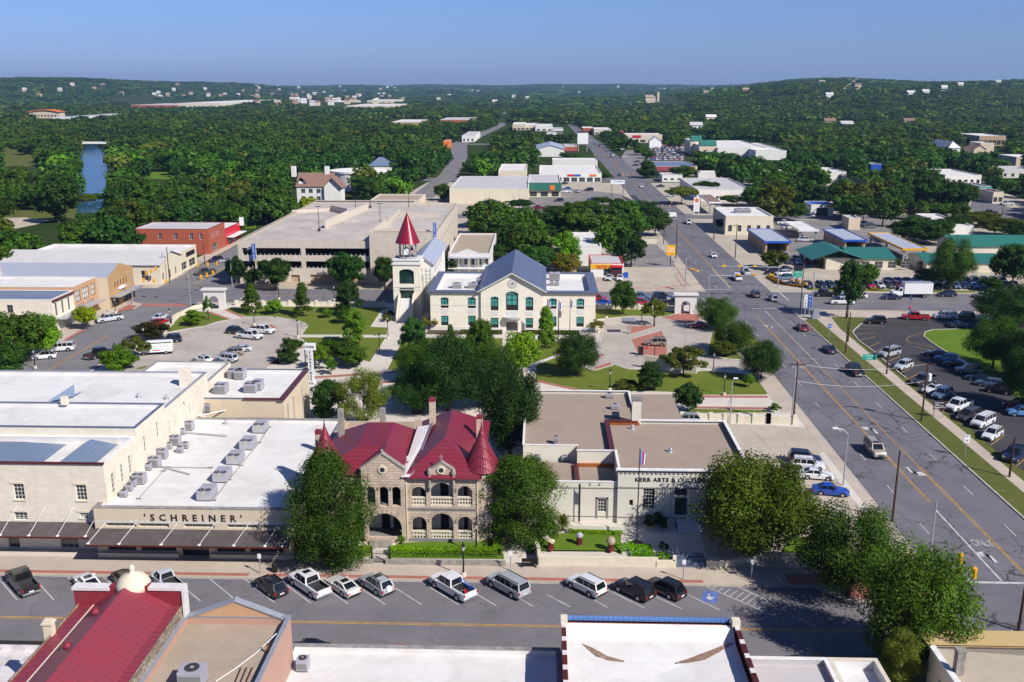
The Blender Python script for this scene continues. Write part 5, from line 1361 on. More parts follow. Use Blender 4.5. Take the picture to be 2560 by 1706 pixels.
# --- single-storey store with the big lettering
XS0,XS1,YS=-52.2,-28.8,102.05
bands=[]
for x0 in(-50.9,-47.0,-41.6,-36.5,-32.3):bands.append((x0-XS0,min(x0+3.6,XS1-.8)-XS0,3.85,4.35,dict(cols=4,rows=2,frame='frame_white',fw=.05)))
sh=[(1.2,4.6,.8,2.2,dict(cols=2,rows=1,frame='frame_grey')),(5.2,9.4,.8,2.2,dict(cols=2,rows=1,frame='frame_grey')),(10.1,13.3,0,2.5,dict(cols=3,rows=1,frame='metal_dk')),(14.2,17.6,.8,2.2,dict(cols=2,rows=1,frame='frame_grey')),(18.2,22.2,.8,2.2,dict(cols=2,rows=1,frame='frame_grey'))]
st=building('shop_building','long single-storey cream shop with dark lettering, zigzag band and white roof',XS0,YS,XS1,133.6,6.25,'cream','white_roof',.35,'stain_cap',.55,bands+sh,depth=.35)
for nm in('coping',):pass
L0,L1=wy('A',1340,1450,YS),wy('A',2205,1460,YS)
text_mesh('lettering',"'SCHREINER'",1.16,((L0[0]+L1[0])/2,YS-.03,(L0[2]+L1[2])/2),FACE_S,M['metal_dk'],st,1.9,.02,.022)
z=MB()
for i in range(36):
 x=XS0+.2+i*.64;z.q([(x,YS-.02,4.5),(x+.64,YS-.02,4.5),(x+.32,YS-.02,4.86)])
z.box(XS0,YS-.015,4.42,XS1,YS+.0,4.5);build('zigzag_band',z,M['grey_stone'],st)
awning(st,XS0+.1,XS1+.2,98.9,YS,3.1,3.65,[-51.8,-48.2,-43.3,-38.9,-34.9,-31.3,-29.3],4.4)
solid('bulkhead',st,[(XS0+.2,YS-.5,0,-42.4,YS-.03,.7),(-38.7,YS-.5,0,XS1,YS-.03,.7)],'cream2')
# --- rear annex of the store
an=building('store_annex','white-roofed rear annex of the store with cream side wall and downpipes',-64.5,137.4,-38.9,153.2,8.0,'cream','white_roof',.5,'cap_blue',.3)
solid('coping',an,[(-39.5,136.9,8.03,-38.6,153.0,8.2),(-45,137.1,8.03,-39.5,137.5,8.2)],'copper')
solid('downpipe',an,[(-38.88,y,.5,-38.7,y+.25,6.8) for y in(139,142.5,148)],'metal_lt')
block('b',an,-64.5,139.62,-52,153.4,0,9.2,'lime','white_roof','stain_cap',.8)
block('c',an,-45,133.7,-38.9,137.2,0,5.0,'cream','dark_awning','copper',.5)
# --- stone mansion with arcaded porches, turrets and red metal roofs
YM_=106.8
mn=thing('stone_mansion','rough stone mansion with arcaded porches, turrets and bright red metal roofs','mansion',(-17,113,0))
xL,xG,xR=-27.2,-21.3,-16.2
ro=opx('B',[(1430,1165,1560,1345,.9),(1605,1130,1810,1345,1.2),(1852,1160,1985,1345,.9)],YM_,xR)+opx('F',[(1437,50,1565,262,.9),(1610,18,1810,262,1.2),(1855,48,1985,262,.9)],YM_,xR)
go=opx('B',[(1020,1165,1092,1345,.5),(1135,1165,1212,1345,.5),(1250,1165,1325,1345,.5)],YM_-.6,xG)+opx('F',[(1035,20,1335,240,1.9)],YM_-.6,xG)
mb=MB();mb.wall((xR,YM_),(-7.3,YM_),0,8.75,ro,.5);mb.wall((-7.3,YM_),(-7.3,126),0,8.75);mb.wall((-7.3,126),(xL,126),0,8.75);mb.wall((xL,126),(xL,YM_+.3),0,8.75);mb.wall((xL,YM_+.3),(xG,YM_+.3),0,8.75)
mb.wall((xG,YM_-.6),(xR,YM_-.6),0,9.9,go,.5);mb.wall((xR,YM_-.6),(xR,YM_),0,9.9);mb.wall((xG,YM_+.3),(xG,YM_-.6),0,9.9)
xm=(xG+xR)/2
mb.q([(xG,YM_-.6,9.9),(xR,YM_-.6,9.9),(xm,YM_-.6,11.7)]);mb.q([(xR,YM_-.1,9.9),(xG,YM_-.1,9.9),(xm,YM_-.1,11.7)])
gx0,gx1=wy('B',1590,1000,YM_-.15)[0],wy('B',1812,1000,YM_-.15)[0];gm_=(gx0+gx1)/2
mb.box(gx0,YM_-.15,8.55,gx1,YM_+.35,9.5);mb.q([(gx0,YM_-.15,9.5),(gx1,YM_-.15,9.5),(gm_,YM_-.15,10.5)]);mb.q([(gx1,YM_+.35,9.5),(gx0,YM_+.35,9.5),(gm_,YM_+.35,10.5)])
build('wall',mb,M['rough_stone'],mn)
inn=MB()
inn.box(xL+.3,109.6,0,-7.6,109.9,8.6);build('porch_wall',inn,M['lime_pale'],mn)
solid('porch_floor',mn,[(xG+.1,YM_-.1,4.35,-7.4,109.6,4.6),(xG+.1,YM_-.1,.1,-7.4,109.6,.55)],'grey_trim')
solid('porch_door',mn,[(x,109.52,z0,x+1.0,109.6,z0+2.4) for x in(-19.6,-18.1,-14.6,-12.2,-9.3) for z0 in(.55,4.6)],'dark_in')
cp=MB()
for a,b,zz in(((xG-.15,9.75),(xm,11.75),0),((xm,11.75),(xR+.15,9.75),0),((gx0-.12,9.45),(gm_,10.55),1),((gm_,10.55),(gx1+.12,9.45),1)):
 Y0=YM_-.7 if zz==0 else YM_-.22;Y1=YM_-.02 if zz==0 else YM_+.4
 cp.q([(a[0],Y0,a[1]),(b[0],Y0,b[1]),(b[0],Y0,b[1]+.2),(a[0],Y0,a[1]+.2)]);cp.q([(a[0],Y0,a[1]+.2),(b[0],Y0,b[1]+.2),(b[0],Y1,b[1]+.2),(a[0],Y1,a[1]+.2)])
for x in(gx0,gx1,xR-.05):cp.lathe((x,YM_-.25,7.0 if x!=xR-.05 else 7.4),[(.12,0),(.24,.35),(.2,.8),(.2,2.0),(.3,2.2),(.25,2.6),(.05,2.9)],10)
cp.ball((xm,YM_-.4,12.1),.18);cp.box(gm_-.05,YM_-.02,10.6,gm_+.05,YM_+.1,11.5);cp.box(gm_-.22,YM_-.01,11.1,gm_+.22,YM_+.09,11.2)
build('gable_coping',cp,M['old_stone'],mn)
for k,x,y,Y in(('B',1160,1008,YM_-.62),('B',1700,1012,YM_-.17)):
 c=wy(k,x,y,Y);rw=MB();rw.tube((c[0],Y+.02,c[2]),(c[0],Y-.1,c[2]),.52,.5,20,0);rw.tube((c[0],Y-.1,c[2]),(c[0],Y-.12,c[2]),.3,.3,20,1);build('round_window',rw,[M['pale_stone'],M['glass']],mn)
 # arch rings
for ops,X0,Y in((ro,xR,YM_),(go,xG,YM_-.6)):
 for o in ops:
  ar=MB();m_=X0+(o[0]+o[1])/2;hw=(o[1]-o[0])/2;zz=o[3]-o[4];n=13;rx=hw;rz=o[4];dw=.38 if hw<2 else.5
  for k in range(n):
   t0,t1=pi*k/n+.02,pi*(k+1)/n-.02
   q=[(m_-(rx)*cos(t0),Y-.05,zz+rz*sin(t0)),(m_-rx*cos(t1),Y-.05,zz+rz*sin(t1)),(m_-(rx+dw)*cos(t1),Y-.05,zz+(rz+dw)*sin(t1)),(m_-(rx+dw)*cos(t0),Y-.05,zz+(rz+dw)*sin(t0))]
   ar.q(q[::-1])
  build('arch_stones',ar,M['rough_stone'],mn)
for o in ro:
 bl=MB()
 for X0,zb in((xR,o[2]),):
  z0=zb;h=1.15;x0,x1=X0+o[0],X0+o[1]
  bl.box(x0,YM_+.12,z0+h-.18,x1,YM_+.42,z0+h);bl.box(x0,YM_+.12,z0,x1,YM_+.42,z0+.2);bl.box(x0,YM_+.16,z0+.5,x1,YM_+.36,z0+.66)
  nn=max(3,int((x1-x0)/.34))
  for i in range(nn):xx=x0+(x1-x0)*(i+.5)/nn;bl.box(xx-.07,YM_+.18,z0+.2,xx+.07,YM_+.34,z0+h-.18)
 build('balustrade',bl,M['pale_stone'],mn)
for o in(go[0],go[1]):
 cl=MB();x=xG+o[1]+.16;cl.lathe((x,YM_-.35,o[2]+.9),[(.22,0),(.15,.1),(.15,1.0),(.24,1.15)],10)
 build('porch_column',cl,M['pink'],mn)
rf=MB()
hip_roof(rf,xR+.2,YM_-.15,-7.3,126,8.75,12.1,.35)
build('roof',rf,M['red_deep'],mn)
rl=MB();rl.q([(xL-.2,YM_,8.75),(xR-.4,YM_-.1,8.75),(-19.0,110.2,11.1),(-22.4,110.2,11.1)]);rl.q([(xR-.4,YM_,8.75),(xR-.4,121.5,9.2),(-19.0,118.5,11.3),(-19.0,110.2,11.1)]);rl.q([(-22.4,110.2,11.1),(-19.0,110.2,11.1),(-19.0,118.5,11.3),(-22.4,118.5,11.3)]);rl.q([(xL-.2,121.5,8.75),(xL-.2,YM_,8.75),(-22.4,110.2,11.1),(-22.4,118.5,11.3)]);rl.q([(xR-.4,121.5,9.2),(xL-.2,121.5,8.75),(-22.4,118.5,11.3),(-19,118.5,11.3)])
build('roof',rl,M['red_deep'],mn)
gr=MB();gable_roof(gr,xG+.05,YM_-.15,xR-.05,110.5,9.85,11.55,'Y',0,.12);build('roof',gr,M['red_deep'],mn)
solid('eaves',mn,[(xR+.0,YM_-.6,8.62,-6.9,YM_-.45,8.82),(-7.0,YM_-.6,8.62,-6.85,126,8.82)],'red_plain')
vy=MB();vy.q([(xR-.25,105.9,8.95),(xR+.75,105.9,8.95),(xR+1.5,120.5,10.3),(xR-.1,120.5,10.0)]);vy.q([(xR+.75,105.9,8.95),(xR+1.2,106.2,9.3),(xR+2.1,120.3,10.9),(xR+1.5,120.5,10.3)]);vy.box(xR-.7,109.5,9.5,xR+.3,110.3,9.9);build('valley_gutter',vy,M['ridge_white'],mn)
for cx,cyy,lab in((-7.0,108.9,0),(-26.0,108.6,1)):
 sh_=MB().lathe((cx,cyy,0),[(1.78,0),(1.78,8.0),(1.9,8.15),(1.9,9.2),(2.05,9.3)],24);tw=build('turret',sh_,M['rough_stone'],mn)
 cn=MB();cn.lathe((cx,cyy,9.15),[(2.3,0),(1.6,1.45),(.85,3.1),(.12,5.1),(.05,5.9),(.01,6.0)],40);
 for k in range(40):tt=2*pi*k/40;cn.tube((cx+2.3*cos(tt),cyy+2.3*sin(tt),9.17),(cx+.84*cos(tt),cyy+.84*sin(tt),12.27),.035,.03,4)
 build('turret_roof',cn,M['red_deep'],tw)
solid('chimney',mn,[(-26.5,118.4,9,-25.8,119.1,13),(-21.0,118.6,10.5,-20.3,119.3,13.1)],'old_stone')
solid('chimney',mn,[(-14.7,120.5,9,-13.9,121.3,13.5),(-8.2,117.0,8,-7.4,117.8,12.4),(-27.6,110.2,8,-26.9,110.9,12.6),(xR-.5,120.6,9,xR+.4,121.4,11)],'rough_stone')
solid('chimney_pot',mn,[(-14.7,120.5,13.5,-13.9,121.3,13.95),(-8.2,117.0,12.4,-7.4,117.8,12.8),(-27.6,110.2,12.6,-26.9,110.9,13.1)],'red_plain')
solid('downpipe',mn,[(xR+.15,YM_-.12,.3,xR+.27,YM_,8.6),(-7.5,YM_-.12,.3,-7.4,YM_,8.6)],'cream2')
sp_=MB();
for i in range(4):sp_.box(-20.5,104.9+i*.35,0,-17.8,105.25+i*.35,.18+.13*i)
build('steps',sp_,M['old_stone'],mn)
# --- arts building: off-white render, gravel roofs, copper flashings
ka=thing('arts_centre','low off-white arts centre with gravel roofs, copper flashings and dark lettering','building',(10,128,0))
YK=112.9
lo=opx('C',[(785,1280,865,1395)],YK,-2.2)
mb=MB();mb.wall((-2.2,YK),(10.3,YK),0,5.6,lo,.2);mb.wall((-2.2,121),(-2.2,YK),0,5.6);mb.wall((-2.2,121),(-2.2,YK),0,5.6)
co=opx('C',[(1200,1180,1315,1370),(1075,1285,1112,1340),(1490,1175,1610,1250),(1490,1265,1610,1425)],YK-.4,9.9)
mb.wall((9.9,YK-.4),(26.5,YK-.4),0,7.5,co,.35);mb.wall((26.5,YK-.4),(26.5,131),0,7.5);mb.wall((9.9,119),(9.9,YK-.4),0,7.5)
mb.wall((9.9,131),(9.9,119),5,7.5)
poly=[(-2.2,120.9),(5.0,120.9),(5.0,119.1),(9.9,119.1),(9.9,144.9),(-2.2,144.9)]
for i in(0,1,2,4,5):mb.wall(poly[i],poly[(i+1)%6],0,7.4)
mb.wall((9.9,119.1),(9.9,131),0,7.0);mb.wall((26.5,131),(9.9,131),0,7.5);mb.wall((14,131),(14,144.9),0,7.4);mb.wall((14,144.9),(9.9,144.9),0,7.4)
mb.wall((20.8,131.2),(20.8,145),0,6.9);mb.wall((20.8,145),(14,145),0,6.9)
build('wall',mb,M['kerr'],ka)
r=MB()
r.q([(-2.1,YK+.2,5.25),(9.9,YK+.2,5.25),(9.9,119.1,5.25),(-2.1,120.9,5.25)])
r.q([(-2.1,121,6.9),(5.1,121,6.9),(5.1,144.8,6.9),(-2.1,144.8,6.9)]);r.q([(5.1,119.2,6.9),(9.9,119.2,6.9),(9.9,144.8,6.9),(5.1,144.8,6.9)]);r.q([(9.9,131,6.9),(13.9,131,6.9),(13.9,144.8,6.9),(9.9,144.8,6.9)])
r.q([(10,YK-.2,7.0),(26.4,YK-.2,7.0),(26.4,130.9,7.0),(10,130.9,7.0)]);r.q([(14,131.1,6.92),(20.8,131.1,6.92),(20.8,145,6.92),(14,145,6.92)])
build('roof',r,M['gravel'],ka)
c=.3;CP=[(-2.25,YK-.05,5.6,9.9,YK+.25,5.72),(-2.3,121,7.4,-2.0,145,7.52),(-2.0,120.85,7.4,5.2,121.1,7.52),(4.9,119,7.4,9.9,119.3,7.52),(-2.0,144.7,7.4,14.1,145,7.52),(13.8,138,7.4,14.1,144.7,7.52),(9.6,YK-.7,7.5,26.8,YK-.15,7.66),(9.85,YK-.15,7.5,10.2,119,7.66),(14.3,130.75,7.5,26.5,131.1,7.66),(26.2,YK-.15,7.5,26.6,130.75,7.66),(-2.3,113.2,5.6,-2.0,120.9,5.72)]
solid('coping',ka,CP,'cap_white')
solid('copper_flashing',ka,[(9.3,119.3,7.1,9.95,130.5,7.55),(9.3,130.5,7.1,14.1,131.2,7.56),(4.5,YK+.3,5.26,5.15,119.1,5.62)],'copper')
solid('copper_gutter',ka,[(9.96,130.2,7.05,14.3,130.5,7.3),(5.2,118.7,5.26,9.8,119.1,5.7),(26.6,116,6.3,26.8,118,7.6)],'copper_new')
solid('trim_band',ka,[(-2.2,YK-.04,4.72,10.3,YK,4.86),(9.9,YK-.46,5.0,26.5,YK-.4,5.16),(9.9,YK-.46,7.2,26.5,YK-.4,7.42),(9.9,YK-.44,.98,26.5,YK-.4,1.1),(-2.2,YK-.04,.85,10.3,YK,.95)]+[(10.2+i*.55,YK-.5,7.0,10.45+i*.55,YK-.4,7.2) for i in range(29)]+[(x,YK-.03,5.1,x+.22,YK,5.45) for x in(.9,2.1,6.3,7.5)],'grey_trim')
fr=lo[0];solid('window_surround',ka,[(-2.2+fr[0]-.28,YK-.03,fr[2]-.9,-2.2+fr[0]-.02,YK,fr[3]+.25),(-2.2+fr[1]+.02,YK-.03,fr[2]-.9,-2.2+fr[1]+.28,YK,fr[3]+.25),(-2.2+fr[0]-.28,YK-.03,fr[3]+.02,-2.2+fr[1]+.28,YK+.0,fr[3]+.26)],'grey_trim')
window(ka,(-2.2,YK),(10,YK),lo[0],.16,3,4);window(ka,(9.9,YK-.4),(26,YK-.4),co[0],.3,4,6,fw=.05);window(ka,(9.9,YK-.4),(26,YK-.4),co[1],.3,1,1,frame='frame_grey');window(ka,(9.9,YK-.4),(26,YK-.4),co[2],.3,4,2,frame='blue_iron');window(ka,(9.9,YK-.4),(26,YK-.4),co[3],.3,2,1,frame='blue_iron',name='door')
fl=MB()
for x0,x1 in((14.9,16.9),(19.0,20.6)):
 for i in range(7):xx=x0+(x1-x0)*i/6;fl.tube((xx,YK-.42,1.2),(xx,YK-.42,4.95),.07,.07,6)
build('fluted_pilaster',fl,M['kerr'],ka)
T0=wy('C',1130,1100,YK-.4);text_mesh('lettering','KERR ARTS & CULTURAL CENTER',.74,(T0[0],YK-.44,T0[2]),FACE_S,M['metal_dk'],ka,1.18,.02,.014,'LEFT')
ch=MB();a=w('C',1082,360,9.6);ch.box(13.2,130.6,6.9,14.5,131.9,10.6);build('chimney',ch,M['kerr'],ka);solid('chimney_cap',ka,[(13.1,130.5,10.6,14.6,132,10.8)],'grey_trim')
solid('side_block',ka,[(26.62,114,0,31,119,5.9)],'kerr');solid('side_roof',ka,[(26.9,114.3,5.9,30.7,118.7,5.93)],'gravel')
solid('pipe',ka,[(wy('C',625,1200,YK)[0]-.06,YK-.12,.2,wy('C',625,1200,YK)[0]+.06,YK,5.4)],'metal_dk')
st5=MB()
for i in range(6):st5.box(17.3,110.2+i*.38,BZ,20.3,112.5,BZ+.14*(i+1))
build('entrance_steps',st5,M['grey_stone'],ka)
solid('handrail',ka,[(17.15,109.9,1.1,17.22,112.4,1.2),(20.4,109.9,1.1,20.47,112.4,1.2),(17.15,109.9,.1,17.22,110,1.2),(20.4,109.9,.1,20.47,110,1.2)],'blue')
# --- south side: red-roofed hall
ha=thing('red_roofed_hall','old stone hall with steep red metal roof and white domed parapet, bottom left','building',(-36.3,65,0))
mb=MB();mb.wall((-31.9,40),(-31.9,74.0),-1.4,9.2);mb.wall((-31.9,74.0),(-41,74.0),-1.4,10.6);mb.wall((-41,74.0),(-41,40),-1.4,9.2);build('wall',mb,M['dark_stone'],ha)
r=MB();xa,xb=-41.1,-31.9
r.q([(xa-.2,40,8.9),(xa-.2,73.6,8.9),(xa+1.5,73.6,9.1),(xa+1.5,40,9.1)][::-1]);r.q([(xa+1.5,40,9.1),(xa+1.5,73.6,9.1),(-36.5,73.6,11.1),(-36.5,40,11.1)][::-1]);r.q([(-36.5,40,11.1),(-36.5,73.6,11.1),(xb-.9,73.6,9.15),(xb-.9,40,9.15)][::-1]);r.q([(xb-.9,40,9.15),(xb-.9,73.6,9.15),(xb,73.6,9.1),(xb,40,9.1)][::-1])
build('roof',r,M['red_roof'],ha);
solid('parapet',ha,[(-41.3,73.6,8,-38.1,74.3,10.5),(-34.7,73.6,8,-31.7,74.3,10.6),(-38.1,73.6,8,-34.7,74.3,10.9)],'red_plain')
solid('parapet_top',ha,[(-41.4,73.45,10.5,-38.1,74.4,10.75),(-34.7,73.45,10.6,-31.6,74.4,10.85),(-31.8,73.45,8,-31.6,74.42,10.6)],'ridge_white')
dm=MB();dm.lathe((-36.3,74.3,10.7),[(1.45,-.4),(1.45,.1),(1.3,.45),(.95,.85),(.5,1.08),(.28,1.15),(.2,1.4),(.28,1.55),(.16,1.8),(.01,1.9)],24);build('dome',dm,M['cream2'],ha,smooth=True)
for x,y in((880,985),(625,1300)):
 p=w('E',x,y,11.0);v=MB().lathe((p[0],p[1],10.75),[(.17,0),(.17,.55),(.3,.65),(.36,.95),(.25,1.2),(.02,1.3)],14);single('roof_vent',v,M['red_plain'],'red round turbine vent on the hall roof, %s the parapet'%('nearer' if y<1000 else 'farther from'),'vent')
p=w('E',455,1160,10);solid('chimney',ha,[(-41.6,p[1]-.3,7,-40.9,p[1]+.35,10.3),(-41.7,p[1]-.4,10.0,-40.8,p[1]+.45,10.15)],'cream2')
solid('window_sill',ha,[(-31.88,y,7.3,-31.7,y+.9,7.9) for y in(60,64,68,71)],'pale_stone')
build('pale_flashing',MB().box(xa+1.42,42,9.1,xa+1.55,73.5,9.13),M['cream2'],ha);ha.location=(-35.25,65,1.35)
# --- tan shop with gravel roof and pedimented front
tb=building('tan_shop','tan shop with gravel roof and low triangular pediment facing the street',-31.6,50,-22.3,74.0,7.95,'pink','gravel2',.7,'cap_grey',.3,z0=-1.4)
pd=MB();a,b,c=(-31.0,74.0),(-27.0,74.0),(-23.1,74.0)
pd.q([(-31,73.7,7.95),(-23.1,73.7,7.95),(-27,73.7,9.5)]);pd.q([(-23.1,74.0,7.95),(-31,74.0,7.95),(-27,74.0,9.5)]);build('pediment',pd,M['tan'],tb)
pc=MB()
for q0,q1 in(((-31.3,7.9),(-27,9.6)),((-27,9.6),(-22.8,7.9))):pc.q([(q0[0],73.6,q0[1]),(q1[0],73.6,q1[1]),(q1[0],74.15,q1[1]+.12),(q0[0],74.15,q0[1]+.12)]);pc.q([(q0[0],73.6,q0[1]-.12),(q1[0],73.6,q1[1]-.12),(q1[0],73.6,q1[1]),(q0[0],73.6,q0[1])])
build('pediment_cap',pc,M['cap_grey'],tb);tb.location[0]+=.75;tb.location[2]+=1.4
p=w('F',110,1290,8.8);single('roof_pipe',MB().tube((p[0],p[1],8.65),(p[0],p[1],9.6),.09,.09,8),M['copper_new'],'rusty vent pipe beside the parapet of the gravel roof','pipe')
c_=MB();P=[w('E',1980,1560,8.8),w('E',2150,1450,8.8),w('E',2350,1300,8.8),w('F',60,1240,8.8),w('F',190,1120,9.4)];c_.path(P,.035,6);single('white_cable',c_,M['white'],'white cable running across the pale gravel roof','cable')
rk=MB()
for i in range(3):a,b=w('E',2160+i*50,1567,8.8),w('E',2215+i*52,1430,8.8);rk.tube(a,b,.04,.04,5)
single('pipe_rack',rk,M['copper'],'rusty pipe supports lying on the gravel roof','rack')
# --- long white roof, brick parapet
building('white_roofed_shop','low shop with wide white roof and worn brick parapet along the near kerb',-22.25,52,2.0,76.3,5.15,'red_brick','white_roof2',.5,'stain_cap',.35)
# --- tall white roof with V shaped stains
vb=thing('white_corner_hall','taller brick hall with sagging white roof, rust stains and blue awning edge','building',(10,64,0))
mb=MB();x0,x1=2.1,17.6
mb.wall((x0,50),(x1,50),0,6);mb.wall((x1,50),(x1,76.5),0,7.9);mb.wall((x1,76.5),(x0,76.5),0,7.9);mb.wall((x0,76.5),(x0,50),0,7.9);build('wall',mb,M['red_brick'],vb)
r=MB();g=[(x0+.35,76.1,7.85),(x1-.35,76.1,7.85)]
r.q([(x0+.35,74.9,6.9),(x1-.35,74.9,6.9),(x1-.35,76.2,7.85),(x0+.35,76.2,7.85)]);r.q([(x0+.35,74.9,6.9),(9.7,70.4,6.45),(x1-.35,74.9,6.9)]);r.q([(x0+.35,74.9,6.9),(x0+.35,50,6.9),(9.7,50,6.3),(9.7,70.4,6.45)]);r.q([(9.7,70.4,6.45),(9.7,50,6.3),(x1-.35,50,6.9),(x1-.35,74.9,6.9)])
build('roof',r,M['white_roof2'],vb)
sn=MB();rs=random.Random(2)
for k,P in((0,[(510,1115),(640,1200),(770,1290),(880,1350),(1030,1392)]),(1,[(2030,1205),(1900,1265),(1760,1320),(1620,1372),(1500,1408)])):
 q=[w('G',x,y,6.75-.25*i/4) for i,(x,y) in enumerate(P)]
 for i in range(4):
  a,b=q[i],q[i+1];wd=(.3,.6,.9,.5,.1)[i];wd2=(.3,.6,.9,.5,.1)[i+1]
  sn.q([(a[0],a[1]+.1,a[2]+.17),(a[0],a[1]-wd,a[2]+.17),(b[0],b[1]-wd2,b[2]+.17),(b[0],b[1]+.1,b[2]+.17)])
smat=roof_sheet('rust_brown_stain',(.30,.19,.13),0,.9,(.07,.035,.025),sc=1.2);nn_,ll_=smat.node_tree.nodes,smat.node_tree.links;sn_t=nn_.new('ShaderNodeBsdfTransparent');sn_m=nn_.new('ShaderNodeMixShader');ll_.new(ramp(nn_,ll_,noise(nn_,ll_,geo(nn_),2.2,6,.75),.36,.50),sn_m.inputs[0]);ll_.new(sn_t.outputs[0],sn_m.inputs[1]);ll_.new(nn_['Principled BSDF'].outputs[0],sn_m.inputs[2]);ll_.new(sn_m.outputs[0],nn_['Material Output'].inputs['Surface']);build('rust_stain',sn,smat,vb)
bw=seamed('blue_awning_sheet',(.12,.24,.55),'X',.45,.45,.3,.8,.2,.12)
aw=MB();aw.q([(2.4,76.55,8.35),(17.0,76.55,8.35),(17.0,78.6,7.2),(2.4,78.6,7.2)][::-1]);aw.q([(2.4,76.5,7.75),(17,76.5,7.75),(17,76.5,8.4),(2.4,76.5,8.4)]);build('awning',aw,bw,vb)
tl=[MB(),MB()]
for i in range(34):
 y=52+i*.7
 for j,x in enumerate((x0+.15,x1-.12)):tl[j].box(x-.2,y,7.9,x+.2,y+.7,8.06 if i%3 else 8.04,0 if i%3 else 1)
for q in tl:build('parapet_tiles',q,[M['copper'],M['ridge_white']],vb)
solid('corner_post',vb,[(x0-.1,75.8,7.9,x0+.5,76.5,8.5),(x1-.5,75.8,7.9,x1+.2,76.5,8.5)],'pale_stone')
building('blue_white_shop','small shop with pale blue-white roof right of the rust-stained roof',17.7,50,25.6,75.9,4.9,'cream2','grey_roof',.5,'cap_white',.3)
building('pale_corner_shop','small pale-roofed shop dappled by tree shade',25.7,50,30.0,75.9,4.9,'cream2','white_roof',.9,'cream_metal',.3)
# --- beige corner building
cbm=thing('beige_roofed_house','pale stone corner building with beige seamed roof and stained ledge, bottom right','building',(45,66,0))
x0=35.0;mb=MB();mb.wall((x0,45),(60,45),0,5.8);mb.wall((60,76.9),(x0,76.9),0,5.8);mb.wall((x0,76.9),(x0,45),0,5.8,[(y,y+1.2,1.5,4) for y in(2,6,10,14)],.2);build('wall',mb,M['lime_pale'],cbm)
r=MB();r.q([(x0+.3,76.6,5.6),(x0+.3,45,5.6),(42.8,60,6.9),(42.8,73.6,6.9)][::-1]);r.q([(42.8,73.6,6.9),(42.8,60,6.9),(60,60,6.9),(60,73.6,6.9)][::-1]);build('roof',r,M['gravel2'] if 0 else roof_sheet('beige_roof_felt',(.50,.42,.32),0,.4,(.3,.24,.17),sc=.5),cbm)
build('roof',MB().q([(x0+.3,76.6,5.62),(60,76.6,5.62),(60,73.6,6.9),(42.8,73.6,6.9)]),M['beige_metal'],cbm)
build('stained_ledge',MB().q([(x0-.3,79.6,5.7),(x0-.3,76.6,6.0),(60,76.6,6.0),(60,79.6,5.7)]).q([(x0-.3,76.6,5.85),(x0-.3,79.6,5.55),(60,79.6,5.55),(60,76.6,5.85)]),M['rust_metal'],cbm)
solid('coping',cbm,[(x0-.25,50,5.75,x0+.3,76.8,5.95)],'cap_white');p=w('H',1755,1400,6.6);solid('chimney',cbm,[(p[0]-.35,p[1]-.35,5.5,p[0]+.35,p[1]+.35,7.9),(p[0]-.42,p[1]-.42,7.9,p[0]+.42,p[1]+.42,8.05)],'old_stone')
building('soiled_roof_shop','low building with mottled soiled white roof, bottom left corner',-75,50,-41.4,77.4,4.2,'cream2','dirty_roof',.6,'dark_in',.4)
# ================================================================ COURTHOUSE, CLOCK TOWER, GARAGE, MIDDLE TOWN
YC=211.9;XC0,XC1=-25.0,12.35
GR=dict(cols=2,rows=3,glass='glass_green',frame='frame_dark',fw=.12,blind=.32)
def cwin(ops):
 return[o+(GR,) for o in ops]
up=opx('J',[(1697,822,1766,920),(1945,822,2016,922)],YC,XC0,.45);lw=opx('J',[(1700,990,1766,1080),(1948,990,2016,1080)],YC,XC0)
up2=opx('J',[(2691,832,2760,928),(2942,833,3013,930)],YC,0.6,.45);lw2=opx('J',[(2695,997,2758,1090),(2940,1000,3010,1092)],YC,0.6)
ch=thing('courthouse','pale limestone courthouse with blue-grey gable roof, green blinds and star emblem','courthouse',(-6.3,222,0))
XA,XB=-13.5,.6;YF=YC-.5
cc=opx('J',[(2155,815,2225,942),(2475,818,2545,943)],YF,XA,.5)+opx('J',[(2295,768,2407,942)],YF,XA,.8)+opx('J',[(2155,1010,2225,1105),(2475,1012,2543,1108)],YF,XA)+opx('J',[(2297,1050,2403,1138)],YF,XA)
mb=MB();mb.wall((XC0,YC),(XA,YC),0,9.0,up+lw,.25);mb.wall((XB,YC),(XC1,YC),0,9.0,up2+lw2,.25)
mb.wall((XC1,YC),(XC1,235),0,9.0,[(4,5.4,5,7.4),(10,11.4,5,7.4)],.25);mb.wall((XC1,235),(XC0,235),0,9.0);mb.wall((XC0,235),(XC0,YC),0,9.0)
mb.wall((XA,YF),(XB,YF),0,9.8,cc,.3);mb.wall((XB,YF),(XB,241),0,9.8);mb.wall((XB,241),(XA,241),0,9.8);mb.wall((XA,241),(XA,YF),0,9.8)
xm=(XA+XB)/2
mb.q([(XA,YF,9.8),(XB,YF,9.8),(xm,YF,13.7)]);mb.q([(XB,241,9.8),(XA,241,9.8),(xm,241,13.7)])
build('wall',mb,M['lime_pale'],ch)
for ops,a,b in((up+lw,(XC0,YC),(XA,YC)),(up2+lw2,(XB,YC),(XC1,YC)),(cc[:2]+cc[3:5],(XA,YF),(XB,YF))):
 for o in ops:window(ch,a,b,o,.22,**GR)
window(ch,(XA,YF),(XB,YF),cc[2],.24,2,3,'glass_green','metal_dk',.22,blind=.3);window(ch,(XA,YF),(XB,YF),cc[5],.26,4,2,'glass','metal_dk',.1,name='door')
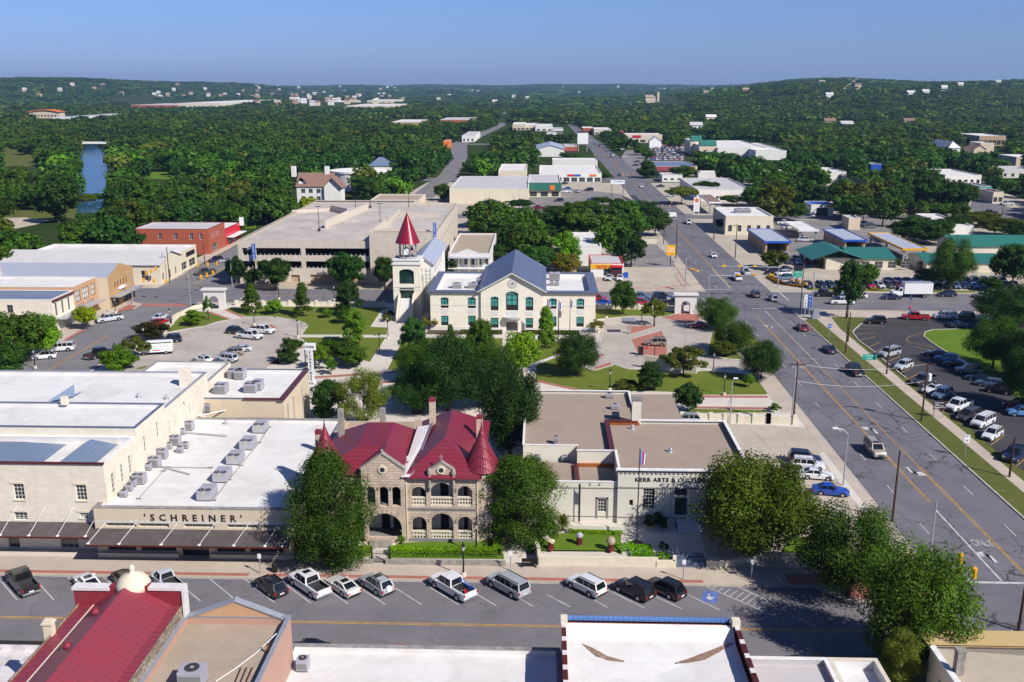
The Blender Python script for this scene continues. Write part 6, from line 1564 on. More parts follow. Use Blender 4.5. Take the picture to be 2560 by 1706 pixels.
build('white_roof',MB().q([(XC0+1.1,YC+1.1,8.0),(XA,YC+1.1,8.0),(XA,233.9,8.0),(XC0+1.1,233.9,8.0)]).q([(XB,YC+1.1,8.0),(XC1-1.1,YC+1.1,8.0),(XC1-1.1,233.9,8.0),(XB,233.9,8.0)]),M['white_roof'],ch)
pr=MB()
for x0,x1 in((XC0,XA),(XB,XC1)):
 L_=x0==XC0
 for A,B in(((x0,YC+1.1),(x1,YC+1.1)),((x1,233.9),(x0,233.9))):pr.q([(A[0],A[1],9.2),(B[0],B[1],9.2),(B[0],B[1],8),(A[0],A[1],8)])
 xx=x0+1.1 if L_ else x1-1.1;pr.q([(xx,YC+1.1,9.2),(xx,233.9,9.2),(xx,233.9,8),(xx,YC+1.1,8)])
build('parapet',pr,M['white_wall'],ch)
co_=MB()
for x0,x1,e0,e1 in((XC0,XA,.6,0),(XB,XC1,0,.6)):
 co_.box(x0-e0,YC-.6,9.0,x1+e1,YC+1.12,9.25);co_.box(x0-e0,233.88,9.0,x1+e1,235.4,9.25)
 if e0:co_.box(x0-.6,YC+1.12,9.0,x0+1.12,233.88,9.25)
 else:co_.box(x1-1.12,YC+1.12,9.0,x1+.6,233.88,9.25)
build('cornice',co_,M['cap_blue'],ch)
dn=MB()
for i in range(60):
 x=XC0-.2+i*.63
 if XA-.2<x<XB:continue
 dn.box(x,YC-.35,8.6,x+.34,YC-.01,8.98)
dn.box(XC0-.1,YC-.12,8.35,XA,YC-.01,8.55);dn.box(XB,YC-.12,8.35,XC1+.1,YC-.01,8.55);build('dentils',dn,M['pale_stone'],ch)
r=MB();gable_roof(r,XA,YF,XB,241,9.75,13.9,'Y',.7,.22);build('roof',r,M['grey_shingle'] if 0 else seamed('slate_blue_metal_roof',(.125,.15,.235),'Y',.5,.45,.3,.8,.15),ch)
rk=MB()
for s0,s1 in(((XA-.75,9.42),(xm,13.75)),((xm,13.75),(XB+.75,9.42))):rk.q([(s0[0],YF-.72,s0[1]-.32),(s1[0],YF-.72,s1[1]-.32),(s1[0],YF-.72,s1[1]-.05),(s0[0],YF-.72,s0[1]-.05)]);rk.q([(s0[0],YF-.72,s0[1]-.32),(s0[0],YF-.02,s0[1]-.32),(s1[0],YF-.02,s1[1]-.32),(s1[0],YF-.72,s1[1]-.32)])
build('raking_cornice',rk,M['grey_stone'],ch)
ep=wy('K',5,695,YF);em=MB();em.tube((ep[0],YF,ep[2]),(ep[0],YF-.06,ep[2]),1.12,1.12,28)
em.tube((ep[0],YF-.06,ep[2]),(ep[0],YF-.07,ep[2]),.62,.62,28,0)
P5=[(ep[0]+(.55 if i%2==0 else.22)*sin(pi*i/5),YF-.1,ep[2]+(.55 if i%2==0 else.22)*cos(pi*i/5)) for i in range(10)];em.q(P5,1)
for i in range(24):t_=2*pi*i/24;em.q([(ep[0]+r_*sin(t_+d),YF-.075,ep[2]+r_*cos(t_+d)) for r_,d in((.72,-.05),(1.0,-.05),(1.0,.05),(.72,.05))],1)
build('star_emblem',em,[M['grey_stone'],M['grey_trim']],ch)
for o,X0 in[(o,XC0) for o in up]+[(o,XB) for o in up2]+[(o,XA) for o in cc[:3]]:
 Yy=YF if X0==XA else YC;pn=MB().box(X0+o[0],Yy-.03,o[2]-1.25,X0+o[1],Yy-.002,o[2]-.1);build('spandrel_panel',pn,M['grey_stone'],ch)
 hd=MB();m_=X0+(o[0]+o[1])/2;hw=(o[1]-o[0])/2+.05;zz=o[3]-o[4]
 for k in range(8):
  t0,t1=pi*k/8,pi*(k+1)/8;hd.q([(m_-hw*cos(t0),Yy-.06,zz+o[4]*sin(t0)),(m_-hw*cos(t1),Yy-.06,zz+o[4]*sin(t1)),(m_-(hw+.2)*cos(t1),Yy-.06,zz+(o[4]+.3)*sin(t1)),(m_-(hw+.2)*cos(t0),Yy-.06,zz+(o[4]+.3)*sin(t0))][::-1])
 build('arch_stones',hd,M['grey_stone'],ch)
solid('string_course',ch,[(XC0-.04,YC-.05,5.9,XA,YC-.003,6.05),(XB,YC-.05,5.9,XC1+.04,YC-.003,6.05),(XA-.04,YF-.05,5.9,XA+cc[0][0],YF-.003,6.05),(XA-.1,YF-.08,0,XA+cc[5][0]-1,YF-.003,.9),(XA+cc[5][1]+1,YF-.08,0,XB+.1,YF-.003,.9),(XC0-.1,YC-.08,0,XA-.1,YC-.003,.9),(XB+.1,YC-.08,0,XC1+.1,YC-.003,.9)],'grey_stone')
cn=MB();cx=XA+(cc[5][0]+cc[5][1])/2
cn.prism([(cx+2.0*cos(a),YF-.05-1.5*sin(a)) for a in np.linspace(0,pi,13)],3.1,3.45,bottom=True);build('door_canopy',cn,M['metal_lt'],ch)
# rooftop units
def acunit(p,size,label,fans=2,rz=0,z=None,kind=0,grp=None):
 """rooftop cooling unit: cabinet, grille, fan rings"""
 sx,sy,sz=size;t=thing('rooftop_cooling_unit',label,'air conditioner',p,rz,grp)
 build('cabinet',MB().box(-sx/2,-sy/2,.12,sx/2,sy/2,sz),M['ac'],t,local=True,bevel=.03)
 build('grille',MB().box(-sx/2+.08,-sy/2-.015,.25,sx/2-.08,-sy/2,sz-.3),M['metal_lt'] if kind==1 else M['frame_grey'],t,local=True)
 for i in range(fans):
  x=(i-(fans-1)/2)*sx/max(1,fans)*.95;y=-sy*.28 if sy>sx*.7 and fans>1 else 0;r_=min(sx/fans*.40,sy*.36)
  f=MB().tube((x,y,sz),(x,y,sz+.06),r_,r_,14,0);f.tube((x,y,sz+.06),(x,y,sz+.065),r_*.3,r_*.3,8,1);build('fan',f,[M['ac_dk'],M['ac']],t,local=True)
 if kind==1:build('sticker',MB().box(-.12,-sy/2-.03,sz-.28,.12,-sy/2-.016,sz-.14),M['yellow_lbl'],t,local=True)
 build('skid',MB().box(-sx/2+.05,-sy/2+.05,0,sx/2-.05,sy/2-.05,.12),M['ac_dk'],t,local=True);return t
AG1='large cooling units in a diagonal row on the white shop roof'
for i,(x,y) in enumerate([(1905,1200),(2045,1035),(2165,875),(2280,740)]):acunit(w('A',x,y+60,5.9),(1.75,2.6,1.25),'large grey cooling unit with yellow sticker on the white shop roof, %s from the lettering'%NUM[i],2,0,kind=1,grp=AG1)
acunit(w('B',45,650,5.9),(1.75,2.6,1.25),'large grey cooling unit at the far end of the diagonal row',2,0,kind=1,grp=AG1)
AG2='twin-fan cooling units along the store wall'
for i,(x,y) in enumerate([(1282,1100),(1420,945),(1485,870),(1608,745),(1730,610),(1900,440),(1945,385)]):acunit(w('A',x,y+30,5.9),(1.5,1.25,1.3),'twin-fan grey unit on the white roof along the limestone wall, %s from the front'%NUM[i],2,grp=AG2)
AG3='small single-fan condensers on the shop roof'
for i,(x,y) in enumerate([(1140,1235),(1190,1180),(1225,1140),(1363,990),(1655,830),(1703,790),(1552,795),(1677,665),(1852,470)]):acunit(w('A',x,y+20,5.9),(.8,.75,.85),'small square condenser on the white roof beside the limestone wall, %s from the front'%NUM[i],1,grp=AG3)
AG4='cooling units on the annex roof'
for i,(k,x,y,s) in enumerate([('A',2165,160,2.2),('A',2035,300,1.8),('A',2310,290,1.9),('A',2210,170,1.5),('B',20,270,1.5)]):acunit(w(k,x,y,7.5),(s,2.0,1.5),'grey cooling unit on the annex roof, %s from left'%NUM[i],2,grp=AG4)
p=w('F',435,1450,4.65);acunit(p,(1.0,1.0,1.15),'lone ribbed condenser on the near white roof beside the pink parapet',1)
p=w('E',1790,1567,8.7);acunit((p[0],p[1]-.3,8.7),(1.9,1.6,1.5),'white cooler with one round fan on the pale gravel roof',1)
for i,(x,y) in enumerate([(1845,735),(1990,735),(2050,690)]):acunit(w('J',x,y,8.0),(2.2 if i<2 else 1.4,1.6,1.2),'cooling unit on the left courthouse wing, %s from left'%NUM[i],1)
for i,(x,y) in enumerate([(390,660),(365,712),(412,712)]):acunit(w('K',x,y,8.0),(2.6 if i==0 else 1.1,1.2,1.9 if i==0 else 1.1),'cooling unit on the right courthouse wing, %s'%['tall one at the back','front left','front right'][i],1)
for i,(k,x,y,z_,s) in enumerate([('C',895,330,6.9,1.3),('C',945,432,6.9,1.3),('C',950,510,6.9,1.1),('C',230,905,5.25,1.0),('C',485,905,5.25,.9),('C',405,750,6.9,.6)]):acunit(w(k,x,y+20,z_),(s,.8,.8 if i<5 else 1.1),'metal vent box on the gravel roof, %s from the back'%NUM[i],1)
for i,(k,x,y,z_) in enumerate([('A',1275,345,11),('A',1530,360,11),('A',2075,590,5.9),('C',1105,635,7),('C',1453,845,7),('A',585,400,11.1),('A',1690,205,11),('A',305,740,10.4)]):
 p=w(k,x,y,z_);single('roof_vent',MB().lathe((p[0],p[1],z_-.02),[(.42,0),(.4,.06),(.2,.12),(.17,.4),(.26,.45),(.2,.62),(.02,.72)],14),M['metal_lt'],['metal vent cap with grey stain on the store roof, left','metal vent cap with grey stain on the store roof, right','metal vent cap near the middle of the white shop roof','metal vent cap at the back of the right gravel roof','metal vent cap in the middle of the right gravel roof','flat metal vent cap on the step of the store roof','metal vent cap beside the limestone chimney','metal vent cap behind the blue hipped skylight'][i],'vent')
pipes=[[('A',1280,720,9.8),('A',1300,900,6.6),('A',1330,935,6.1),('A',1740,1050,6.05)],[('A',1510,445,10.5),('A',1520,620,7),('A',1560,650,6.2),('A',2080,700,6.05)],[('A',1688,385,10.3),('A',1695,540,6.4),('A',2230,430,6.05)]]
for i,pp in enumerate(pipes):single('drain_pipe',MB().path([w(*q) for q in pp],.11,6),M['metal_lt'],'galvanised drain pipe running down the store wall onto the white roof, %s from the front'%NUM[i],'pipe')
gp=[[('A',1270,1275),('A',1500,1020),('A',1540,985),('A',1935,990)],[('A',1960,1290),('A',2100,1100),('A',2210,970),('B',30,760),('B',120,620)]]
for i,pp in enumerate(gp):
 m=MB().path([w(k,x,y,6.05) for k,x,y in pp],.045,5)
 for k,x,y in pp:q=w(k,x,y,5.95);m.box(q[0]-.3,q[1]-.12,5.9,q[0]+.3,q[1]+.12,6.02)
 single('gas_pipe',m,M['frame_grey'],['thin grey pipe across the white shop roof towards the store wall','thin grey pipe along the right side of the large cooling units'][i],'pipe')
 # --- clock tower
YT=225.1;tx0,tx1=-35.4,-28.8;tw=thing('clock_tower','pale limestone clock tower with open belfry, clock and tall red cone roof','clock tower',(-32.1,228.4,0))
to=opx('J',[(1315,563,1448,700)],YT,tx0,.9)+opx('J',[(1320,737,1450,868)],YT,tx0)
mb=MB();mb.wall((tx0,YT),(tx1,YT),0,12.7,to,.5);mb.wall((tx1,YT),(tx1,231.7),0,12.7,[(2,4.6,8,11.4,.9)],.5);mb.wall((tx1,231.7),(tx0,231.7),0,12.7);mb.wall((tx0,231.7),(tx0,YT),0,12.7);build('wall',mb,M['lime_pale'],tw)
for o in to:window(tw,(tx0,YT),(tx1,YT),o,.45,3,3,'glass_teal','frame_dark',.1)
window(tw,(tx1,YT),(tx1,231.7),(2,4.6,8,11.4,.9),.4,3,3,'glass_teal','frame_dark',.1)
solid('cornice',tw,[(tx0-.25,YT-.25,12.7,tx1+.25,231.95,13.1),(tx0+.1,YT+.1,13.1,tx1-.1,231.6,13.7),(tx0-.1,YT-.1,13.7,tx1+.1,231.8,13.85)],'grey_stone')
solid('belt_course',tw,[(tx0-.08,YT-.08,7.3,tx1+.08,YT-.003,7.5),(tx0-.06,YT-.06,6.6,tx1+.06,YT-.003,6.75)],'grey_stone')
for i in range(8):
 a=pi/8+pi*i/4;cx_,cy_=-32.1+2.05*cos(a),228.4+2.05*sin(a);build('belfry_column',MB().box(cx_-.12,cy_-.12,13.85,cx_+.12,cy_+.12,17.7),M['steel_pole'],tw)
rg=MB();rg.lathe((-32.1,228.4,13.85),[(2.3,0),(2.3,.5),(2.15,.5),(2.15,.05)],8);build('belfry_rail',rg,M['steel_pole'],tw)
cr_=MB();cr_.lathe((-32.1,228.4,17.55),[(2.95,0),(2.9,.12),(.06,7.1),(.03,8.0)],48)
build('cone_roof',cr_,M['red_cone'],tw,smooth=False);cs=MB()
for i in range(32):a=2*pi*i/32;cs.tube((-32.1+2.92*cos(a),228.4+2.92*sin(a),17.67),(-32.1+.1*cos(a),228.4+.1*sin(a),24.6),.03,.02,4)
build('roof_seams',cs,M['red_plain'],tw)
cf=MB();c0=(-32.25,226.6,15.65);cf.tube((c0[0],227.5,c0[2]),c0,.95,.95,28,1);cf.tube(c0,(c0[0],226.57,c0[2]),.85,.85,28,0)
for i in range(12):a=2*pi*i/12;cf.obox((c0[0]+.7*sin(a),226.555,c0[2]+.7*cos(a)),(.06,.02,.14),0,1)
cf.q([(c0[0]-.04,226.55,c0[2]),(c0[0]+.04,226.55,c0[2]),(c0[0]-.3,226.55,c0[2]+.45),(c0[0]-.38,226.55,c0[2]+.42)],1);cf.q([(c0[0],226.54,c0[2]-.04),(c0[0]+.5,226.54,c0[2]-.5),(c0[0]+.56,226.54,c0[2]-.44),(c0[0],226.54,c0[2]+.05)],1)
build('clock_face',cf,[M['white'],M['black_iron']],tw)
bl_=MB().lathe((-31.4,229.3,15.2),[(.75,0),(.6,.3),(.45,.9),(.2,1.1)],14);build('bell',bl_,M['copper'],tw)
stw=MB();zt=4.6;n=16
for i in range(n):y1=219.6+(YT-219.6)*(i+1)/n;stw.box(-33.6,219.6+(YT-219.6)*i/n,0,-30.7,YT-.02,BZ+(zt-BZ)*(i+1)/n) if 0 else stw.box(-33.6,219.6+(YT-219.6)*i/n,BZ,-30.7,y1,BZ+(zt-BZ)*(i+1)/n)
build('stairs',stw,M['grey_stone'],tw)
for x in(-34.1,-30.65):
 bs=MB();P=[(219.2,BZ),(219.2,1.4),(224.0,5.4),(YT-.02,5.8),(YT-.02,BZ)]
 for xx,rv in((x,1),(x+.45,0)):
  q=[(xx,a,b) for a,b in P];bs.q(q if rv else q[::-1])
 for i in range(5):a,b=P[i],P[(i+1)%5];bs.q([(x,a[0],a[1]),(x+.45,a[0],a[1]),(x+.45,b[0],b[1]),(x,b[0],b[1])][::-1])
 build('stair_wall',bs,M['pale_stone'],tw)
lb=house('link_building','narrow hall with silver gable roof joining the clock tower to the garage',-31.8,232.0,-26.6,262,11.9,13.9,'white_wall','silver_roof_x','Y',wins=[(1,3+3*i,5.2+3*i,8.3,10.8) for i in range(7)])
lt=MB()
for x in(-27.9,-26.9):
 for y in(228.2,229.4):lt.box(x-.05,y-.05,0,x+.05,y+.05,11.4)
for z0 in np.arange(.6,11.2,.9):lt.box(-27.95,228.15,z0,-26.85,228.25,z0+.08);lt.box(-27.95,229.35,z0,-26.85,229.45,z0+.08);lt.box(-28.6,228.5,z0,-26.9,228.6,z0+.05)
single('lattice_frame',lt,M['steel_pole'],'tall grey metal lattice standing between clock tower and courthouse','frame')
# --- parking garage
ga=thing('parking_garage','large sand-coloured concrete parking garage with open decks and rooftop parking','garage',(-58,305,0));YG=263.7;gx0=-84.8
go_=[]
for z0,z1 in((8.1,10.2),(4.5,6.5)):
 for s0,s1 in((1.2,4.6),(5.0,17.7),(18.9,36.9)):go_.append((s0,s1,z0,z1))
go_+=[(8,11,.5,2.6),(14.5,17,.5,2.6),(20,28.5,.3,2.7),(29.5,34,.6,2.6)]
mb=MB();mb.wall((gx0,YG),(-47.5,YG),0,12.3,go_,.6);mb.wall((gx0,360),(gx0,YG),0,12.3,[(4+11*i,13+11*i,z,z+2) for i in range(8) for z in(8.1,4.5)],.6);mb.wall((-47.5,360),(gx0,360),0,12.3)
mb.wall((-47.5,YG-1.2),(-30.2,YG-1.2),0,14.9);mb.wall((-30.2,YG-1.2),(-30.2,345),0,13.4,[(20+7*i,24+7*i,8,10) for i in range(7)],.4);mb.wall((-30.2,345),(-47.5,345),0,13.4);mb.wall((-47.5,292),(-47.5,YG-1.2),0,14.9);mb.wall((-30.2,268),(-47.5,268),11,14.9)
mb.wall((-47.2,360),(-47.2,345),0,12.3)
build('wall',mb,M['garage'],ga)
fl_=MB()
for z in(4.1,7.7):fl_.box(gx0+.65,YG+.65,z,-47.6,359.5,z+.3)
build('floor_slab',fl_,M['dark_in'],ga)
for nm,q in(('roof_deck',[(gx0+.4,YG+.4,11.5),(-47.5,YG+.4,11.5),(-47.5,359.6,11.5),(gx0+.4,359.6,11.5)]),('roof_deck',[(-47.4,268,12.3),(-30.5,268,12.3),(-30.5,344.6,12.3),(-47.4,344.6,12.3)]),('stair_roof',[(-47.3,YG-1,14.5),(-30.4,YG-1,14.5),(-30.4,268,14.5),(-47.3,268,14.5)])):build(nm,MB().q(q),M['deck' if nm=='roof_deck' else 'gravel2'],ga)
for a,b,z0,z1 in((('J',635,185),('J',1025,15),11.5,13.6),(('J',690,30),('J',845,65),11.5,13.6),(('J',1185,185),('J',1320,50),12.3,13.7),(('J',330,50),('J',690,30),11.5,12.6),(('J',1320,75),('J',1690,80),12.3,13.4),(('J',635,190),('J',845,90),11.5,13.9)):
 p,q=w(*a,z0),w(*b,z0);L=hypot(q[0]-p[0],q[1]-p[1]);build('ramp_wall',MB().obox(((p[0]+q[0])/2,(p[1]+q[1])/2,(z0+z1)/2),(L,.35,z1-z0),atan2(q[1]-p[1],q[0]-p[0])),M['garage'],ga)
solid('deck_parapet',ga,[(gx0-.02,YG,12.3,gx0+.4,360,12.32),(gx0,359.6,12.3,-47.5,360,12.5)],'garage')
solid('brick_infill',ga,[(gx0+1,YG-.06,0,-49,YG-.01,.45),(gx0+4.2,YG+.5,.3,-49,YG+.58,2.8)],'tan_brick')
for i in range(30):x=gx0+1.4+i*1.22;[build('rail_post',MB().box(x,YG-.03,z,x+.1,YG+.05,z+.55),M['white'],ga) for z in(8.1,4.5)]
for i,(k,x,y) in enumerate([('I',2328,400),('K',-605,255)]):
 p=wy(k,x,y,YG-.9 if i==0 else YG-1.3);q=MB().box(p[0]-.5,YG-(1.0 if i==0 else 1.5),p[2]-2.2,p[0]+.5,YG-(.8 if i==0 else 1.25),p[2]+2.2)
 if i:q=MB().box(-30.15,266,p[2]-2,-29.3,266.3,p[2]+3)
 s_=single('parking_sign',q,M['blue'],'tall blue vertical PARKING sign on the %s corner of the garage'%['left','right'][i],'sign')
 for j,c_ in enumerate('PARKING'):text_mesh('lettering',c_,.62,((p[0],YG-1.04,p[2]+1.8-.6*j) if i==0 else(-29.7,265.96,p[2]+2.6-.62*j)),FACE_S,M['white'],s_,1,.01,.01)
for i,(k,x,y0,y1) in enumerate([('J',580,215,0),('N',1142,1468,1255),('N',1050,1285,1040),('N',915,1330,1170),('N',1403,1300,1150)]):
 p=w(k,x,y0,11.5);h_=7.5;m=MB().tube((p[0],p[1],11.5),(p[0],p[1],11.5+h_),.11,.07,8);m.box(p[0]-.9,p[1]-.12,11.4+h_,p[0]+.9,p[1]+.12,11.55+h_);m.box(p[0]-.35,p[1]-.35,11.5,p[0]+.35,p[1]+.35,12.3)
 single('deck_light',m,M['metal_dk'],'thin dark lamp pole on the garage roof, %s from the front'%NUM[i],'lamp post')
 # --- generic middle-town blocks: front-top edge and back-top edge read off the photo
def bld(name,label,k,xl,yf,xr,yb,h,wall,roof,nw=0,wz=(.8,2.4),ww=1.4,par=.4,cap='cap_white',cat='building',win=None,y1=None):
 a,b=w(k,xl,yf,h),w(k,xr,yf,h);Yb=w(k,xl,yb,h)[1];y0=(a[1]+b[1])/2;x0,x1=a[0],b[0]
 g=(x1-x0)/(nw+.001);ops=[(g*(i+.5)-ww/2,g*(i+.5)+ww/2,wz[0],wz[1]) for i in range(nw)]
 return building(name,label,x0,y0,x1,max(Yb,y0+3),h,wall,roof,par,cap,.3,ops,win=win or dict(frame='frame_grey',fw=.12),cat=cat),(x0,y0,x1,max(Yb,y0+3))
S=lambda*a:bld(*a)
t,b_=bld('porch_house','two-storey pale stone building with arched porch beside the garage','J',1765,420,2150,235,7.6,'grey_stone','gravel2',6,(4.4,6.2),.9)
solid('porch_roof',t,[(b_[0],b_[1]-2.2,6.5,b_[2],b_[1]-.02,6.7)],'silver_roof_x')
for i in range(5):x=b_[0]+.3+i*(b_[2]-b_[0]-.6)/4;build('porch_column',MB().box(x-.1,b_[1]-2.1,0,x+.1,b_[1]-1.9,6.5),M['cream_metal'],t)
solid('porch_balcony',t,[(b_[0],b_[1]-2.2,3.5,b_[2],b_[1]-.02,3.7)],'white');build('pediment',MB().q([(b_[0]+2,b_[1]-.05,7.7),(b_[2]-3,b_[1]-.05,7.7),((b_[0]+b_[2])/2-.5,b_[1]-.05,9)]),M['grey_stone'],t)
t,b_=bld('loans_shop','small white loans shop with yellow sign and red fascia','K',725,512,1028,432,4.0,'white_wall','grey_roof',1,(.3,2.6),2.2,.2,'red')
p=wy('K',822,540,b_[1]-.1);build('sign_board',MB().box(p[0]-3.2,b_[1]-.15,p[2]-.65,p[0]+3.2,b_[1]-.02,p[2]+.7),M['yellow'],t);text_mesh('lettering','Texan Money',.62,(p[0],b_[1]-.2,p[2]+.22),FACE_S,M['red'],t,1,.01,.015);text_mesh('lettering','CASH LOANS',.5,(p[0],b_[1]-.2,p[2]-.35),FACE_S,M['red'],t,1,.01,.015)
p=wy('K',960,560,b_[1]-.1);solid('entrance',t,[(p[0]-1.6,b_[1]-.3,.1,p[0]+1.6,b_[1]-.02,3.0)],'brown');solid('entrance_canopy',t,[(p[0]-1.8,b_[1]-.9,3.0,p[0]+1.8,b_[1]-.02,3.6)],'red')
bld('white_hall','plain long white flat-roofed hall behind the bright green tree','K',500,355,822,225,6.0,'white_wall','white_roof',0)
bld('green_store_hall','wide windowless store hall with ribbed pale walls and white roof','N',1775,1110,2500,995,7.0,'cream2','grey_roof',0)
t,b_=bld('green_front_store','store front with deep green mansard band and small square sign','O',145,1058,448,980,7.0,'cream2','grey_roof',3,(.3,2.8),3.6)
solid('mansard_band',t,[(b_[0]-.2,b_[1]-1.2,3.4,b_[2]+.3,b_[1]-.02,7.2)],'green_roof');p=wy('O',370,1100,b_[1]-1.2);solid('square_sign',t,[(p[0]-1.3,b_[1]-1.4,p[2]-1.2,p[0]+1.3,b_[1]-1.22,p[2]+1.2)],'orange')
t,b_=bld('strip_shops','strip of shops with white roof and red, blue and orange signs','O',250,968,822,895,5.2,'white_wall','white_roof',8,(.3,2.8),3.4)
for x,c in((540,'red'),(603,'blue'),(745,'orange')):p=wy('O',x,975,b_[1]-.2);build('shop_sign',MB().box(p[0]-1.8,b_[1]-.3,3.6,p[0]+1.8,b_[1]-.02,4.6),M[c],t)
bld('low_white_shed','long low white wall behind the strip of shops','O',372,850,785,828,4.5,'white_wall','white_roof');bld('pale_flat_shop','pale flat-roofed shop left of the strip of shops','N',2225,945,2478,883,6,'cream2','white_roof')
def hse(name,label,k,xl,yf,xr,yb,h,hr,*a,**kw):
 p,q=w(k,xl,yf,h),w(k,xr,yf,h);yb_=max(w(k,xl,yb,(h+hr)/2)[1],p[1]+4);return house(name,label,p[0],p[1],q[0],yb_,h,hr,*a,**kw)
hse('gabled_warehouse','white gabled warehouse left of the avenue, far side','O',225,745,480,690,6,9,'white_wall','silver_roof_x','Y');bld('brown_front_shop','small shop with brown front beside the white warehouse','O',485,725,598,700,6,'red_brick','grey_roof',4,(.4,2.5),3)
for i,(k,xl,yf,xr,yb,h,wl,rf) in enumerate([('O',5,520,120,500,7,'cream','white_roof'),('O',120,525,230,508,6,'cream2','white_roof'),('O',215,535,375,515,6,'white_wall','white_roof'),('O',380,560,470,548,5,'white_wall','silver_roof_x'),('O',650,552,755,540,6,'red_brick','white_roof'),('O',755,565,912,548,6,'cream2','white_roof'),('O',320,600,410,588,5,'white_wall','grey_roof'),('O',105,605,165,598,4,'cream2','white_roof')]):
 bld('far_shop','small pale shop near the far end of the avenue, %s from left'%NUM[i],k,xl,yf,xr,yb,h,wl,rf,3,(.4,2.4),4)
t,b_=bld('superstore','long cream superstore with red sign and small front gable','O',1025,612,1380,600,8,'cream2','white_roof',5,(.4,3),5);solid('red_sign',t,[(b_[0]+9,b_[1]-.4,5,b_[0]+17,b_[1]-.02,7.2)],'red')
hse('white_gabled_hall','small bright white gabled hall below the cream superstore','O',1262,672,1372,645,6,10,'white','white_roof','Y');bld('red_sign_tower','square red sign tower left of the cream superstore','O',1000,583,1026,580,11,'red','red_plain',0)
for i,(xl,yf,xr,yb,h,wl) in enumerate([(1640,670,1750,650,11,'cream2'),(1720,712,1885,690,9,'cream2'),(1890,735,2350,668,7.5,'white_wall'),(2240,760,2520,700,7,'white_wall')]):
 t,b_=bld('pale_superstore_block','block of the pale rambling superstore, %s from left'%NUM[i],'O',xl,yf,xr,yb,h,wl,'white_roof')
 if i<2:r=MB();gable_roof(r,b_[0]+.5,b_[1]-.4,b_[2]-.5,b_[1]+8,h,h+4,'X',0,.2);build('green_roof',r,M['green_roof'],t)
t,b_=bld('red_awning_restaurant','blue-white roofed restaurant with sloping red front roof','O',1325,905,1700,862,5.5,'cream2','blue_roof_x',5,(.5,2.2),2);m=MB().q([(b_[0],b_[1]-5,3),(b_[0]+24,b_[1]-5,3),(b_[0]+24,b_[1]-.02,5.4),(b_[0],b_[1]-.02,5.4)]);build('front_roof',m,M['red_metal_far'],t)
bld('white_box_shop','small white box shop with a dark sign by the avenue','O',1380,985,1565,962,4,'white_wall','grey_roof',3,(1,2.2),1.8);bld('white_wall_shed','low white shed right of the red fronted restaurant','O',1712,965,1935,945,4.5,'white_wall','white_roof')
bld('grey_roofed_hall','wide grey-roofed hall behind the petrol station','O',1700,1118,2200,1012,5.5,'white_wall','grey_roof',4,(1,2.4),1.2);t,b_=bld('cream_office','two-storey cream office with white roof and plant right of the avenue','O',1965,1362,2400,1280,7.0,'cream2','white_roof',5,(1.2,3.6),1.4)
acunit(((b_[0]+b_[2])/2,(b_[1]+b_[3])/2,6.6),(6,3,1.6),'large grey plant cabinet on the cream office roof',2)
hse('brown_roofed_hall','long hall with dull maroon roof among the round trees','K',230,165,700,95,3.5,6,'cream2','red_metal_far','X')
def canopy(name,label,k,xl,yf,xr,yb,h,mat,fascia,posts=4,back=None,cat='canopy'):
 a,b=w(k,xl,yf,h),w(k,xr,yf,h);Y0,Y1=a[1],w(k,xl,yb,h)[1];t=thing(name,label,cat,((a[0]+b[0])/2,Y0,0))
 build('roof',MB().box(a[0]+.1,Y0+.1,h-.5,b[0]-.1,Y1-.1,h-.2),M[mat],t);m=MB();e=.15
 m.box(a[0],Y0,h-.7,b[0],Y0+e,h);m.box(a[0],Y1-e,h-.7,b[0],Y1,h);m.box(a[0],Y0+e,h-.7,a[0]+e,Y1-e,h);m.box(b[0]-e,Y0+e,h-.7,b[0],Y1-e,h);build('fascia',m,M[fascia],t)
 for i in range(posts):x=a[0]+.8+(b[0]-a[0]-1.6)*(i%2);y=Y0+1+(Y1-Y0-2)*(i//2)/max(1,posts//2-1);build('post',MB().box(x-.3,y-.3,0,x+.3,y+.3,h-.7),M['tan_brick' if fascia=='blue' else 'steel_pole'],t)
 if back:solid('bay_wall',t,[(a[0]+.5,Y0+2,0,a[0]+1,Y1-1,h-.7),(b[0]-1,Y0+2,0,b[0]-.5,Y1-1,h-.7)],'tan_brick')
 return t
sw=seamed('white_blue_canopy',(.50,.53,.60),'X',1.4,.5,.2,.35,.2,.2)
M['canopy_w']=sw
canopy('wash_bay','blue-edged car wash bay with pale striped roof, left one','L',-30,305,215,190,4.6,'canopy_w','blue',6,1);canopy('wash_bay','blue-edged car wash bay with pale striped roof, middle one','L',700,292,915,190,4.6,'canopy_w','blue',6,1)
canopy('solar_canopy','long low canopy with pale striped panels and yellow edge','L',1240,372,1465,228,4.2,'canopy_w','yellow',6);canopy('flat_canopy','small white flat canopy beside the parked white cars','L',285,200,468,125,3.6,'white_roof','white',4)
canopy('petrol_station_canopy','petrol station canopy with brown striped roof','O',1810,1230,1925,1160,5.5,'brown_shingle','white',4);bld('kiosk','small tan square kiosk in the asphalt lot','L',745,95,850,68,4.5,'cream','grey_roof',0)
go1=hse('green_roofed_office','low cream office with green metal roof beyond the dealer lot','L',770,462,1160,345,3.6,5.6,'cream2','green_roof','X',wins=[(0,3+4*i,5.4+4*i,.6,2.6) for i in range(4)]+[(0,19.4,28,.3,2.8)]);p=w('L',590,465,3.6);r=MB();gable_roof(r,p[0]-6,p[1]-.5,p[0]+9.5,p[1]+17,3.6,6.2,'Y',.6,.15);build('wing_roof',r,M['green_roof'],go1);solid('wing_wall',go1,[(p[0]-1.5,p[1]+1,0,p[0]+9,p[1]+16.5,3.55)],'cream2')
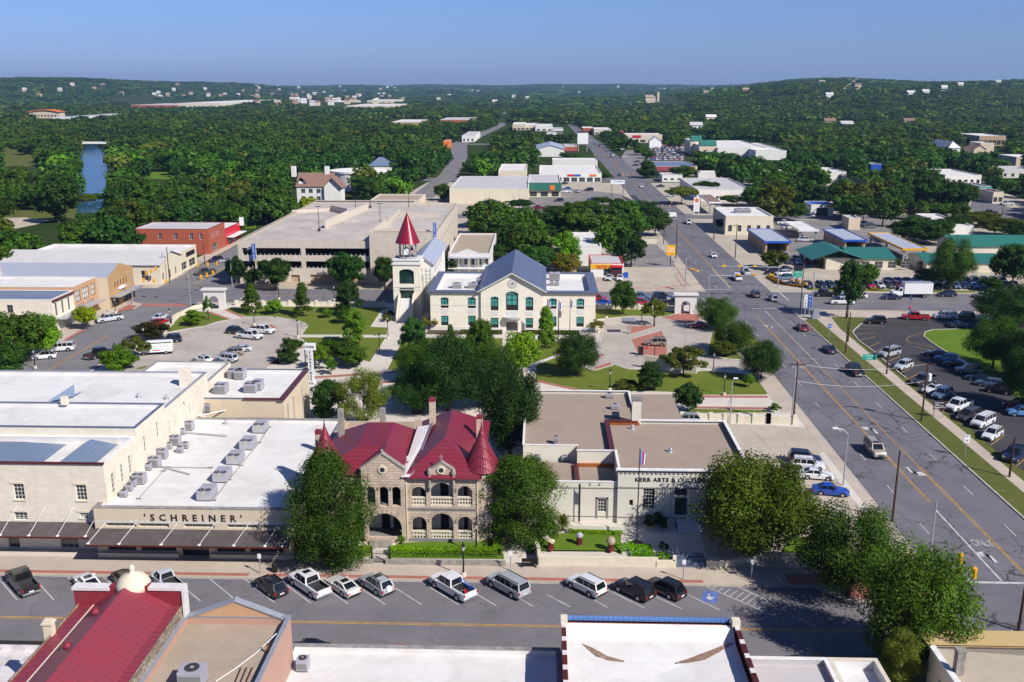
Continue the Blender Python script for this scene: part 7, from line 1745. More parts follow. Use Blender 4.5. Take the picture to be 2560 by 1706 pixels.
hse('green_roofed_store','large green-roofed showroom at the right edge behind the tall tree','L',1700,345,2500,255,5.5,8,'cream2','green_roof','X');hse('green_roofed_wing','lower green-roofed wing with dark windows in front of the showroom','L',1460,500,2160,400,3.0,4.6,'cream2','green_roof','X',wins=[(0,24+6*i,26.5+6*i,.6,2.4) for i in range(2)])
t,b_=bld('blue_roofed_garage','white drive-in garage with dark blue roof and yellow signs','P',400,1255,605,1225,5,'white_wall','blue',1,(.1,3.6),5);solid('yellow_sign',t,[(b_[0]+9,b_[1]-.2,3.9,b_[0]+11.5,b_[1]-.02,4.9),(b_[2]-2.5,b_[1]-.2,3.9,b_[2]-.5,b_[1]-.02,4.9)],'yellow')
bld('blue_shed','bright blue flat-roofed shed among the trees','P',950,885,1045,870,7,'blue','cap_grey',2,(1,2),2,cat='shed')
for i,(nm,k,xl,yf,xr,yb,h,wl,rf,nw,lb) in enumerate([('flat_house','P',500,955,720,915,5,'white_wall','white_roof',2,'white flat-roofed building with brown roof box among the trees'),('motel','P',1630,985,1960,930,5.5,'white_wall','white_roof',6,'white motel with brown fascia far right'),('brick_store','P',1945,625,2185,603,9,'tan_brick','white_roof',6,'brick store with a bright white roof on the right hillside foot'),
 ('tan_depot','P',1955,690,2080,677,9,'cream','white_roof',0,'tan depot with white roof below the brick store'),('grey_shed_row','P',2150,935,2500,902,5,'grey_stone','grey_roof',5,'long grey shed at the right edge above the road'),('teal_shop','P',1948,1090,2050,1055,6,'teal','cap_grey',3,'teal painted shop by the far right road'),
 ('cream_brick_shop','P',2072,1140,2165,1108,5.5,'cream2','red_metal_far',2,'cream shop with maroon roof beside the teal one'),('long_white_shed','P',1675,1450,1890,1340,4,'white_wall','white_roof',0,'white-roofed shed above the green showroom'),('tan_edge_hall','P',2285,820,2500,795,7,'cream','white_roof',0,'tan hall cut by the right edge of the photo'),('white_school','P',-60,730,70,690,6,'white_wall','white_roof',3,'white end block right of the pale superstore'),
 ('white_block','P',-40,940,125,910,5,'white_wall','white_roof',2,'white flat block left of the utility pole with transformer'),('white_office','N',1245,498,1500,475,8,'tan_brick','white_roof',7,'white-roofed office in the trees left of the church steeple'),('flag_store','N',1690,478,1980,455,8,'red_brick','grey_roof',6,'low store with a flag in the distance'),('orange_shop','N',1720,675,1770,660,6,'orange','orange',1,'small orange fronted shop at the bend of the left road'),
 ('grey_shop','N',1890,625,2005,585,6,'white_wall','grey_roof',3,'grey-roofed white shop beyond the left road'),('apartment_block','M',1630,325,2025,295,14,'cream2','white_roof',9,'long cream apartment block far off near the hill'),('brick_flats','M',1200,342,1620,326,10,'red_brick','grey_roof',9,'row of brick flats left of the cream apartment block'),('mall','N',820,350,1250,330,9,'cream','white_roof',8,'pale mall buildings in the far town'),('mall','N',590,318,740,300,9,'cream2','white_roof',4,'pale box store left of the far mall'),
 ('far_hall','N',1020,300,1250,290,9,'cream2','white_roof',4,'far hall behind the mall'),('pink_store','N',250,340,350,328,8,'red_metal_far','red_metal_far',0,'reddish store beside the far highway'),('hospital','N',0,300,120,288,14,'cream2','white_roof',4,'pale slab building at left beyond the river trees'),('silver_sheds','M',485,455,660,420,7,'white_wall','silver_roof_x',3,'silver-roofed sheds beside the orange-roofed building'),('ridge_hall','O',1465,312,1605,298,10,'cream2','blue_roof_x',3,'blue-white roofed hall right of the tan church'),('white_church','P',50,262,250,255,9,'white','white_roof',0,'white church buildings on the wooded slope')]):
 bld(nm,lb,k,xl,yf,xr,yb,h,wl,rf,nw,(.8,h*.55),1.8 if h<8 else 3.5)
 # ================================================================ LEFT BLOCK, FAR HOUSES, STREET FURNITURE
EW=lambda y0,n,g,w_,z0,z1:[(y0+g*i,y0+g*i+w_,z0,z1) for i in range(n)]
M['sage']=plain('pale_pane',(.55,.58,.55),.3)
t=building('old_stone_shop','old rough stone shop with pale cornice at the left edge',-150,207,-109.6,217.2,7.6,'lime','blue_roof_x',.3,'cap_white',.3,[(22,23.4,4.6,6.4),(30,31.4,4.6,6.4)],EW(1.2,3,3.0,1.0,3.6,6.6),win=dict(frame='frame_grey'))
solid('cornice',t,[(-109.55,207,7.2,-109.1,217,7.5)],'copper')
t=building('tan_facade_shop','tan two-storey shop with big brown-framed windows on the left street',-150,217.3,-109.7,229.5,8.4,'tan','white_roof',.4,'cap_white',.3,[],[(1,3.6,4.4,7.2),(4.6,8,4.4,7.2),(9,11.4,4.4,7.2),(1,5,2.8,3.8),(6,10,2.8,3.8)],win=dict(glass='sage',frame='copper',cols=3,fw=.16))
for x0,y0,y1,z in((-109.6,207.5,218,3.0),(-109.6,219,228,3.1),(-106.8,230,244,3.2)):build('awning',MB().box(x0,y0,z,x0+2.6,y1,z+.15),M['metal_lt'],t)
gb=thing('golden_stone_building','golden rubble stone building with gable front and long silver roof','building',(-125,238,0))
mb=MB();mb.wall((-107,230),(-107,245),0,8.2,EW(3.5,5,1.7,.7,4.9,6.4)+[(1,5,.4,2.4),(8,13,.4,2.4)],.25);mb.q([(-107,230,8.2),(-107,245,8.2),(-107,237.5,10.6)]);build('gable_wall',mb,M['gold_stone'],gb)
build('wall',MB().wall((-150,230),(-107,230),0,8.2).wall((-107,245),(-150,245),0,8.2),M['cream'],gb)
for o in EW(3.5,5,1.7,.7,4.9,6.4)+[(1,5,.4,2.4),(8,13,.4,2.4)]:window(gb,(-107,230),(-107,245),o,.22,2,2,frame='copper')
r=MB();gable_roof(r,-150,230.3,-107.3,244.7,8.2,10.5,'X',.1,.2);build('roof',r,M['silver_roof_x'],gb);solid('chimney',gb,[(-136,231.5,8,-135,232.5,12)],'cream');solid('window_box',gb,[(-107,235.5,4.2,-106.5,239,4.8)],'white')
t=house('cream_warehouse','cream warehouse with grey roof at the left junction corner',-152,261.5,-106.6,278,5.8,8.4,'cream2','grey_roof','X',wins=[(0,20+5*i,22+5*i,1.2,4) for i in range(5)]+[(1,1.5,3,1,3),(1,6,8,.5,3),(1,11,12.5,1,3)])
building('white_flat_shops','white-roofed shops with stone fronts beyond the warehouse',-152,278.2,-107.3,293,6.2,'cream2','white_roof',.5,'cap_white',.3,[],[(1,6,.5,2.8),(8,13.5,.5,2.8)])
solid('wall_sign',COL.objects['white_flat_shops'],[(-107.28,284,4,-107.1,291,5.3)],'metal_dk')
a=w('I',1870,230,8);t=building('red_brick_block','red brick two-storey block with small white windows',-134.5,311.2,-109.5,328,8.4,'red_brick','grey_roof',.5,'red_plain',.3,[(3+5.2*i,4.2+5.2*i,5,7) for i in range(4)]+[(22,23,5,7)],EW(3,4,2.2,1,5,7)+[(3,8,.5,3)],win=dict(frame='white'))
t=building('red_shopfront','bright red single-storey shop with white awning and sign',-134,328.2,-109.5,345,6,'red','white_roof',.4,'red_plain',.3,[],[(2,7,.5,2.6),(9,14,.5,2.6)]);build('awning',MB().box(-109.4,329,3,-106.8,344,3.15),M['white'],t);build('sign_board',MB().box(-109.4,344.2,5,-107.9,344.6,8),M['white'],t)
house('brown_gabled_house','large white house with brown hip and gable roofs, dormers and two chimneys',*(lambda p,q:(p[0],p[1],q[0],p[1]+14))(w('N',375,1150,5),w('N',700,1150,5)),8.5,14,'white_wall','brown_shingle','X',wins=[(0,2+3.6*i,4+3.6*i,z,z+2) for i in range(5) for z in(1.5,5)])
hb=COL.objects['brown_gabled_house'];l=hb.location
r=MB();gable_roof(r,l[0]+5,l[1]-9,l[0]+13,l[1]+1,8.5,12.5,'Y',.8,.2);build('front_gable_roof',r,M['brown_shingle'],hb);mb=MB().box(l[0]+5,l[1]-8.5,0,l[0]+13,l[1],8.5);mb.q([(l[0]+5,l[1]-8.5,8.5),(l[0]+13,l[1]-8.5,8.5),(l[0]+9,l[1]-8.5,12.2)]);build('wall',mb,M['white_wall'],hb)
solid('chimney',hb,[(l[0]-12,l[1]-1,12,l[0]-10,l[1]+1,17),(l[0]+4,l[1]-1,12,l[0]+6,l[1]+1,17)],'white_wall');r=MB();gable_roof(r,l[0]-8,l[1]-6.5,l[0]-4,l[1]-1,10.5,12.5,'Y',.4,.15);build('dormer_roof',r,M['brown_shingle'],hb);solid('dormer',hb,[(l[0]-7.6,l[1]-6,9,l[0]-4.4,l[1]-1,10.5)],'white')
p=w('N',940,955,9);q=MB().lathe((p[0],p[1],0),[(15,0),(15,9),(15.3,9),(15.3,10),(.1,10.2)],40);single('round_hall',q,M['white_wall'],'round white flat-roofed hall among the trees behind the garage','building')
hse('hip_roofed_house','grey-blue hip-roofed house behind the round white hall','N',1035,900,1240,850,6,11,'white_wall','blue_roof_x','X',True);hse('tan_roofed_house','tan-roofed house left of the hip-roofed one','N',800,800,915,765,4,7,'cream','gravel2','X',True);hse('tan_roofed_house','small tan-roofed house with pink wall in the trees','N',415,835,508,815,4,7,'pink','gravel2','X',True)
t,b_=bld('low_long_hall','long low hall with brown roof edge behind the garage','N',1050,1215,1500,1160,5,'cream','gravel2',0)
hse('white_cottage','white cottage with pale hip roof far right','P',1660,735,1765,680,5,10,'white_wall','white_roof','X',True);hse('tan_cottage','tan gabled cottage left of the tan depot','P',1892,745,2002,715,4.5,7.5,'cream','brown_shingle','Y');hse('dark_roofed_house','house with dark brown gable roof among the trees','P',830,1140,960,1050,5,10,'brown','brown_shingle','Y')
def far_at(u,v,z=0):
 """ground point seen at (u, v), marching over the terrain"""
 d=ray(u,v);t_=300
 while t_<14000:
  if CAMH+d[2]*t_<=hz(d[0]*t_,d[1]*t_):break
  t_*=1.01
 return d[0]*t_,d[1]*t_,hz(d[0]*t_,d[1]*t_)
 # far things on the slopes
x,y,z=far_at(2335/TS*0+1895,204);tk=MB().lathe((0,0,0),[(9,0),(9,20),(8,23),(.1,25)],24);single('water_tower',tk,M['white'],'white cylindrical water tank on the wooded ridge','water tank',loc=(x,y,z))
x,y,z=far_at(1280+1300/TS,170+318/TS);t=thing('tan_church','tan stone church with square tower standing above the wood','church',(x,y,z));build('nave',MB().box(-22,0,-3,14,18,15),M['cream'],t,local=True);r=MB();gable_roof(r,-22,0,14,18,15,20,'X',1,.4);build('roof',r,M['tan_brick'],t,local=True);build('tower',MB().box(9,-3,-3,15,3,28),M['cream'],t,local=True)
x,y,z=far_at(415/TS,170+465/TS);t=thing('orange_roofed_block','long tan block with orange domed roof far left beyond the river','building',(x,y,z));build('wall',MB().box(-28,0,-2,26,20,11),M['cream'],t,local=True);q=MB()
for i in range(8):a,b=-30+7.25*i,-22.75+7.25*i;h0,h1=11+4*sin(pi*i/8),11+4*sin(pi*(i+1)/8);q.q([(a,-2,h0),(b,-2,h1),(b,22,h1),(a,22,h0)]);q.q([(a,-2,h0-1.2),(b,-2,h1-1.2),(b,-2,h1),(a,-2,h0)])
build('roof',q,M['orange'],t,local=True)
for i in range(8):build('window',MB().box(-25+6*i,-.1,3,-21.5+6*i,0,5.5),M['glass'],t,local=True)
rh=random.Random(5);PT=[('house','white_wall','grey_roof'),('house','cream','brown_shingle'),('house','pink','gravel2'),('house','white','white_roof')];HSP=[]
zones=[('far highway strip',640,830,232,268,18),('pale far business strip',830,1010,236,262,14),('distant flats left of the hill road',300,640,226,248,14),('distant left hillside',60,380,215,250,6),('far centre-left hills',420,1000,213,235,18),('far town strip',700,1300,228,262,18),('hills above the avenue',1300,1800,212,250,10),('wooded ridge right of the water tank',1850,2500,212,262,9),('wooded flat right of the church',1700,2540,280,345,5)]
for zn,u0,u1,v0,v1,n in zones:
 L_=sorted([(rh.uniform(u0,u1),rh.uniform(v0,v1)) for _ in range(n)])
 for i,(u,v) in enumerate(L_):
  x,y,z=far_at(u,v);s=y/2400;wl,rf=rh.choice([('white_wall','grey_roof'),('cream','brown_shingle'),('pink','gravel2'),('white','white_roof'),('cream2','white_roof')]);W_=rh.uniform(1.6,4.0)*s;D_=rh.uniform(7,14)
  t=thing('far_house','tiny pale house on the %s, %s from left'%(zn,NUM[i]),'house',(x,y,z+2),0,'houses on the %s'%zn);W_=min(max(W_,7),26)
  build('wall',MB().box(-W_,0,-4,W_,D_,8),M[wl],t,local=True);r=MB();gable_roof(r,-W_,0,W_,D_,8,11,'X',.6,.3);build('roof',r,M[rf],t,local=True);HSP.append((u,v))
sheet('hill_track',[far_at(1920+a/TS,170+b/TS)[:2] for a,b in((820,122),(790,150),(760,180),(715,215),(700,232),(690,232),(705,205),(745,175),(785,140),(808,122))],0,'walk').location[2]=0
ht=COL.objects['hill_track'];
for v_ in ht.data.vertices:v_.co.z=hz(v_.co.x,v_.co.y)+7.5
br=thing('road_bridge','low concrete road bridge across the river','bridge',w('M',845,745));a,b=w('M',730,752),w('M',965,760);build('deck',MB().box(a[0],a[1],5,b[0],a[1]+9,6.4),M['white_wall'],br)
for x in(845,938):p=w('M',x,790);build('pier',MB().box(p[0]-1.6,a[1]+1,-1,p[0]+1.6,a[1]+8,5),M['garage'],br)
# lamp posts
lp=thing('lamp_post','x','lamp post');m=MB().lathe((0,0,0),[(.24,0),(.24,.5),(.1,.6),(.075,3.1),(.12,3.2)],10);build('post',m,M['black_iron'],lp,local=True);build('lantern',MB().lathe((0,0,3.2),[(.12,0),(.24,.55)],6),M['lamp_glass'],lp,local=True);build('finial',MB().lathe((0,0,3.75),[(.3,0),(.12,.25),(.03,.5)],6),M['black_iron'],lp,local=True);build('base',MB().lathe((0,0,0),[(.3,0),(.3,.55)],8),M['pale_stone'],lp,local=True)
LP=[('F',1905,595,'on the front pavement beside the white work pickup'),('F',2022,385,'at the mansion hedge corner'),('I',1565,1085,'beside the curved wall and left lawn'),('I',1325,1260,'behind the plum tree'),('I',1065,1420,'behind the bright bush tree'),('I',325,1475,'on the left pavement by the white cars'),('I',1062,970,'under the stone shop awnings'),('I',2335,1080,'beside the black car in the circular lot'),('J',385,1190,'where the lawn meets the circular lot'),('J',1212,1200,'by the tower steps'),('J',1135,1325,'on the diagonal path'),('J',528,1440,'among the small plaza trees'),('J',212,840,'behind the low wall left'),('J',718,850,'behind the low wall right'),('C',897,285,'on the big lawn'),('C',1945,325,'at the right of the big lawn'),('K',867,1015,'at the courthouse right corner'),('K',1190,1075,'beside the bus shelter'),('K',1307,1395,'on the brick diamond'),('K',1847,1510,'near the round trees'),('K',45,1310,'on the courthouse walk')]
for i,(k,x,y,s) in enumerate(LP):
 p=w(k,x,y,BZ);sc=1.0
 if i==0:lp.location=p;lp['label']='black lantern lamp post '+s;lp['group']='black lantern lamp posts'
 else:dup(lp,p,0,'black lantern lamp post '+s,'black lantern lamp posts',scale=sc)
 # signals
def sig(p,rz,label,down=True):
 t=thing('traffic_signal',label,'traffic signal',p,rz,'yellow traffic signals');build('housing',MB().box(-.22,-.2,-1.15,.22,.2,0) if down else MB().box(-1.15,-.2,-.22,0,.2,.22),M['yellow'],t,local=True)
 q=MB()
 for i in range(3):z=-.2-.37*i;q.tube((0,-.2,z),(0,-.42,z),.17,.16,8,0) if down else q.tube((z,-.2,0),(z,-.42,0),.17,.16,8,0)
 build('visor',q,M['yellow'],t,local=True)
for i,(k,x,y,z,s) in enumerate([('H',1770,385,6.4,'upper one of the pair beside the big tree'),('H',1897,515,6.4,'lower one of the pair beside the big tree')]+[('I',x,y,5.6,s) for x,y,s in((1343,580,'left of three hanging before the cream warehouse'),(1387,562,'middle of three hanging before the cream warehouse'),(1428,540,'right of three hanging before the cream warehouse'),(1316,645,'low left before the cream warehouse'),(1410,650,'low middle before the cream warehouse'),(1522,655,'low right before the cream warehouse'),(1810,505,'left in the row above the dark pickup'),(1906,500,'middle in the row above the dark pickup'),(1992,492,'right in the row above the dark pickup'),(1845,615,'left in the row below the dark pickup'),(1897,597,'middle in the row below the dark pickup'),(1953,578,'right in the row below the dark pickup'))]+[('O',x,y,5.6,s) for x,y,s in((910,950,'first over the avenue at the second crossing'),(1020,965,'second over the avenue at the second crossing'),(1066,965,'third over the avenue at the second crossing'),(1115,962,'fourth over the avenue at the second crossing'),(1380,1255,'left by the petrol station crossing'),(1448,1258,'middle by the petrol station crossing'),(1465,1218,'right by the petrol station crossing'),(838,800,'first at the third crossing'),(880,805,'second at the third crossing'),(757,795,'leftmost at the third crossing'))]):
 sig(w(k,x,y,z),0,'yellow traffic signal, '+s)
def mast(k,x,y,h,arm,label,heads=0,rz=0,r=.14):
 p=w(k,x,y,BZ);t=thing('signal_mast',label,'signal mast',p);build('pole',MB().tube((0,0,0),(0,0,h),r,r*.75,10),M['steel_pole'],t,local=True)
 if arm:e=(arm*cos(rz),arm*sin(rz),5.9);build('arm',MB().tube((0,0,5.6),e,.11,.07,8),M['steel_pole'],t,local=True)
 for i in range(heads):f=.45+.5*i/max(1,heads-1);sig((p[0]+arm*cos(rz)*f+.5,p[1]+arm*sin(rz)*f,6.1),rz,'%s yellow signal on the arm of the %s'%(NUM[i],' '.join(label.split()[:8])),False)
for a in(('I',1220,880,8.5,0,'grey signal mast left of the left junction'),('I',1752,900,8.5,0,'grey signal mast beside the left stone arch'),('I',2132,715,8.5,0,'grey signal mast by the garage corner'),('I',1512,680,8.5,0,'grey signal mast at the warehouse corner'),('K',1588,750,9,5,'tall grey mast before the loans lot',3,-1.1),('K',1802,815,6.0,17,'grey mast with arm over the avenue above the round tree',3,0),('L',88,730,6.2,17,'grey mast with long arm left of the flower bed',3,pi),('L',400,930,9.5,9,'grey signal mast beside the route signs',3,2.1),('H',1490,365,6.5,0,'grey signal mast behind the big corner tree')):mast(*a)
# wooden poles: base and top read off the photo
WPOLES=[]
for k,x,y,yt,s in(('D',230,590,20,'with conduits beside the fence end'),('D',1408,560,20,'with cross-arm and transformer by the park lot'),('D',1140,1480,835,'leaning between street and yard'),('D',2215,1075,710,'at the right edge of the park verge'),('H',2300,1090,650,'cut by the right edge of the photo'),('L',295,975,500,'at the junction beside the route signs'),('L',733,1230,960,'thin one nearer the H sign'),('L',710,1335,1055,'thick one on the verge kerb'),('L',1088,1525,1235,'in front of the silver utility car'),('K',1502,465,140,'behind the yellow loans sign'),('K',1392,325,40,'at the brick corner of the avenue'),('K',1852,290,-20,'on the right pavement of the avenue'),('K',2048,460,150,'before the blue-edged bay'),('K',935,425,270,'behind the loans shop'),('K',722,440,295,'left of the loans shop'),('I',1558,680,360,'before the cream warehouse'),('I',1880,505,310,'before the red brick block'),('L',1382,610,500,'thin one in the dealer lot'),('P',735,1390,1215,'right of the drive-in garage'),('P',870,1440,1255,'behind the tan kiosk'),('P',1020,1380,1150,'among the trees right of the kiosk'),('P',2150,1350,1240,'by the far right road'),('N',1515,1075,880,'first along the left road'),('N',1620,1010,870,'second along the left road'),('N',172,1410,1205,'left of the garage')):
 u,v=tp(k,x,y);p=W(u,v,BZ);lo,hi=1,40
 for _ in range(30):
  m_=(lo+hi)/2
  if proj(p[0],p[1],BZ+m_)[1]>ORG[k][1]+yt/TS:lo=m_
  else:hi=m_
 t=thing('utility_pole','dark wooden pole '+s,'utility pole',p,0,'wooden utility poles');build('pole',MB().tube((0,0,-.2),(0,0,lo),.17,.11,8),M['wood_pole'],t,local=True);WPOLES.append((p,lo))
 if 'cross-arm' in s or 'conduits' in s or 'first' in s or 'second' in s or 'blue' in s:build('cross_arm',MB().box(-1.3,-.07,lo-.5,1.3,.07,lo-.35),M['wood_pole'],t,local=True)
 if 'transformer' in s:build('transformer',MB().lathe((.5,0,lo-3.2),[(.3,0),(.33,1.1),(.2,1.25)],12),M['white'],t,local=True)
 if 'conduits' in s:build('conduit',MB().tube((-.35,-.1,0),(-.25,-.1,lo-.8),.12,.12,6).box(-.45,-.2,lo-2.5,-.15,.1,lo-1.2),M['steel_pole'],t,local=True)
def wire(a,b,sag,label):
 P=[tuple(a[i]+(b[i]-a[i])*t_-(sag*4*t_*(1-t_) if i==2 else 0) for i in range(3)) for t_ in np.linspace(0,1,13)];single('overhead_wire',MB().path(P,.025,4),M['steel_pole'],label,'wire','overhead wires')
tp_=lambda i,d=0:(WPOLES[i][0][0],WPOLES[i][0][1],WPOLES[i][0][2]+WPOLES[i][1]-d)
for i,j,d,s in((0,1,.3,'thin wire from the conduit pole over the avenue to the transformer pole'),(0,1,3.2,'lower slack wire between conduit pole and transformer pole'),(0,2,.5,'wire from the conduit pole towards the leaning pole'),(1,3,.5,'wire along the park verge'),(5,0,.5,'long wire over the avenue from the junction pole'),(7,8,.3,'wire between the two verge poles')):wire(tp_(i,d),tp_(j,d),1.0,s)
# cobra street lights
for k,x,y,h,dx,s in(('D',690,1150,7.6,-1.8,'beside the yard of the arts centre'),('C',2000,585,7.0,.5,'behind the fence of the yard'),('K',1505,0,0,0,'')):
 if not h:continue
 p=w(k,x,y,BZ);t=thing('street_light','grey street light '+s,'street light',p);q=MB().tube((0,0,0),(0,0,h),.11,.08,8);q.path([(0,0,h),(dx*.4,0,h+.6),(dx,0,h+.8)],.05);build('pole',q,M['steel_pole'],t,local=True);build('lamp',MB().box(dx*1.0-.35,-.15,h+.72,dx+.35,.15,h+.9),M['white'],t,local=True)
 # signs
def sign(name,label,k,x,yb,zc,wd,ht,mat,posts=1,txt=(),rz=0,th=.08,pm_='steel_pole'):
 p=w(k,x,yb,BZ);t=thing(name,label,'sign',p,rz);xs=[0] if posts==1 else[-wd*.4,wd*.4]
 for xx in xs:build('post',MB().tube((xx,0,0),(xx,0,zc),.06 if ht<2 else.14,None,6),M[pm_],t,local=True)
 build('panel',MB().box(-wd/2,-th,zc-ht/2,wd/2,-th*.2,zc+ht/2),M[mat],t,local=True)
 for s,sz,dx,dz,c in txt:
  o=text_mesh('lettering',s,sz,(0,0,0),FACE_S,M[c],None,1,.005,.006);o.parent=t;o.location=(dx,-th-.01,zc+dz)
 return t
sign('highway_sign','teal green highway sign on one post beside the pavement','L',920,1500,2.9,2.7,1.15,'teal',1,[('Fredericksburg',.3,0,.25,'white'),('Bandera',.3,0,-.25,'white')])
sign('hospital_sign','blue square sign with white letter H','L',557,1190,2.6,.8,.9,'blue',1,[('H',.7,0,0,'white')])
sign('direction_sign','dark brown direction sign with five white lines','D',1560,530,2.1,2.0,1.35,'brown',2,[('Tourism - Parking',.2,-.1,.55,'white'),('City Hall',.2,-.4,.27,'white'),('Schreiner - Depot',.2,-.1,0,'white'),('Guadalupe River Trail',.2,0,-.27,'white'),('Museum',.2,-.4,-.54,'white')])
sign('route_sign','small white double route sign on the right verge','D',1805,885,2.8,.8,1.3,'white',1,[('EAST',.22,0,.42,'black_iron'),('16',.5,0,-.25,'black_iron')]);sign('route_sign_stack','tall stack of white route shields at the junction','L',335,990,3.6,.8,3.2,'white',1,[('27',.5,0,z,'black_iron') for z in(1.1,.3,-.5,-1.3)]);sign('route_sign_stack','tall stack of blue and white route shields at the junction','L',374,990,3.6,.8,3.2,'blue',1,[('10',.5,0,1.1,'white'),('16',.5,0,.2,'white')])
sign('loans_sign','tall yellow cash loans sign on a dark pole','K',1453,535,5.0,2.7,3.2,'yellow',1,[('CASH',.8,0,.6,'white'),('LOANS',.72,0,-.25,'white'),('IT\'S THAT EASY',.27,0,-1.1,'red')],pm_='metal_dk',th=.3)
sign('bank_sign','dark and green sign with white lettering among the flowers','L',262,715,4.0,2.3,2.9,'teal',1,[('WINDSOR',.4,0,-.1,'white'),('dealer',.3,0,-.9,'white')],pm_='metal_dk',th=.5);build('upper_panel',MB().box(-1.17,-.53,4.3,1.17,.02,5.6),M['metal_dk'],COL.objects['bank_sign'],local=True)
t=sign('petrol_sign','tall white petrol price sign with orange emblem','O',1690,1350,4.5,2.6,6.2,'white',2,[('FOOD MART',.36,0,.9,'red'),('3.59',.8,0,-.6,'orange'),('DIESEL',.42,0,-1.9,'red')],pm_='white',th=.3);q=MB();q.tube((0,-.32,6.4),(0,-.36,6.4),.85,.85,14);build('emblem',q,M['orange'],t,local=True)
sign('shopping_sign','wide white shop sign with blue lettering on two posts','O',965,1215,8.8,6.8,2.0,'white',2,[('Thrift MART',1.0,.4,.2,'blue')],pm_='metal_dk',th=.4);sign('white_billboard','blank white sign tower beside the white gabled warehouse','O',648,770,11,9,9,'white',2,pm_='white',th=1)
for i,(k,x,y) in enumerate([('G',1572,625),('F',42,570),('G',2195,625),('F',2338,545)]):sign('parking_sign','small pale pavement sign, %s from left along the front street'%NUM[[2,0,3,1][i]],k,x,y,2.2,.4,.55,'white')
sp=w('B',500,378,BZ);t=thing('store_sign','tall white vertical store sign with dark letters on a black pole','sign',sp);build('pole',MB().tube((-.5,0,0),(-.5,0,11),.12,.09,8),M['black_iron'],t,local=True);q=MB().box(0,-.3,3.3,.9,.1,9.4).box(-.45,-.32,9.4,1.45,.12,10.6);q.tube((.45,-.33,3.4),(.45,.13,3.4),.68,.68,18);build('panel',q,M['white'],t,local=True);build('panel_edge',MB().box(-.08,-.25,3.4,0,.08,9.4),M['metal_dk'],t,local=True)
for i,c_ in enumerate('SCHREINER'):o=text_mesh('lettering',c_,.62,(0,0,0),FACE_S,M['metal_dk'],None,1,.01,.012);o.parent=t;o.location=(.45,-.33,9.0-.62*i)
o=text_mesh('lettering','CHAS.',.6,(0,0,0),FACE_S,M['metal_dk'],None,1,.01,.012);o.parent=t;o.location=(.5,-.35,10.0);o=text_mesh('lettering','Co.',.6,(0,0,0),FACE_S,M['metal_dk'],None,1,.01,.012);o.parent=t;o.location=(.45,-.36,3.4)
# walls, arches, fences
def lowwall(label,pts,h,mat='pale_stone',th=.4,posts=0,z0=BZ,name='garden_wall',cap=None):
 mb=MB();P=PW(pts)
 for a,b in zip(P[:-1],P[1:]):mb.obox(((a[0]+b[0])/2,(a[1]+b[1])/2,z0+h/2),(hypot(b[0]-a[0],b[1]-a[1])+th*.4,th,h),atan2(b[1]-a[1],b[0]-a[0]))
 t=single(name,mb,M[mat],label,'wall')
 if posts:
  for a,b in zip(P[:-1],P[1:]):
   L=hypot(b[0]-a[0],b[1]-a[1]);n=max(1,int(L/posts))
   for i in range(n+1):x,y=a[0]+(b[0]-a[0])*i/n,a[1]+(b[1]-a[1])*i/n;build('pier',MB().box(x-.35,y-.35,z0,x+.35,y+.35,z0+h+.35),M[mat],t)
 return t
lowwall('low pale stone wall with square piers behind the left lawn',['J',(-180,900),(1170,905)],1.0,posts=3.4);lowwall('low pale stone wall with piers behind the right lawn',['K',(770,930),(1560,945)],1.0,posts=4.5);lowwall('curving low pale stone wall beside the left street',['I',(1590,1075),(1595,1030),(1680,985),(1790,935),(1860,925)],1.0)
lowwall('cream wall with square piers along the yard',['C',(1560,575),(2350,590),'D',(240,600)],1.3,posts=2.3);lowwall('tall cream screen wall behind the big lawn',['K',(1215,1475),(1690,1530)],2.6);lowwall('cream retaining wall of the asphalt lot',['K',(840,330),(1325,335)],1.6)
lowwall('weathered low stone wall left of the iron gate',['F',(580,480),(1080,485)],.55,'old_stone');lowwall('weathered low stone wall right of the iron gate',['F',(1200,490),(2285,505)],.55,'old_stone');lowwall('pale limestone retaining wall before the sculpture lawn',['G',(250,500),(1330,515)],1.1);lowwall('curved limestone wall around the bench',['G',(95,330),(150,330),(215,370),(245,440),(250,500)],1.4);lowwall('low limestone planter wall left of the blue-shaded steps',['G',(1330,518),(1490,520),(1490,470)],.8);lowwall('limestone wall right of the blue-shaded steps',['G',(1790,515),(1950,520),(2350,440),'H',(420,470)],.8)
lowwall('white base wall with planting before the arts centre',['G',(510,200),(1025,215)],1.0,'kerr',.3)
for k,X,Y,s,wd in(('l',-84.2,232,'left',5.2),('r',32.8,229.8,'right',5.2)):
 t=thing('stone_arch','pale limestone gateway arch with flat cornice at the %s street corner'%s,'arch',(X,Y,BZ));mb=MB();o=[(1.5,3.7,0,3.3,1.0)]
 mb.wall((X,Y),(X+wd,Y),BZ,4.7,[(1.5,3.7,BZ,3.3,1.0)],1.4);mb.wall((X+wd,Y+1.4),(X,Y+1.4),BZ,4.7,[(1.5,3.7,BZ,3.3,1.0)],.02);mb.wall((X+wd,Y),(X+wd,Y+1.4),BZ,4.7);mb.wall((X,Y+1.4),(X,Y),BZ,4.7);build('wall',mb,M['grey_stone'],t);build('cornice',MB().box(X-.4,Y-.4,4.7,X+wd+.4,Y+1.8,5.1),M['grey_stone'],t)
st=MB()
for i in range(5):st.box(16.0,101.2+.35*i,BZ,19.3,103.2,BZ+.17*(i+1))
single('street_steps',st,M['cap_blue'],'shaded blue-grey steps from the front pavement to the arts centre','steps')  # blue-grey of the shade is put into the colour of the steps
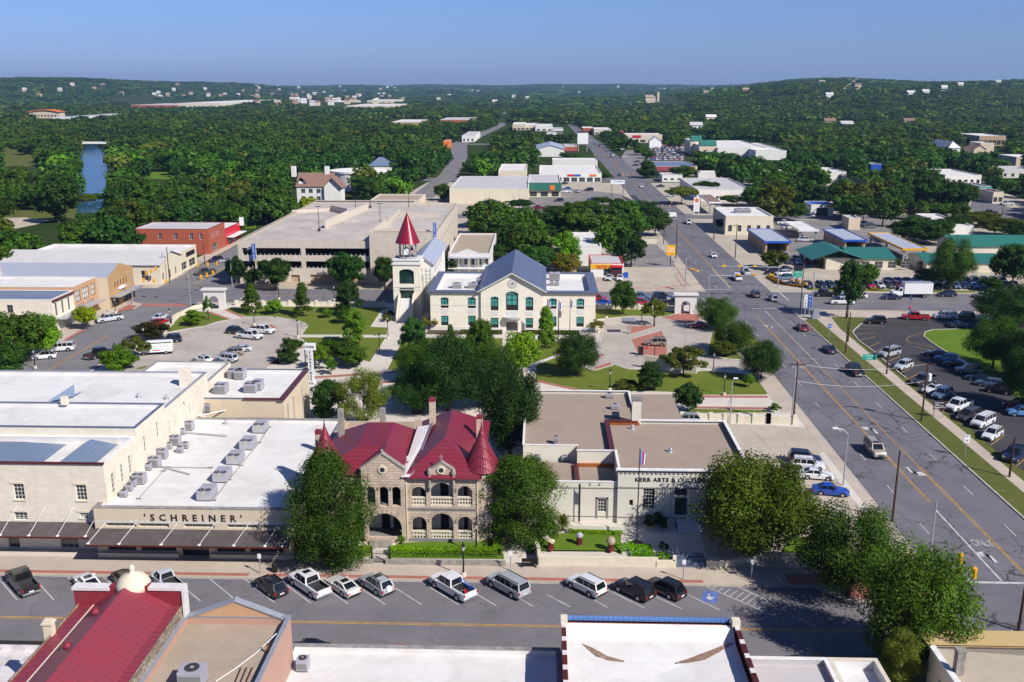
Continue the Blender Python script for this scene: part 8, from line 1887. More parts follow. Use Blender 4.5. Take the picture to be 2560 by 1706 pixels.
def hedge(label,pts,wd,h,leaf='leaf_hedge'):
 P=PW(pts);V=[]
 for a,b in zip(P[:-1],P[1:]):
  L=hypot(b[0]-a[0],b[1]-a[1]);n=int(L*wd*260+L*h*260);r=rng.uniform(size=(n,3));ang=atan2(b[1]-a[1],b[0]-a[0]);s=rng.integers(0,3,n)
  lx=r[:,0]*L;ly=np.where(s==0,(r[:,1]-.5)*wd,np.where(s==1,-wd/2,wd/2));lz=np.where(s==0,h,r[:,2]*h)
  c=np.stack([a[0]+lx*cos(ang)-ly*sin(ang),a[1]+lx*sin(ang)+ly*cos(ang),BZ+lz],1);t=rng.normal(size=(n,3));t/=np.linalg.norm(t,axis=1)[:,None];q=np.cross(t,rng.normal(size=(n,3)));q/=np.linalg.norm(q,axis=1)[:,None];z=.09
  V.append(np.stack([c-t*z,c-q*z,c+t*z,c+q*z],1).reshape(-1,3))
 V=np.concatenate(V).astype(np.float32);o=V.mean(0);o[2]=0;me_=mesh_from_quads('hedge',V-o,M[leaf]);ob=bpy.data.objects.new('hedge',me_);ob.location=o;COL.objects.link(ob);tag(ob,label,'hedge')
hedge('clipped bright green hedge right of the iron gate',['F',(1225,405),(2215,415),(2225,290)],1.0,.9);hedge('clipped bright green hedge left of the iron gate',['F',(690,408),(1060,405)],1.0,.9);hedge('low golden shrubs along the courthouse foot, right half',['K',(90,1165),(620,1168)],1.2,.8,'leaf_olive');hedge('low golden shrubs along the courthouse foot, left half',['J',(1880,1160),(2260,1165)],1.2,.8,'leaf_olive');hedge('spreading juniper around the flagpole bed',['G',(1010,330),(1080,390),(1290,385)],2.2,.5,'leaf_bright');hedge('row of small green plants before the white base wall',['G',(520,215),(1010,225)],.5,.5);hedge('orange and yellow flower bed on the dealer corner',['L',(10,640),(110,700),(340,735)],2.0,.4,'leaf_flower');hedge('small flower patch beside the dealer row',['L',(940,755),(1010,758)],2.0,.4,'leaf_flower')
ml=MB();ml.prism(PW(['F',(1200,440),(2280,450),(2240,270),(2000,275),(1300,300),(1220,400)]),BZ+.05,BZ+.05);struct('lawn',ml,M['grass_bright']);ml=MB();ml.prism(PW(['G',(110,210),(590,240),(1000,250),(1000,390),(270,385),(220,330),(120,290)]),BZ+.3,BZ+.3);ml.prism(PW(['H',(240,260),(400,240),(410,420),(100,430),(150,340)]),BZ+.1,BZ+.1);struct('lawn',ml,M['grass_bright']);struct('mulch_bed',MB().prism(PW(['J',(1580,1128),(1880,1130),(1890,1170),(1560,1168)]),BZ+.03,BZ+.03),M['dirt']);struct('brick_paving',MB().prism(PW(['F',(910,322),(1065,325),(1060,375),(900,375)]),BZ+.06,BZ+.06),M['brick_pave'])
# fence with gate, flagpoles, sculptures, bench, bin, kiosk, shelter, person
fc=MB()
for x in np.arange(-25,-19.4,.25):fc.box(x,101.3,.7,x+.03,101.33,1.5)
for x in np.arange(-17.4,-4,.25):fc.box(x,101.3,.7,x+.03,101.33,1.5)
fc.box(-25,101.3,1.35,-19.4,101.34,1.4);fc.box(-17.4,101.3,1.35,-4,101.34,1.4);single('iron_fence',fc,M['black_iron'],'black iron railing on the weathered wall before the hedges','fence')
t=thing('iron_gate','black iron gate with finial posts at the mansion path','gate',(-18.4,101.2,0));q=MB()
for x in np.arange(-.85,.9,.17):q.box(x,-.02,.2,x+.03,.02,1.5+.3*cos(x*1.6))
q.box(-.9,-.03,.35,.9,.03,.4);q.box(-.9,-.03,1.3,.9,.03,1.35);build('gate_leaf',q,M['black_iron'],t,local=True)
for x in(-1.05,1.05):build('gate_post',MB().lathe((x,0,0),[(.12,0),(.12,1.9),(.18,2.0),(.05,2.3)],8),M['black_iron'],t,local=True)
flg=[('G',1143,300,12.5,'red','single tall flagpole before the arts centre with furled striped flag'),('K',425,1215,9,'blue','middle courthouse flagpole with blue white and red flag'),('K',322,1180,8.6,'red','left courthouse flagpole behind the cone-shaped tree'),('K',530,1150,8.0,'brown','right courthouse flagpole with furled dark flag')]
for k,x,y,h,c,s in flg:
 p=w(k,x,y,BZ);t=thing('flagpole',s,'flagpole',p);build('pole',MB().tube((0,0,0),(0,0,h),.09,.05,8).lathe((0,0,0),[(.8 if k=='G' else.2,0),(.8 if k=='G' else.2,.15)],16),M['metal_dk'],t,local=True);q=MB()
 for i in range(5):q.q([(.08+.12*i,.05*(i%2),h-.3-.1*i),(.2+.12*i,.05*((i+1)%2),h-.4-.1*i),(.2+.1*i,.05*((i+1)%2),h-2.2),(.08+.1*i,.05*(i%2),h-2.1)],i%3)
 build('flag',q,[M['blue'],M['white'],M[c]],t,local=True)
for k,x,y,c,s,n_ in(('G',355,345,'cream','leaning pale rock on a rusty base, left on the lawn',0),('G',618,300,'ac','rough grey stone block on a rusty base, middle of the lawn',1),('G',905,355,'gravel2','tan stone ball on a rusty base, right on the lawn',2)):
 p=w(k,x,y,BZ+.3);t=thing('sculpture',s,'sculpture',p);build('base',MB().lathe((0,0,0),[(.45,0),(.4,.1),(.36,.8)],14),M['copper'],t,local=True);q=MB()
 if n_==0:q.obox((-.25,0,1.3),(1.5,.5,.45),0,0,-.6)
 elif n_==1:q.ball((0,0,1.15),.48,7,0,.8)
 else:q.ball((0,0,1.2),.55,14)
 build('stone',q,M[c],t,local=True,bevel=.05 if n_==0 else 0)
p=w('G',160,510,BZ);t=thing('park_bench','black metal bench below the curved limestone wall','bench',p);build('seat',MB().box(-.9,-.2,.4,.9,.25,.46),M['black_iron'],t,local=True);build('backrest',MB().box(-.9,.25,.5,.9,.3,.95),M['black_iron'],t,local=True)
for x in(-.8,.8):build('leg',MB().box(x-.03,-.2,0,x+.03,.28,.42),M['black_iron'],t,local=True)
p=w('F',175,555,BZ);single('litter_bin',MB().lathe((0,0,0),[(.3,0),(.33,.2),(.35,1.0),(.25,1.1)],12),M['black_iron'],'round black litter bin on the pavement under the cedar','bin',loc=p);p=w('K',1045,640,.06);single('blue_bin',MB().box(-.6,-.5,0,.6,.5,1.5),M['blue'],'blue bin beside the loans shop','bin',loc=p)
p=w('K',1085,1155,BZ);t=thing('bus_shelter','small shelter with flat blue roof on the brick triangle','shelter',p);build('roof',MB().box(-1.9,-1.2,3.2,1.0,1.2,3.4),M['cap_grey'],t,local=True);build('post',MB().box(-.1,-.1,0,.1,.1,3.2),M['steel_pole'],t,local=True);build('ticket_machine',MB().box(-.3,-.3,0,.1,.3,1.5),M['metal_lt'],t,local=True)
p=w('K',1180,1350,BZ);single('dark_kiosk',MB().box(-.5,-.4,0,.5,.4,1.6).box(-.6,-.5,1.6,.6,.5,1.7),M['metal_dk'],'small dark cabinet on the brick diamond','cabinet',loc=p);sign('stop_sign','small red sign beside the dark cabinet','K',1230,1360,1.7,.5,.5,'red');p=w('L',435,1015,BZ);single('signal_cabinet',MB().box(-1,-.6,0,1,.6,.9).box(-.7,-.4,.9,.7,.4,2.4),M['cap_grey'],'grey signal cabinet on a concrete plinth at the junction','cabinet',loc=p)
p=w('L',1300,955,BZ+.01);vs=[(0,0,.95),(0,0,1.2),(0,0,1.42),(0,0,1.55),(0,.02,1.72),(-.1,0,.9),(-.16,.03,.5),(-.3,.0,.08),(.1,0,.9),(.2,0,.52),(.28,0,.08),(-.2,0,1.4),(-.3,0,1.15),(-.34,.05,.92),(.2,0,1.4),(.28,0,1.15),(.36,-.05,.95),(-.38,-.12,.05),(.2,-.1,.04)]
ed=[(0,1),(1,2),(2,3),(3,4),(0,5),(5,6),(6,7),(0,8),(8,9),(9,10),(2,11),(11,12),(12,13),(2,14),(14,15),(15,16),(7,17),(10,18)];rd=[.15,.15,.16,.06,.1,.1,.07,.045,.1,.07,.045,.07,.05,.035,.07,.05,.035,.04,.04]
me_=bpy.data.meshes.new('person');me_.from_pydata(vs,ed,[]);ob=bpy.data.objects.new('person',me_);COL.objects.link(ob);sm=ob.modifiers.new('skin','SKIN')
for i,r_ in enumerate(rd):me_.skin_vertices[0].data[i].radius=(r_,r_)
me_.skin_vertices[0].data[0].use_root=True;ob.modifiers.new('sub','SUBSURF').levels=1;ob.location=p;tag(ob,'person in red shirt and dark trousers walking along the pavement','person')
pmt,n_,l_,b_=nmat('walker_clothes_and_skin');tc=n_.new('ShaderNodeTexCoord');sx=n_.new('ShaderNodeSeparateXYZ');l_.new(tc.outputs['Object'],sx.inputs[0]);l_.new(mixc(n_,l_,ramp(n_,l_,sx.outputs[2],1.5,1.52) if 0 else math_n(n_,l_,'GREATER_THAN',sx.outputs[2],1.53),mixc(n_,l_,math_n(n_,l_,'GREATER_THAN',sx.outputs[2],.93),(.02,.02,.04),(.5,.04,.04)),(.35,.18,.11)),b_.inputs['Base Color']);me_.materials.append(pmt)
p=w('L',1303,955,BZ);single('blue_banner_pole',MB().tube((0,.5,0),(.15,.5,4.2),.05,.04,6).box(-.05,.46,2.9,.35,.52,4.2),M['blue_iron'],'thin pole with blue panel beside the walking person','sign',loc=p)
rl=MB();P=[w('K',1090,735,.9),w('K',1340,738,.9),w('K',1600,700,.9),w('K',1520,590,.9)];rl.path(P,.06);[rl.tube((a[0],a[1],0),a,.05,.05,5) for a in P];single('red_rail',rl,M['red'],'low red pipe rail around the loans lot corner','rail')
# ================================================================ TREES
ZOOMF=FPX
def depth(X,Y,Z=0):
 y=-X*_sy+Y*_cy;return y*_cp-(Z-CAMH)*_sp
def T(k,bx,by,ty,hw,label,leaf='mid',shape='round',tier='mid',z=BZ,low=None,multi=1,rk=None,bark='bark'):
 """tree from its foot (bx, by), crown top ty and crown half width hw as seen in the photo"""
 if rk:by=by+(ORG[rk][1]-ORG[k][1])*TS
 p=w(k,bx,by,z);vt=tp(k,bx,ty)[1];lo,hi=.5,30
 for _ in range(30):
  m_=(lo+hi)/2
  if proj(p[0],p[1]+0,z+m_)[1]>vt:lo=m_
  else:hi=m_
 H=lo;R=hw/TS*depth(p[0],p[1],H*.6)/FPX*(1.1 if tier=='near' else 1.22);low=low*.55 if low and tier=='near' else low
 H=H/(1+.25*R/max(H,1)*.5)
 return tree(p[0],p[1],H,R,label,'leaf_'+leaf,shape,tier,bark,trunk=low,z=z,multi=multi,cat='tree',rv=(H*.48 if low is not None and low<.3 else None))
NT=[('D',2420,480,-180,260,'big dark pecan at the right edge over the shaded cars','dark','round','near',3),('D',2290,190,-280,200,'dark pecan between the shaded row and the lawn','dark','round','near',2.5),('L',1480,330,160,150,'dark oak between canopy and showroom','dark','round','mid',1.5),('L',1740,215,60,120,'oak over the white roofed shed','dark','round','mid',2),('L',1950,170,20,150,'loose oak by the far right road','olive','round','mid',2),('L',2320,330,110,150,'dark oak at the right edge above the showroom','dark','round','mid',2),('L',1560,90,-60,160,'mid green oak above the solar canopy','mid','round','mid',2),('O',1180,800,705,60,'small tree in the slanting lot, nearest','mid','round','mid',1),('O',1250,830,755,55,'small tree at the corner of the crowded car park','mid','round','mid',1),('O',1110,750,650,60,'small tree in the slanting lot, second','dark','round','mid',1),('O',980,690,580,70,'dark tree at the top of the slanting lot','dark','round','mid',1),('O',870,650,570,60,'dark tree beside the avenue before the superstore','dark','round','mid',1),('O',560,860,775,70,'tree behind the low white wall','mid','round','mid',1),('O',480,830,770,45,'small dark tree left of the one behind the white wall','dark','round','mid',1),('O',860,1025,955,38,'round tree at the end of the strip shops','dark','round','mid',1),('M',800,1240,1150,75,'low willow across the river water','olive','round','mid',.5),('M',905,1215,1145,60,'low bush tree on the river shallows','mid','round','mid',.5),('B',690,1880,850,400,'tall dense cedar hiding the left corner of the mansion','cedar','egg','near',.2),('C',80,1640,885,400,'broad glossy green magnolia right of the mansion','mid','egg','near',.3),
 ('B',1770,470,-250,370,'huge dark oak right behind the mansion roof','dark','round','near',3),('B',2330,900,10,290,'dark oak behind the round turret of the mansion','dark','round','near',2.5),('B',1480,470,60,250,'dark oak behind the mansion chimneys','dark','round','near',2),('B',2130,430,-170,280,'big mid green oak in the central grove, right','mid','round','near',3),('B',1500,200,-160,220,'grove oak nearest the clock tower path','mid','round','near',2.5),('C',90,150,-260,160,'light green oak at the right edge of the grove','bright','round','mid',2),('B',1800,50,-215,230,'rear oak of the central grove','mid','round','near',2.5),
 ('B',1000,640,30,250,'loose tree with yellow blossom behind the red roof','olive','open','near',2.5),('B',670,575,190,150,'small dark tree left of the yellow-blossomed one','dark','egg','mid',1),
 ('C',2230,1790,870,600,'massive olive green oak hiding the entrance of the arts centre','olivegreen','round','near',2),('H',730,770,-80,440,'leafy street tree in a brick planter near the corner','mid','round','near',2.5),('H',1300,1435,290,500,'largest bright green tree at the street corner','corner','round','near',2),('H',1180,1720,1110,220,'bushy olive tree beside the beige roofed house','olive','egg','near',1),
 ('J',430,995,690,95,'pyramid-shaped young tree on the left lawn','mid','cone','mid',1.2),('J',165,975,838,70,'small bright tree on the left lawn','bright','round','mid',.8),('J',655,1010,920,48,'smallest tree on the upper lawn','bright','round','mid',.6),('J',850,985,668,112,'dark rounded tree before the clock tower street','dark','egg','mid',1.2),('J',905,1255,935,98,'fresh green cypress on the middle lawn','fresh','egg','mid',1.2),('J',820,1060,925,75,'olive young tree behind the fresh green cypress','mid','round','mid',1),
 ('J',300,1430,1190,88,'dark teal-green tree beside the circular lot','dark','egg','mid',.5),('J',580,1480,1255,115,'plaza tree left of the lettered store sign','fresh','open','mid',1),('J',820,1425,1215,130,'plaza tree over the parked benches','mid','round','mid',1),('J',915,1465,1275,105,'plaza tree at the diagonal path','mid','round','mid',1),('J',690,1530,1390,70,'smallest plaza tree in a square planter','mid','open','mid',1),('J',690,1395,1205,110,'rearmost of the plaza trees','mid','round','mid',1),
 ('J',1450,1390,1020,120,'dark tree at the foot of the tower steps','dark','egg','mid',1),('J',1590,1120,985,75,'bronze-leaved small tree beside the courthouse corner','orange','open','mid',1),('J',1790,1370,1062,62,'slim tree before the left courthouse wing','mid','cone','mid',1),('J',2060,1370,1028,118,'leafy tree left of the courthouse door','mid','round','mid',1),
 ('J',180,745,455,150,'spreading tree before the garage, left','dark','round','mid',2),('I',2330,735,550,90,'tree at the garage corner by the junction','dark','round','mid',2),('J',850,742,395,160,'widest tree before the garage wall','dark','round','mid',2),('J',1185,735,448,95,'tree squeezed between garage and clock tower','dark','round','mid',2),('J',1700,660,428,120,'tree right of the clock tower','dark','egg','mid',2),('I',2175,700,440,90,'small tree by the junction mast','dark','round','mid',2),
 ('I',270,1400,948,190,'big dark street tree at the left edge','mid','round','mid',2),('I',440,1370,985,125,'bright green part of the street trees at left','bright','round','mid',2),('I',60,1560,1240,180,'lowest dark tree above the store parapet','dark','round','mid',1),('I',60,1330,960,170,'street tree cut by the left edge','mid','round','mid',2),('I',805,1110,893,100,'small vivid yellow-green tree on the left pavement','yellow','round','mid',1.6),('I',1240,1370,1165,130,'pale loose shrub tree beside the van','olive','open','mid',.8),('I',1400,1210,1040,140,'dark plum-leaved tree beside the left street','plum','round','mid',.8),('I',1100,1495,1262,150,'bright bush tree at the lot entrance','bright','round','mid',.4),('I',1780,1080,930,72,'round young tree near the left arch','bright','egg','mid',.8),('I',1917,1030,805,42,'thin young tree before the left arch','mid','open','mid',1.5),('I',2315,965,695,98,'tall young tree beside the left walk','mid','cone','mid',1.3),('I',1540,375,245,65,'dark tree before the red brick wall','dark','round','mid',1),('I',1430,400,335,60,'low tree at the foot of the red brick wall','dark','round','mid',.5),
 ('K',1015,980,668,110,'leafy tree at the queue behind the right lawn','mid','round','mid',1.5),('K',1305,1085,820,95,'loose olive tree in the brick triangle','olive','open','mid',2),('K',1870,1110,805,190,'first round live oak beside the avenue','mid','round','near',1.5),('K',2035,1330,1030,185,'second round live oak beside the avenue','mid','round','near',1.5),('K',2285,1570,1210,205,'third round live oak beside the avenue','dark','round','near',2),('K',1930,1370,1215,105,'olive bushy tree below the second live oak','olive','round','mid',.8),('K',1570,1545,1225,190,'twisted silvery olive tree before the screen wall','olive','open','mid',1.5),('K',590,1540,1118,205,'dark many-stemmed tree on the right lawn','dark','round','near',2),('K',310,1290,908,110,'cone-shaped pale cypress before the right wing','fresh','cone','mid',1),('K',780,1150,1020,60,'bronze small tree at the courthouse right corner','orange','open','mid',.8),
 ('C',1265,275,20,105,'dark teal tree on the big lawn','dark','egg','mid',1),('C',1610,480,210,118,'dark tree beside the gravel roof corner','dark','round','mid',1),('C',2175,250,132,50,'small lime green tree on the big lawn','bright','round','mid',.8),
 ('K',500,570,225,125,'bright green tree behind the courthouse roof','bright','egg','mid',2),('K',490,600,405,125,'bronze green tree behind the right wing','orange','round','mid',1),('K',200,600,330,180,'dark tree directly behind the courthouse gable','dark','round','mid',2),('J',2250,540,320,130,'dark tree right of the porch house','dark','round','mid',2),('K',240,330,135,200,'wide grey-green oak behind the courthouse','dark','round','mid',2),('K',60,190,-30,140,'bright oak right of the parking garage','mid','round','mid',2),('J',2150,180,-90,200,'dark oak at the garage rear corner','dark','round','mid',2),('J',2290,345,258,55,'magenta flowering bush behind the porch house','pink','round','mid',.3),
 ('K',580,265,70,150,'round oak before the maroon roof, left','mid','round','mid',2),('K',850,260,80,125,'round oak before the maroon roof, middle','dark','round','mid',2),('K',1090,275,30,165,'widest oak left of the avenue corner','mid','round','mid',2),('K',1310,255,0,120,'oak at the brick corner of the avenue','dark','round','mid',2),('K',390,100,-30,100,'oak in the car park row, first','dark','round','mid',2),('K',560,90,-70,110,'oak in the car park row, second','mid','round','mid',2),('K',720,90,-80,130,'oak in the car park row, third','mid','round','mid',2),('K',980,90,-90,90,'oak in the car park row, fourth','dark','round','mid',2),('K',1200,110,-75,150,'oak in the car park row, fifth','dark','round','mid',2),('K',830,-10,-110,90,'small oak behind the car park row','mid','round','mid',2),('K',70,20,-90,120,'oak left of the green fronted store lot','dark','round','mid',2),
 ('L',722,1012,490,115,'crooked leaning tree on the park corner','dark','egg','mid',4.5),('L',890,750,508,118,'full round tree before the green-roofed office','mid','round','mid',2),('L',1670,750,255,195,'tall full tree among the dealer rows','mid','round','near',4),('L',1480,720,550,120,'lower dark tree left of the tall dealer tree','dark','round','mid',1.5),('L',2130,1110,720,255,'big park oak above the shaded cars','dark','round','near',2.5),('L',2340,1080,680,230,'park oak cut by the right edge','dark','round','near',2),('L',2060,1480,980,265,'spreading pecan on the bright park lawn','mid','round','near',4),('L',2310,1600,1080,210,'dark pecan right of the spreading one','dark','round','near',3),('L',2240,730,330,190,'tall dark tree above the dealer lot, far right','dark','round','mid',3),('L',2040,760,640,95,'small dark tree in the rear dealer row','dark','round','mid',1),('L',1330,310,60,215,'wide dark oak behind the solar canopy','dark','round','mid',2),('L',1600,290,90,110,'oak behind the showroom roof','dark','round','mid',2),('L',2150,260,70,220,'loose oak above the green showroom','olive','round','mid',2),('L',50,560,385,120,'olive tree left of the dealer cluster','olive','round','mid',1),('L',490,545,470,40,'bronze shrub at the office corner','orange','round','mid',.3),('L',1185,520,462,33,'round green shrub at the office end','mid','round','mid',.2),('L',200,120,-60,150,'oak left of the drive-in garage','dark','round','mid',2),('K',1960,220,90,85,'dark tree before the cream office','dark','round','mid',1),('O',1555,1250,1062,135,'umbrella-shaped live oak by the petrol station','olive','umbrella','mid',3.5),('O',1800,1170,1025,120,'oak before the grey-roofed hall','dark','round','mid',2),('O',2210,1290,1080,110,'mid green oak right of the petrol station','mid','round','mid',2),('O',2020,1260,1160,105,'oak behind the cream office','mid','round','mid',1.5),('O',1580,1020,885,120,'oak before the red fronted restaurant','mid','round','mid',2),('O',1245,1010,845,85,'dark oak left of the red fronted restaurant','dark','egg','mid',1.5),('O',80,1190,1095,70,'tree before the green mansard band','dark','round','mid',1),('N',1720,1215,1060,75,'tree at the end of the store hall','mid','round','mid',1),('M',1740,1430,1310,120,'bronze-orange tree in the riverside wood','orange','round','mid',1.5),('M',1950,1480,1240,200,'wide dark oak beside the bright strip of grass','dark','round','mid',2),('N',490,1330,1185,100,'yellow-green tree before the brown gabled house','yellow','round','mid',1.5),('N',200,960,865,75,'vivid light green tree in the riverside wood','fresh','round','mid',1),('M',540,1000,900,110,'bright lime tree on the left river bank','fresh','round','mid',2),('I',1010,395,240,140,'bronze tree in the wood behind the warehouse','orange','round','mid',1)]
M['leaf_olivegreen']=leaf_mat('olive_green_leaves',(.035,.068,.008),(.085,.125,.016),(.12,.135,.018));M['leaf_corner']=leaf_mat('corner_tree_leaves',(.030,.055,.012),(.075,.115,.02),(.11,.145,.024));M['leaf_fresh']=leaf_mat('fresh_green_leaves',(.05,.11,.018),(.11,.19,.025),(.13,.22,.03));M['leaf_plum']=leaf_mat('plum_leaves',(.03,.028,.018),(.06,.055,.03),(.08,.05,.03))
for k,bx,by,ty,hw,s,lf,sh_,tr_,low in NT:T(k,bx,by,ty,hw,s,lf,sh_,tr_,low=low)
yb=thing('yucca','spiky grey-green yucca beside the white base wall','plant',w('G',465,180,BZ));V=[];ry=np.random.default_rng(4)
for i in range(420):a,e=ry.uniform(0,6.28),ry.uniform(-.5,1.4);d=np.array([cos(a)*cos(e),sin(a)*cos(e),sin(e)]);s_=np.cross(d,[0,0,1]);s_=s_/(np.linalg.norm(s_)+1e-6)*.035;c=np.array([0,0,1.1]);L_=ry.uniform(.8,1.4);V+=[c-s_,c+s_,c+d*L_+s_*.2,c+d*L_-s_*.2]
o=bpy.data.objects.new('leaves',mesh_from_quads('leaves',np.array(V,np.float32),M['leaf_olive']));COL.objects.link(o);o.parent=yb;build('trunk',MB().tube((0,0,0),(0,0,1.1),.15,.12,8),M['bark'],yb,local=True)
for k,x,y,r,h,s,lf in[('F',930,260,1.1,1.3,'flowering shrub left of the mansion steps','leaf_mid'),('F',1350,290,.7,1.3,'small shrub right of the mansion steps','leaf_bright'),('G',1400,435,.9,.8,'bright round shrub in the limestone planter','leaf_bright'),('G',1390,345,.8,.9,'dark shrub beside the flagpole bed','leaf_mid'),('G',1320,150,1.6,2.0,'dark shrub under the arts centre window','leaf_dark'),('F',840,345,1.0,.7,'yellow-green ground shrub under the cedar','leaf_hedge'),('C',1070,265,2.4,1.8,'wide olive shrub on the big lawn','leaf_olive'),('J',1200,1040,1.7,1.5,'round ornamental grass clump by the tower steps','leaf_olive'),('J',1225,990,1.5,1.3,'darker shrub behind the grass clump','leaf_plum'),('J',370,1270,2.3,1.7,'dark round bush at the edge of the circular lot','leaf_dark'),('F',1075,150,.35,.5,'fern in the left porch urn','leaf_hedge'),('F',1290,150,.35,.5,'fern in the right porch urn','leaf_hedge'),('D',60,470,1.3,1.4,'dark shrub at the right end of the fence','leaf_mid')]:p=w(k,x,y,BZ);bush(p[0],p[1],r,h,s,lf,BZ)
# ---------------------------------------------------------------- woods: what is kept clear is tested in the view of each tree
CLEAR=[['@',(AX0-1,200),(AX1+1,200),(AX1+1,760),(58,1040),(48,1440),(33,1440),(40,940),(AX0-3,755)],['@',(-106,170),(-82,170),(-80,350),(-108,350)],['@',(-66,470),(-52,480),(-52,606),(-56,760),(-52,937),(-50,1380),(-72,2154),(-88,2154),(-66,1380),(-90,937),(-70,760)],
 ['M',(690,1335),(735,1165),(735,800),(720,735),(730,712),(975,712),(985,800),(985,960),(940,1330)],['M',(0,1320),(720,1290),(440,1430),(300,1520),(0,1540)],['M',(0,730),(180,760),(400,850),(400,925),(0,915)],['M',(1310,935),(1600,955),(1560,1035),(1290,1010)],['M',(930,300),(1150,250),(1410,255),(1400,305)],
 ['I',(1290,170),(2350,140),(2350,700),(900,780),(0,1567),(0,530),(900,420),(1290,380)],['J',(0,100),(330,20),(700,-90),(1750,-140),(1930,0),(1900,230),(2200,250),(2200,600),(2350,480),(4700,400),(4700,1567),(0,1567)],['N',(290,990),(760,1040),(740,1250),(300,1200)],['N',(620,925),(1190,925),(1190,975),(620,985)],['N',(1040,845),(1250,865),(1230,935),(1040,930)],['N',(1400,985),(1700,960),(2500,960),(2500,1240),(1600,1240),(1420,1180)],
 ['N',(1710,640),(1930,640),(1930,790),(1790,790)],['N',(1880,560),(2080,560),(2080,660),(1900,660)],['N',(2180,520),(2350,500),(2350,560),(2180,560)],['N',(1215,440),(1520,450),(1500,520),(1240,500)],['N',(1680,440),(1990,450),(1980,490),(1690,485)],['N',(580,285),(1270,285),(1260,355),(580,360)],['N',(320,240),(420,250),(600,375),(530,395)],['M',(1190,285),(2035,285),(2035,350),(1190,350)],['M',(310,385),(670,410),(670,460),(320,470)],['N',(2020,705),(2140,705),(2130,760),(2040,760)],
 ['O',(-130,880),(830,880),(830,1060),(-130,1040)],['O',(-60,970),(460,970),(1060,1040),(1090,1230),(130,1300),(-60,1230)],['O',(370,820),(800,820),(800,900),(370,900)],['O',(215,670),(700,640),(760,820),(600,830),(380,830),(215,790)],['O',(-20,490),(480,490),(480,600),(380,600),(-20,560)],['O',(640,530),(920,545),(920,620),(760,660),(640,600)],['O',(1000,575),(1390,590),(1380,700),(1030,640)],['O',(900,700),(1270,700),(1600,690),(1600,860),(1300,870),(1200,990),(950,830)],['O',(1630,640),(2500,650),(2500,830),(2250,800),(1880,760),(1640,740)],['O',(1320,840),(1720,850),(1720,980),(1900,940),(1940,1005),(1560,1040),(1350,1040),(1310,900)],['O',(1600,1000),(2230,1040),(2200,1170),(1930,1240),(1360,1240),(1300,1060),(1560,1060)],['O',(1300,1250),(2500,1260),(2500,1567),(1400,1567)],
 ['O',(1220,240),(1380,240),(1640,290),(1620,325),(1220,325)],['P',(0,1340),(1180,1330),(1190,1567),(0,1567)],['P',(320,1215),(610,1215),(610,1360),(320,1360)],['P',(495,905),(770,910),(770,1015),(500,1010)],['P',(945,865),(1055,865),(1050,985),(945,985)],['P',(1600,925),(1970,925),(1960,1040),(1620,1035)],['P',(2150,895),(2350,895),(2350,1000),(2150,1000)],['P',(1930,598),(2200,598),(2190,680),(2090,760),(1880,760),(1640,755),(1650,680),(1940,670)],['P',(1940,1050),(2350,1110),(2350,1567),(1900,1480),(1860,1210)],['P',(1670,1340),(1900,1340),(1900,1460),(1680,1460)],['P',(2150,790),(2350,790),(2350,900),(2220,895)],['P',(820,1050),(960,1050),(940,1130),(850,1140)],['P',(690,235),(810,115),(830,122),(760,190),(720,240)],['L',(0,0),(3000,100),(3000,1600),(0,1600)],['P',(30,240),(260,240),(260,275),(30,275)],['P',(-60,680),(75,690),(75,760),(-60,760)],['P',(-40,905),(130,905),(130,960),(-40,960)]]
def poly_px(spec):
 out=[];k=None
 for s in spec:
  if isinstance(s,str):k=s
  elif k=='@':out.append(proj(s[0],s[1],0))
  else:out.append(tp(k,*s))
 return np.array(out)
CP_=[poly_px(c) for c in CLEAR]
def inside(P,U,V):
 r=np.zeros(len(U),bool);n=len(P)
 for i in range(n):
  x0,y0=P[i];x1,y1=P[(i+1)%n];c=((y0>V)!=(y1>V));r^=c&(U<(x1-x0)*(V-y0)/(y1-y0+1e-9)+x0)
 return r
def projv(X,Y,Z):
 x=X*_cy+Y*_sy;y=-X*_sy+Y*_cy;z=Z-CAMH;f=y*_cp-z*_sp;up=y*_sp+z*_cp
 return 1280+FPX*x/f,853-FPX*up/f,f
def blocked(X,Y,Z,H,R):
 b=np.zeros(len(X),bool)
 for fz,fx in((.05,0),(.5,0),(.95,0),(.6,.6),(.6,-.6)):
  U,V,f=projv(X+R*fx,Y,Z+H*fz)
  for i,P in enumerate(CP_):
   if fz>.1 or i<8:b|=inside(P,U,V)
  for hu,hv in HSP:b|=(abs(U-hu)<4)&(V>hv-3)&(V<hv+3) if fz>.5 else False
 for a0,b0,a1,b1 in FOOT:b|=(X>a0-R*.6)&(X<a1+R*.6)&(Y>b0-R*.6)&(Y<b1+R*.6)
 return b
bpy.context.view_layer.update();FOOT=[]
for o in list(COL.objects):
 if o.name.split('.')[0] in('wall','gable_wall') and o.type=='MESH':
  q=[o.matrix_world@v.co for v in o.data.vertices];FOOT.append((min(v.x for v in q),min(v.y for v in q),max(v.x for v in q),max(v.y for v in q)))
def cand(y0,y1,sp):
 n=int((y1-y0)/sp);P=[]
 for j in range(n):
  y=y0+(j+.5)*sp;xm0,xm1=-.62*y,.58*y;m=int((xm1-xm0)/sp);x=xm0+(np.arange(m)+rng.uniform(0,1))*sp
  P.append(np.stack([x+rng.uniform(-.42,.42,m)*sp,y+rng.uniform(-.42,.42,m)*sp],1))
 return np.concatenate(P)
fk=[(255,700,11.2,7.6,11),(700,1300,12.5,7.8,10),(1300,2600,15,9,9),(2600,5200,27,17,9),(5200,11000,60,40,13)]
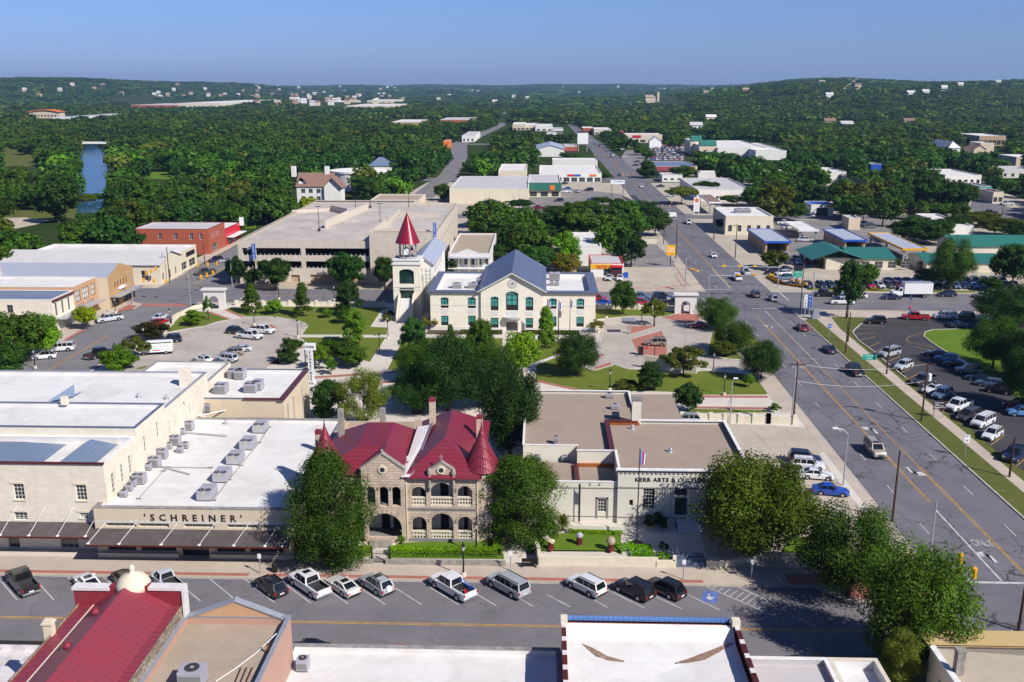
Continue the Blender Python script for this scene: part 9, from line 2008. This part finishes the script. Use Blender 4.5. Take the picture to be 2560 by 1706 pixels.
LC=['leaf_mid','leaf_dark','leaf_olive','leaf_wood','leaf_fresh'];M['leaf_wood']=leaf_mat('woodland_leaves',(.018,.042,.013),(.038,.078,.019),(.05,.09,.02))
base={0:[crown_arrays(16,640,5.5,'round',1.15,s,.85,.36) for s in range(3)],1:[crown_arrays(11,231,6,'round',2.0,s,.8,.42) for s in range(3)],2:[crown_arrays(8,64,8,'round',4.2,s,.7,.5) for s in range(3)],3:[crown_arrays(6,36,14,'round',9.5,s,.55,.55) for s in range(3)],4:[crown_arrays(5,20,30,'round',26,s,.5,.6) for s in range(3)]}
LM=[('river bridge',230,375),('red brick block',470,570),('brown gabled house',780,470),('round white hall',890,425),('hip-roofed house',955,405),('green fronted store',1360,470),('orange-roofed block',110,285),('pale superstore',1850,370),('drive-in garage',2050,525),('blue shed',2190,415),('motel with brown fascia',2420,430),('white flat building with brown roof box',2090,430),('cream apartment block',500,255),('teal shop',2465,470),('cream warehouse',330,650),('sand bank',60,560),('white warehouse by the avenue',1380,360),('petrol station',1760,500)]
named=0;lab={}
for tier,(y0,y1,sp_,R0,H0) in enumerate(fk):
 C=cand(y0,y1,sp_);X,Y=C[:,0],C[:,1];Z=hfun(X,Y);n=len(X);s=rng.uniform(.55,1.0,n)+rng.uniform(0,.6,n)**2;H=H0*s*(1.12 if tier==0 else 1);R=R0*s
 U,V,f=projv(X,Y,Z+H*.5);ok=(U>-120)&(U<2680)&(V<1750)&~blocked(X,Y,Z,H,R)
 for tx_,ty_,tr in TREES:
  if tier==0:ok&=(X-tx_)**2+(Y-ty_)**2>(tr*.8+2)**2
 if tier>1:
  nz_=np.sin(X*.013+2*np.sin(Y*.007))+np.sin(Y*.011+X*.005);ok&=(nz_>(-1.35 if tier<4 else-1.2))
 X,Y,Z,H,R=X[ok],Y[ok],Z[ok],H[ok],R[ok];n=len(X)
 if tier==0:
  o_=np.argsort(Y);keep=o_[:185];rest=o_[185:]
  for i in keep:
   u,v,_=projv(X[i],Y[i],Z[i]+4);lm_=min(LM,key=lambda q:(q[1]-u)**2+4*(q[2]-v)**2);du,dv=u-lm_[1],v-lm_[2];side=('left of' if du<0 else 'right of') if abs(du)>1.2*abs(dv) else('above' if dv<0 else 'below')
   ci=int(rng.choice(4,p=[.4,.38,.12,.1]));cw=['mid green','dark green','olive','deep green'][ci];key=(cw,side,lm_[0]);lab[key]=lab.get(key,0)+1;j=lab[key]-1
   tree(X[i],Y[i],H[i],R[i],'%s wood tree %s the %s, %s from the front'%(cw,side,lm_[0],NUM[j] if j<20 else 'twenty-'+NUM[j%20]),LC[ci],'round','far',seed=int(i),name='tree',group='trees of the woods')
  X,Y,Z,H,R=X[rest],Y[rest],Z[rest],H[rest],R[rest];n=len(X)
 if n==0:continue
 bi=rng.integers(0,3,n);rot=rng.uniform(0,6.28,n);flat=.55 if tier<3 else.5;vs=[];mis=[]
 mc=rng.choice(5,n,p=[.32,.26,.11,.23,.08])
 # neighbouring trees share their kind in patches
 pt=(np.sin(X*.02+1.3*np.sin(Y*.013))+np.sin(Y*.017));mc=np.where(pt>1.0,0,np.where(pt<-1.2,1,mc))
 for b in range(3):
  ix=np.where(bi==b)[0];A=base[tier][b];c,s_=np.cos(rot[ix])[:,None],np.sin(rot[ix])[:,None]
  x=(A[None,:,0]*c-A[None,:,1]*s_)*R[ix][:,None]+X[ix][:,None];y=(A[None,:,0]*s_+A[None,:,1]*c)*R[ix][:,None]+Y[ix][:,None];z=A[None,:,2]*(H[ix]*flat)[:,None]+(Z[ix]+H[ix]*.52)[:,None]
  vs.append(np.stack([x,y,z],2).reshape(-1,3));mis.append(np.repeat(mc[ix],len(A)//4))
 me_=mesh_from_quads('woodland',np.concatenate(vs),[M[q] for q in LC],np.concatenate(mis));ob=bpy.data.objects.new('woodland',me_);COL.objects.link(ob);ob['kind']='stuff';ob['label']=['woods behind the left river buildings and middle town','woods around the avenue and river','woods in the middle distance','woods on the distant flats and slopes','woods on the far hills'][tier]
 print('tier',tier,n,'trees',len(me_.polygons))
 # ---------------------------------------------------------------- haze
hzm=bpy.data.materials.new('haze_air');hzm.use_nodes=True;n_,l_=hzm.node_tree.nodes,hzm.node_tree.links;n_.clear();ho=n_.new('ShaderNodeOutputMaterial');hv=n_.new('ShaderNodeVolumePrincipled')
hv.inputs['Color'].default_value=(.42,.66,1.0,1);hv.inputs['Density'].default_value=6.5e-5;hv.inputs['Anisotropy'].default_value=.2;l_.new(hv.outputs[0],ho.inputs['Volume'])
hb=MB().box(-14000,-400,-4,14000,13500,200);ho_=build('haze',hb,hzm);ho_['kind']='stuff'
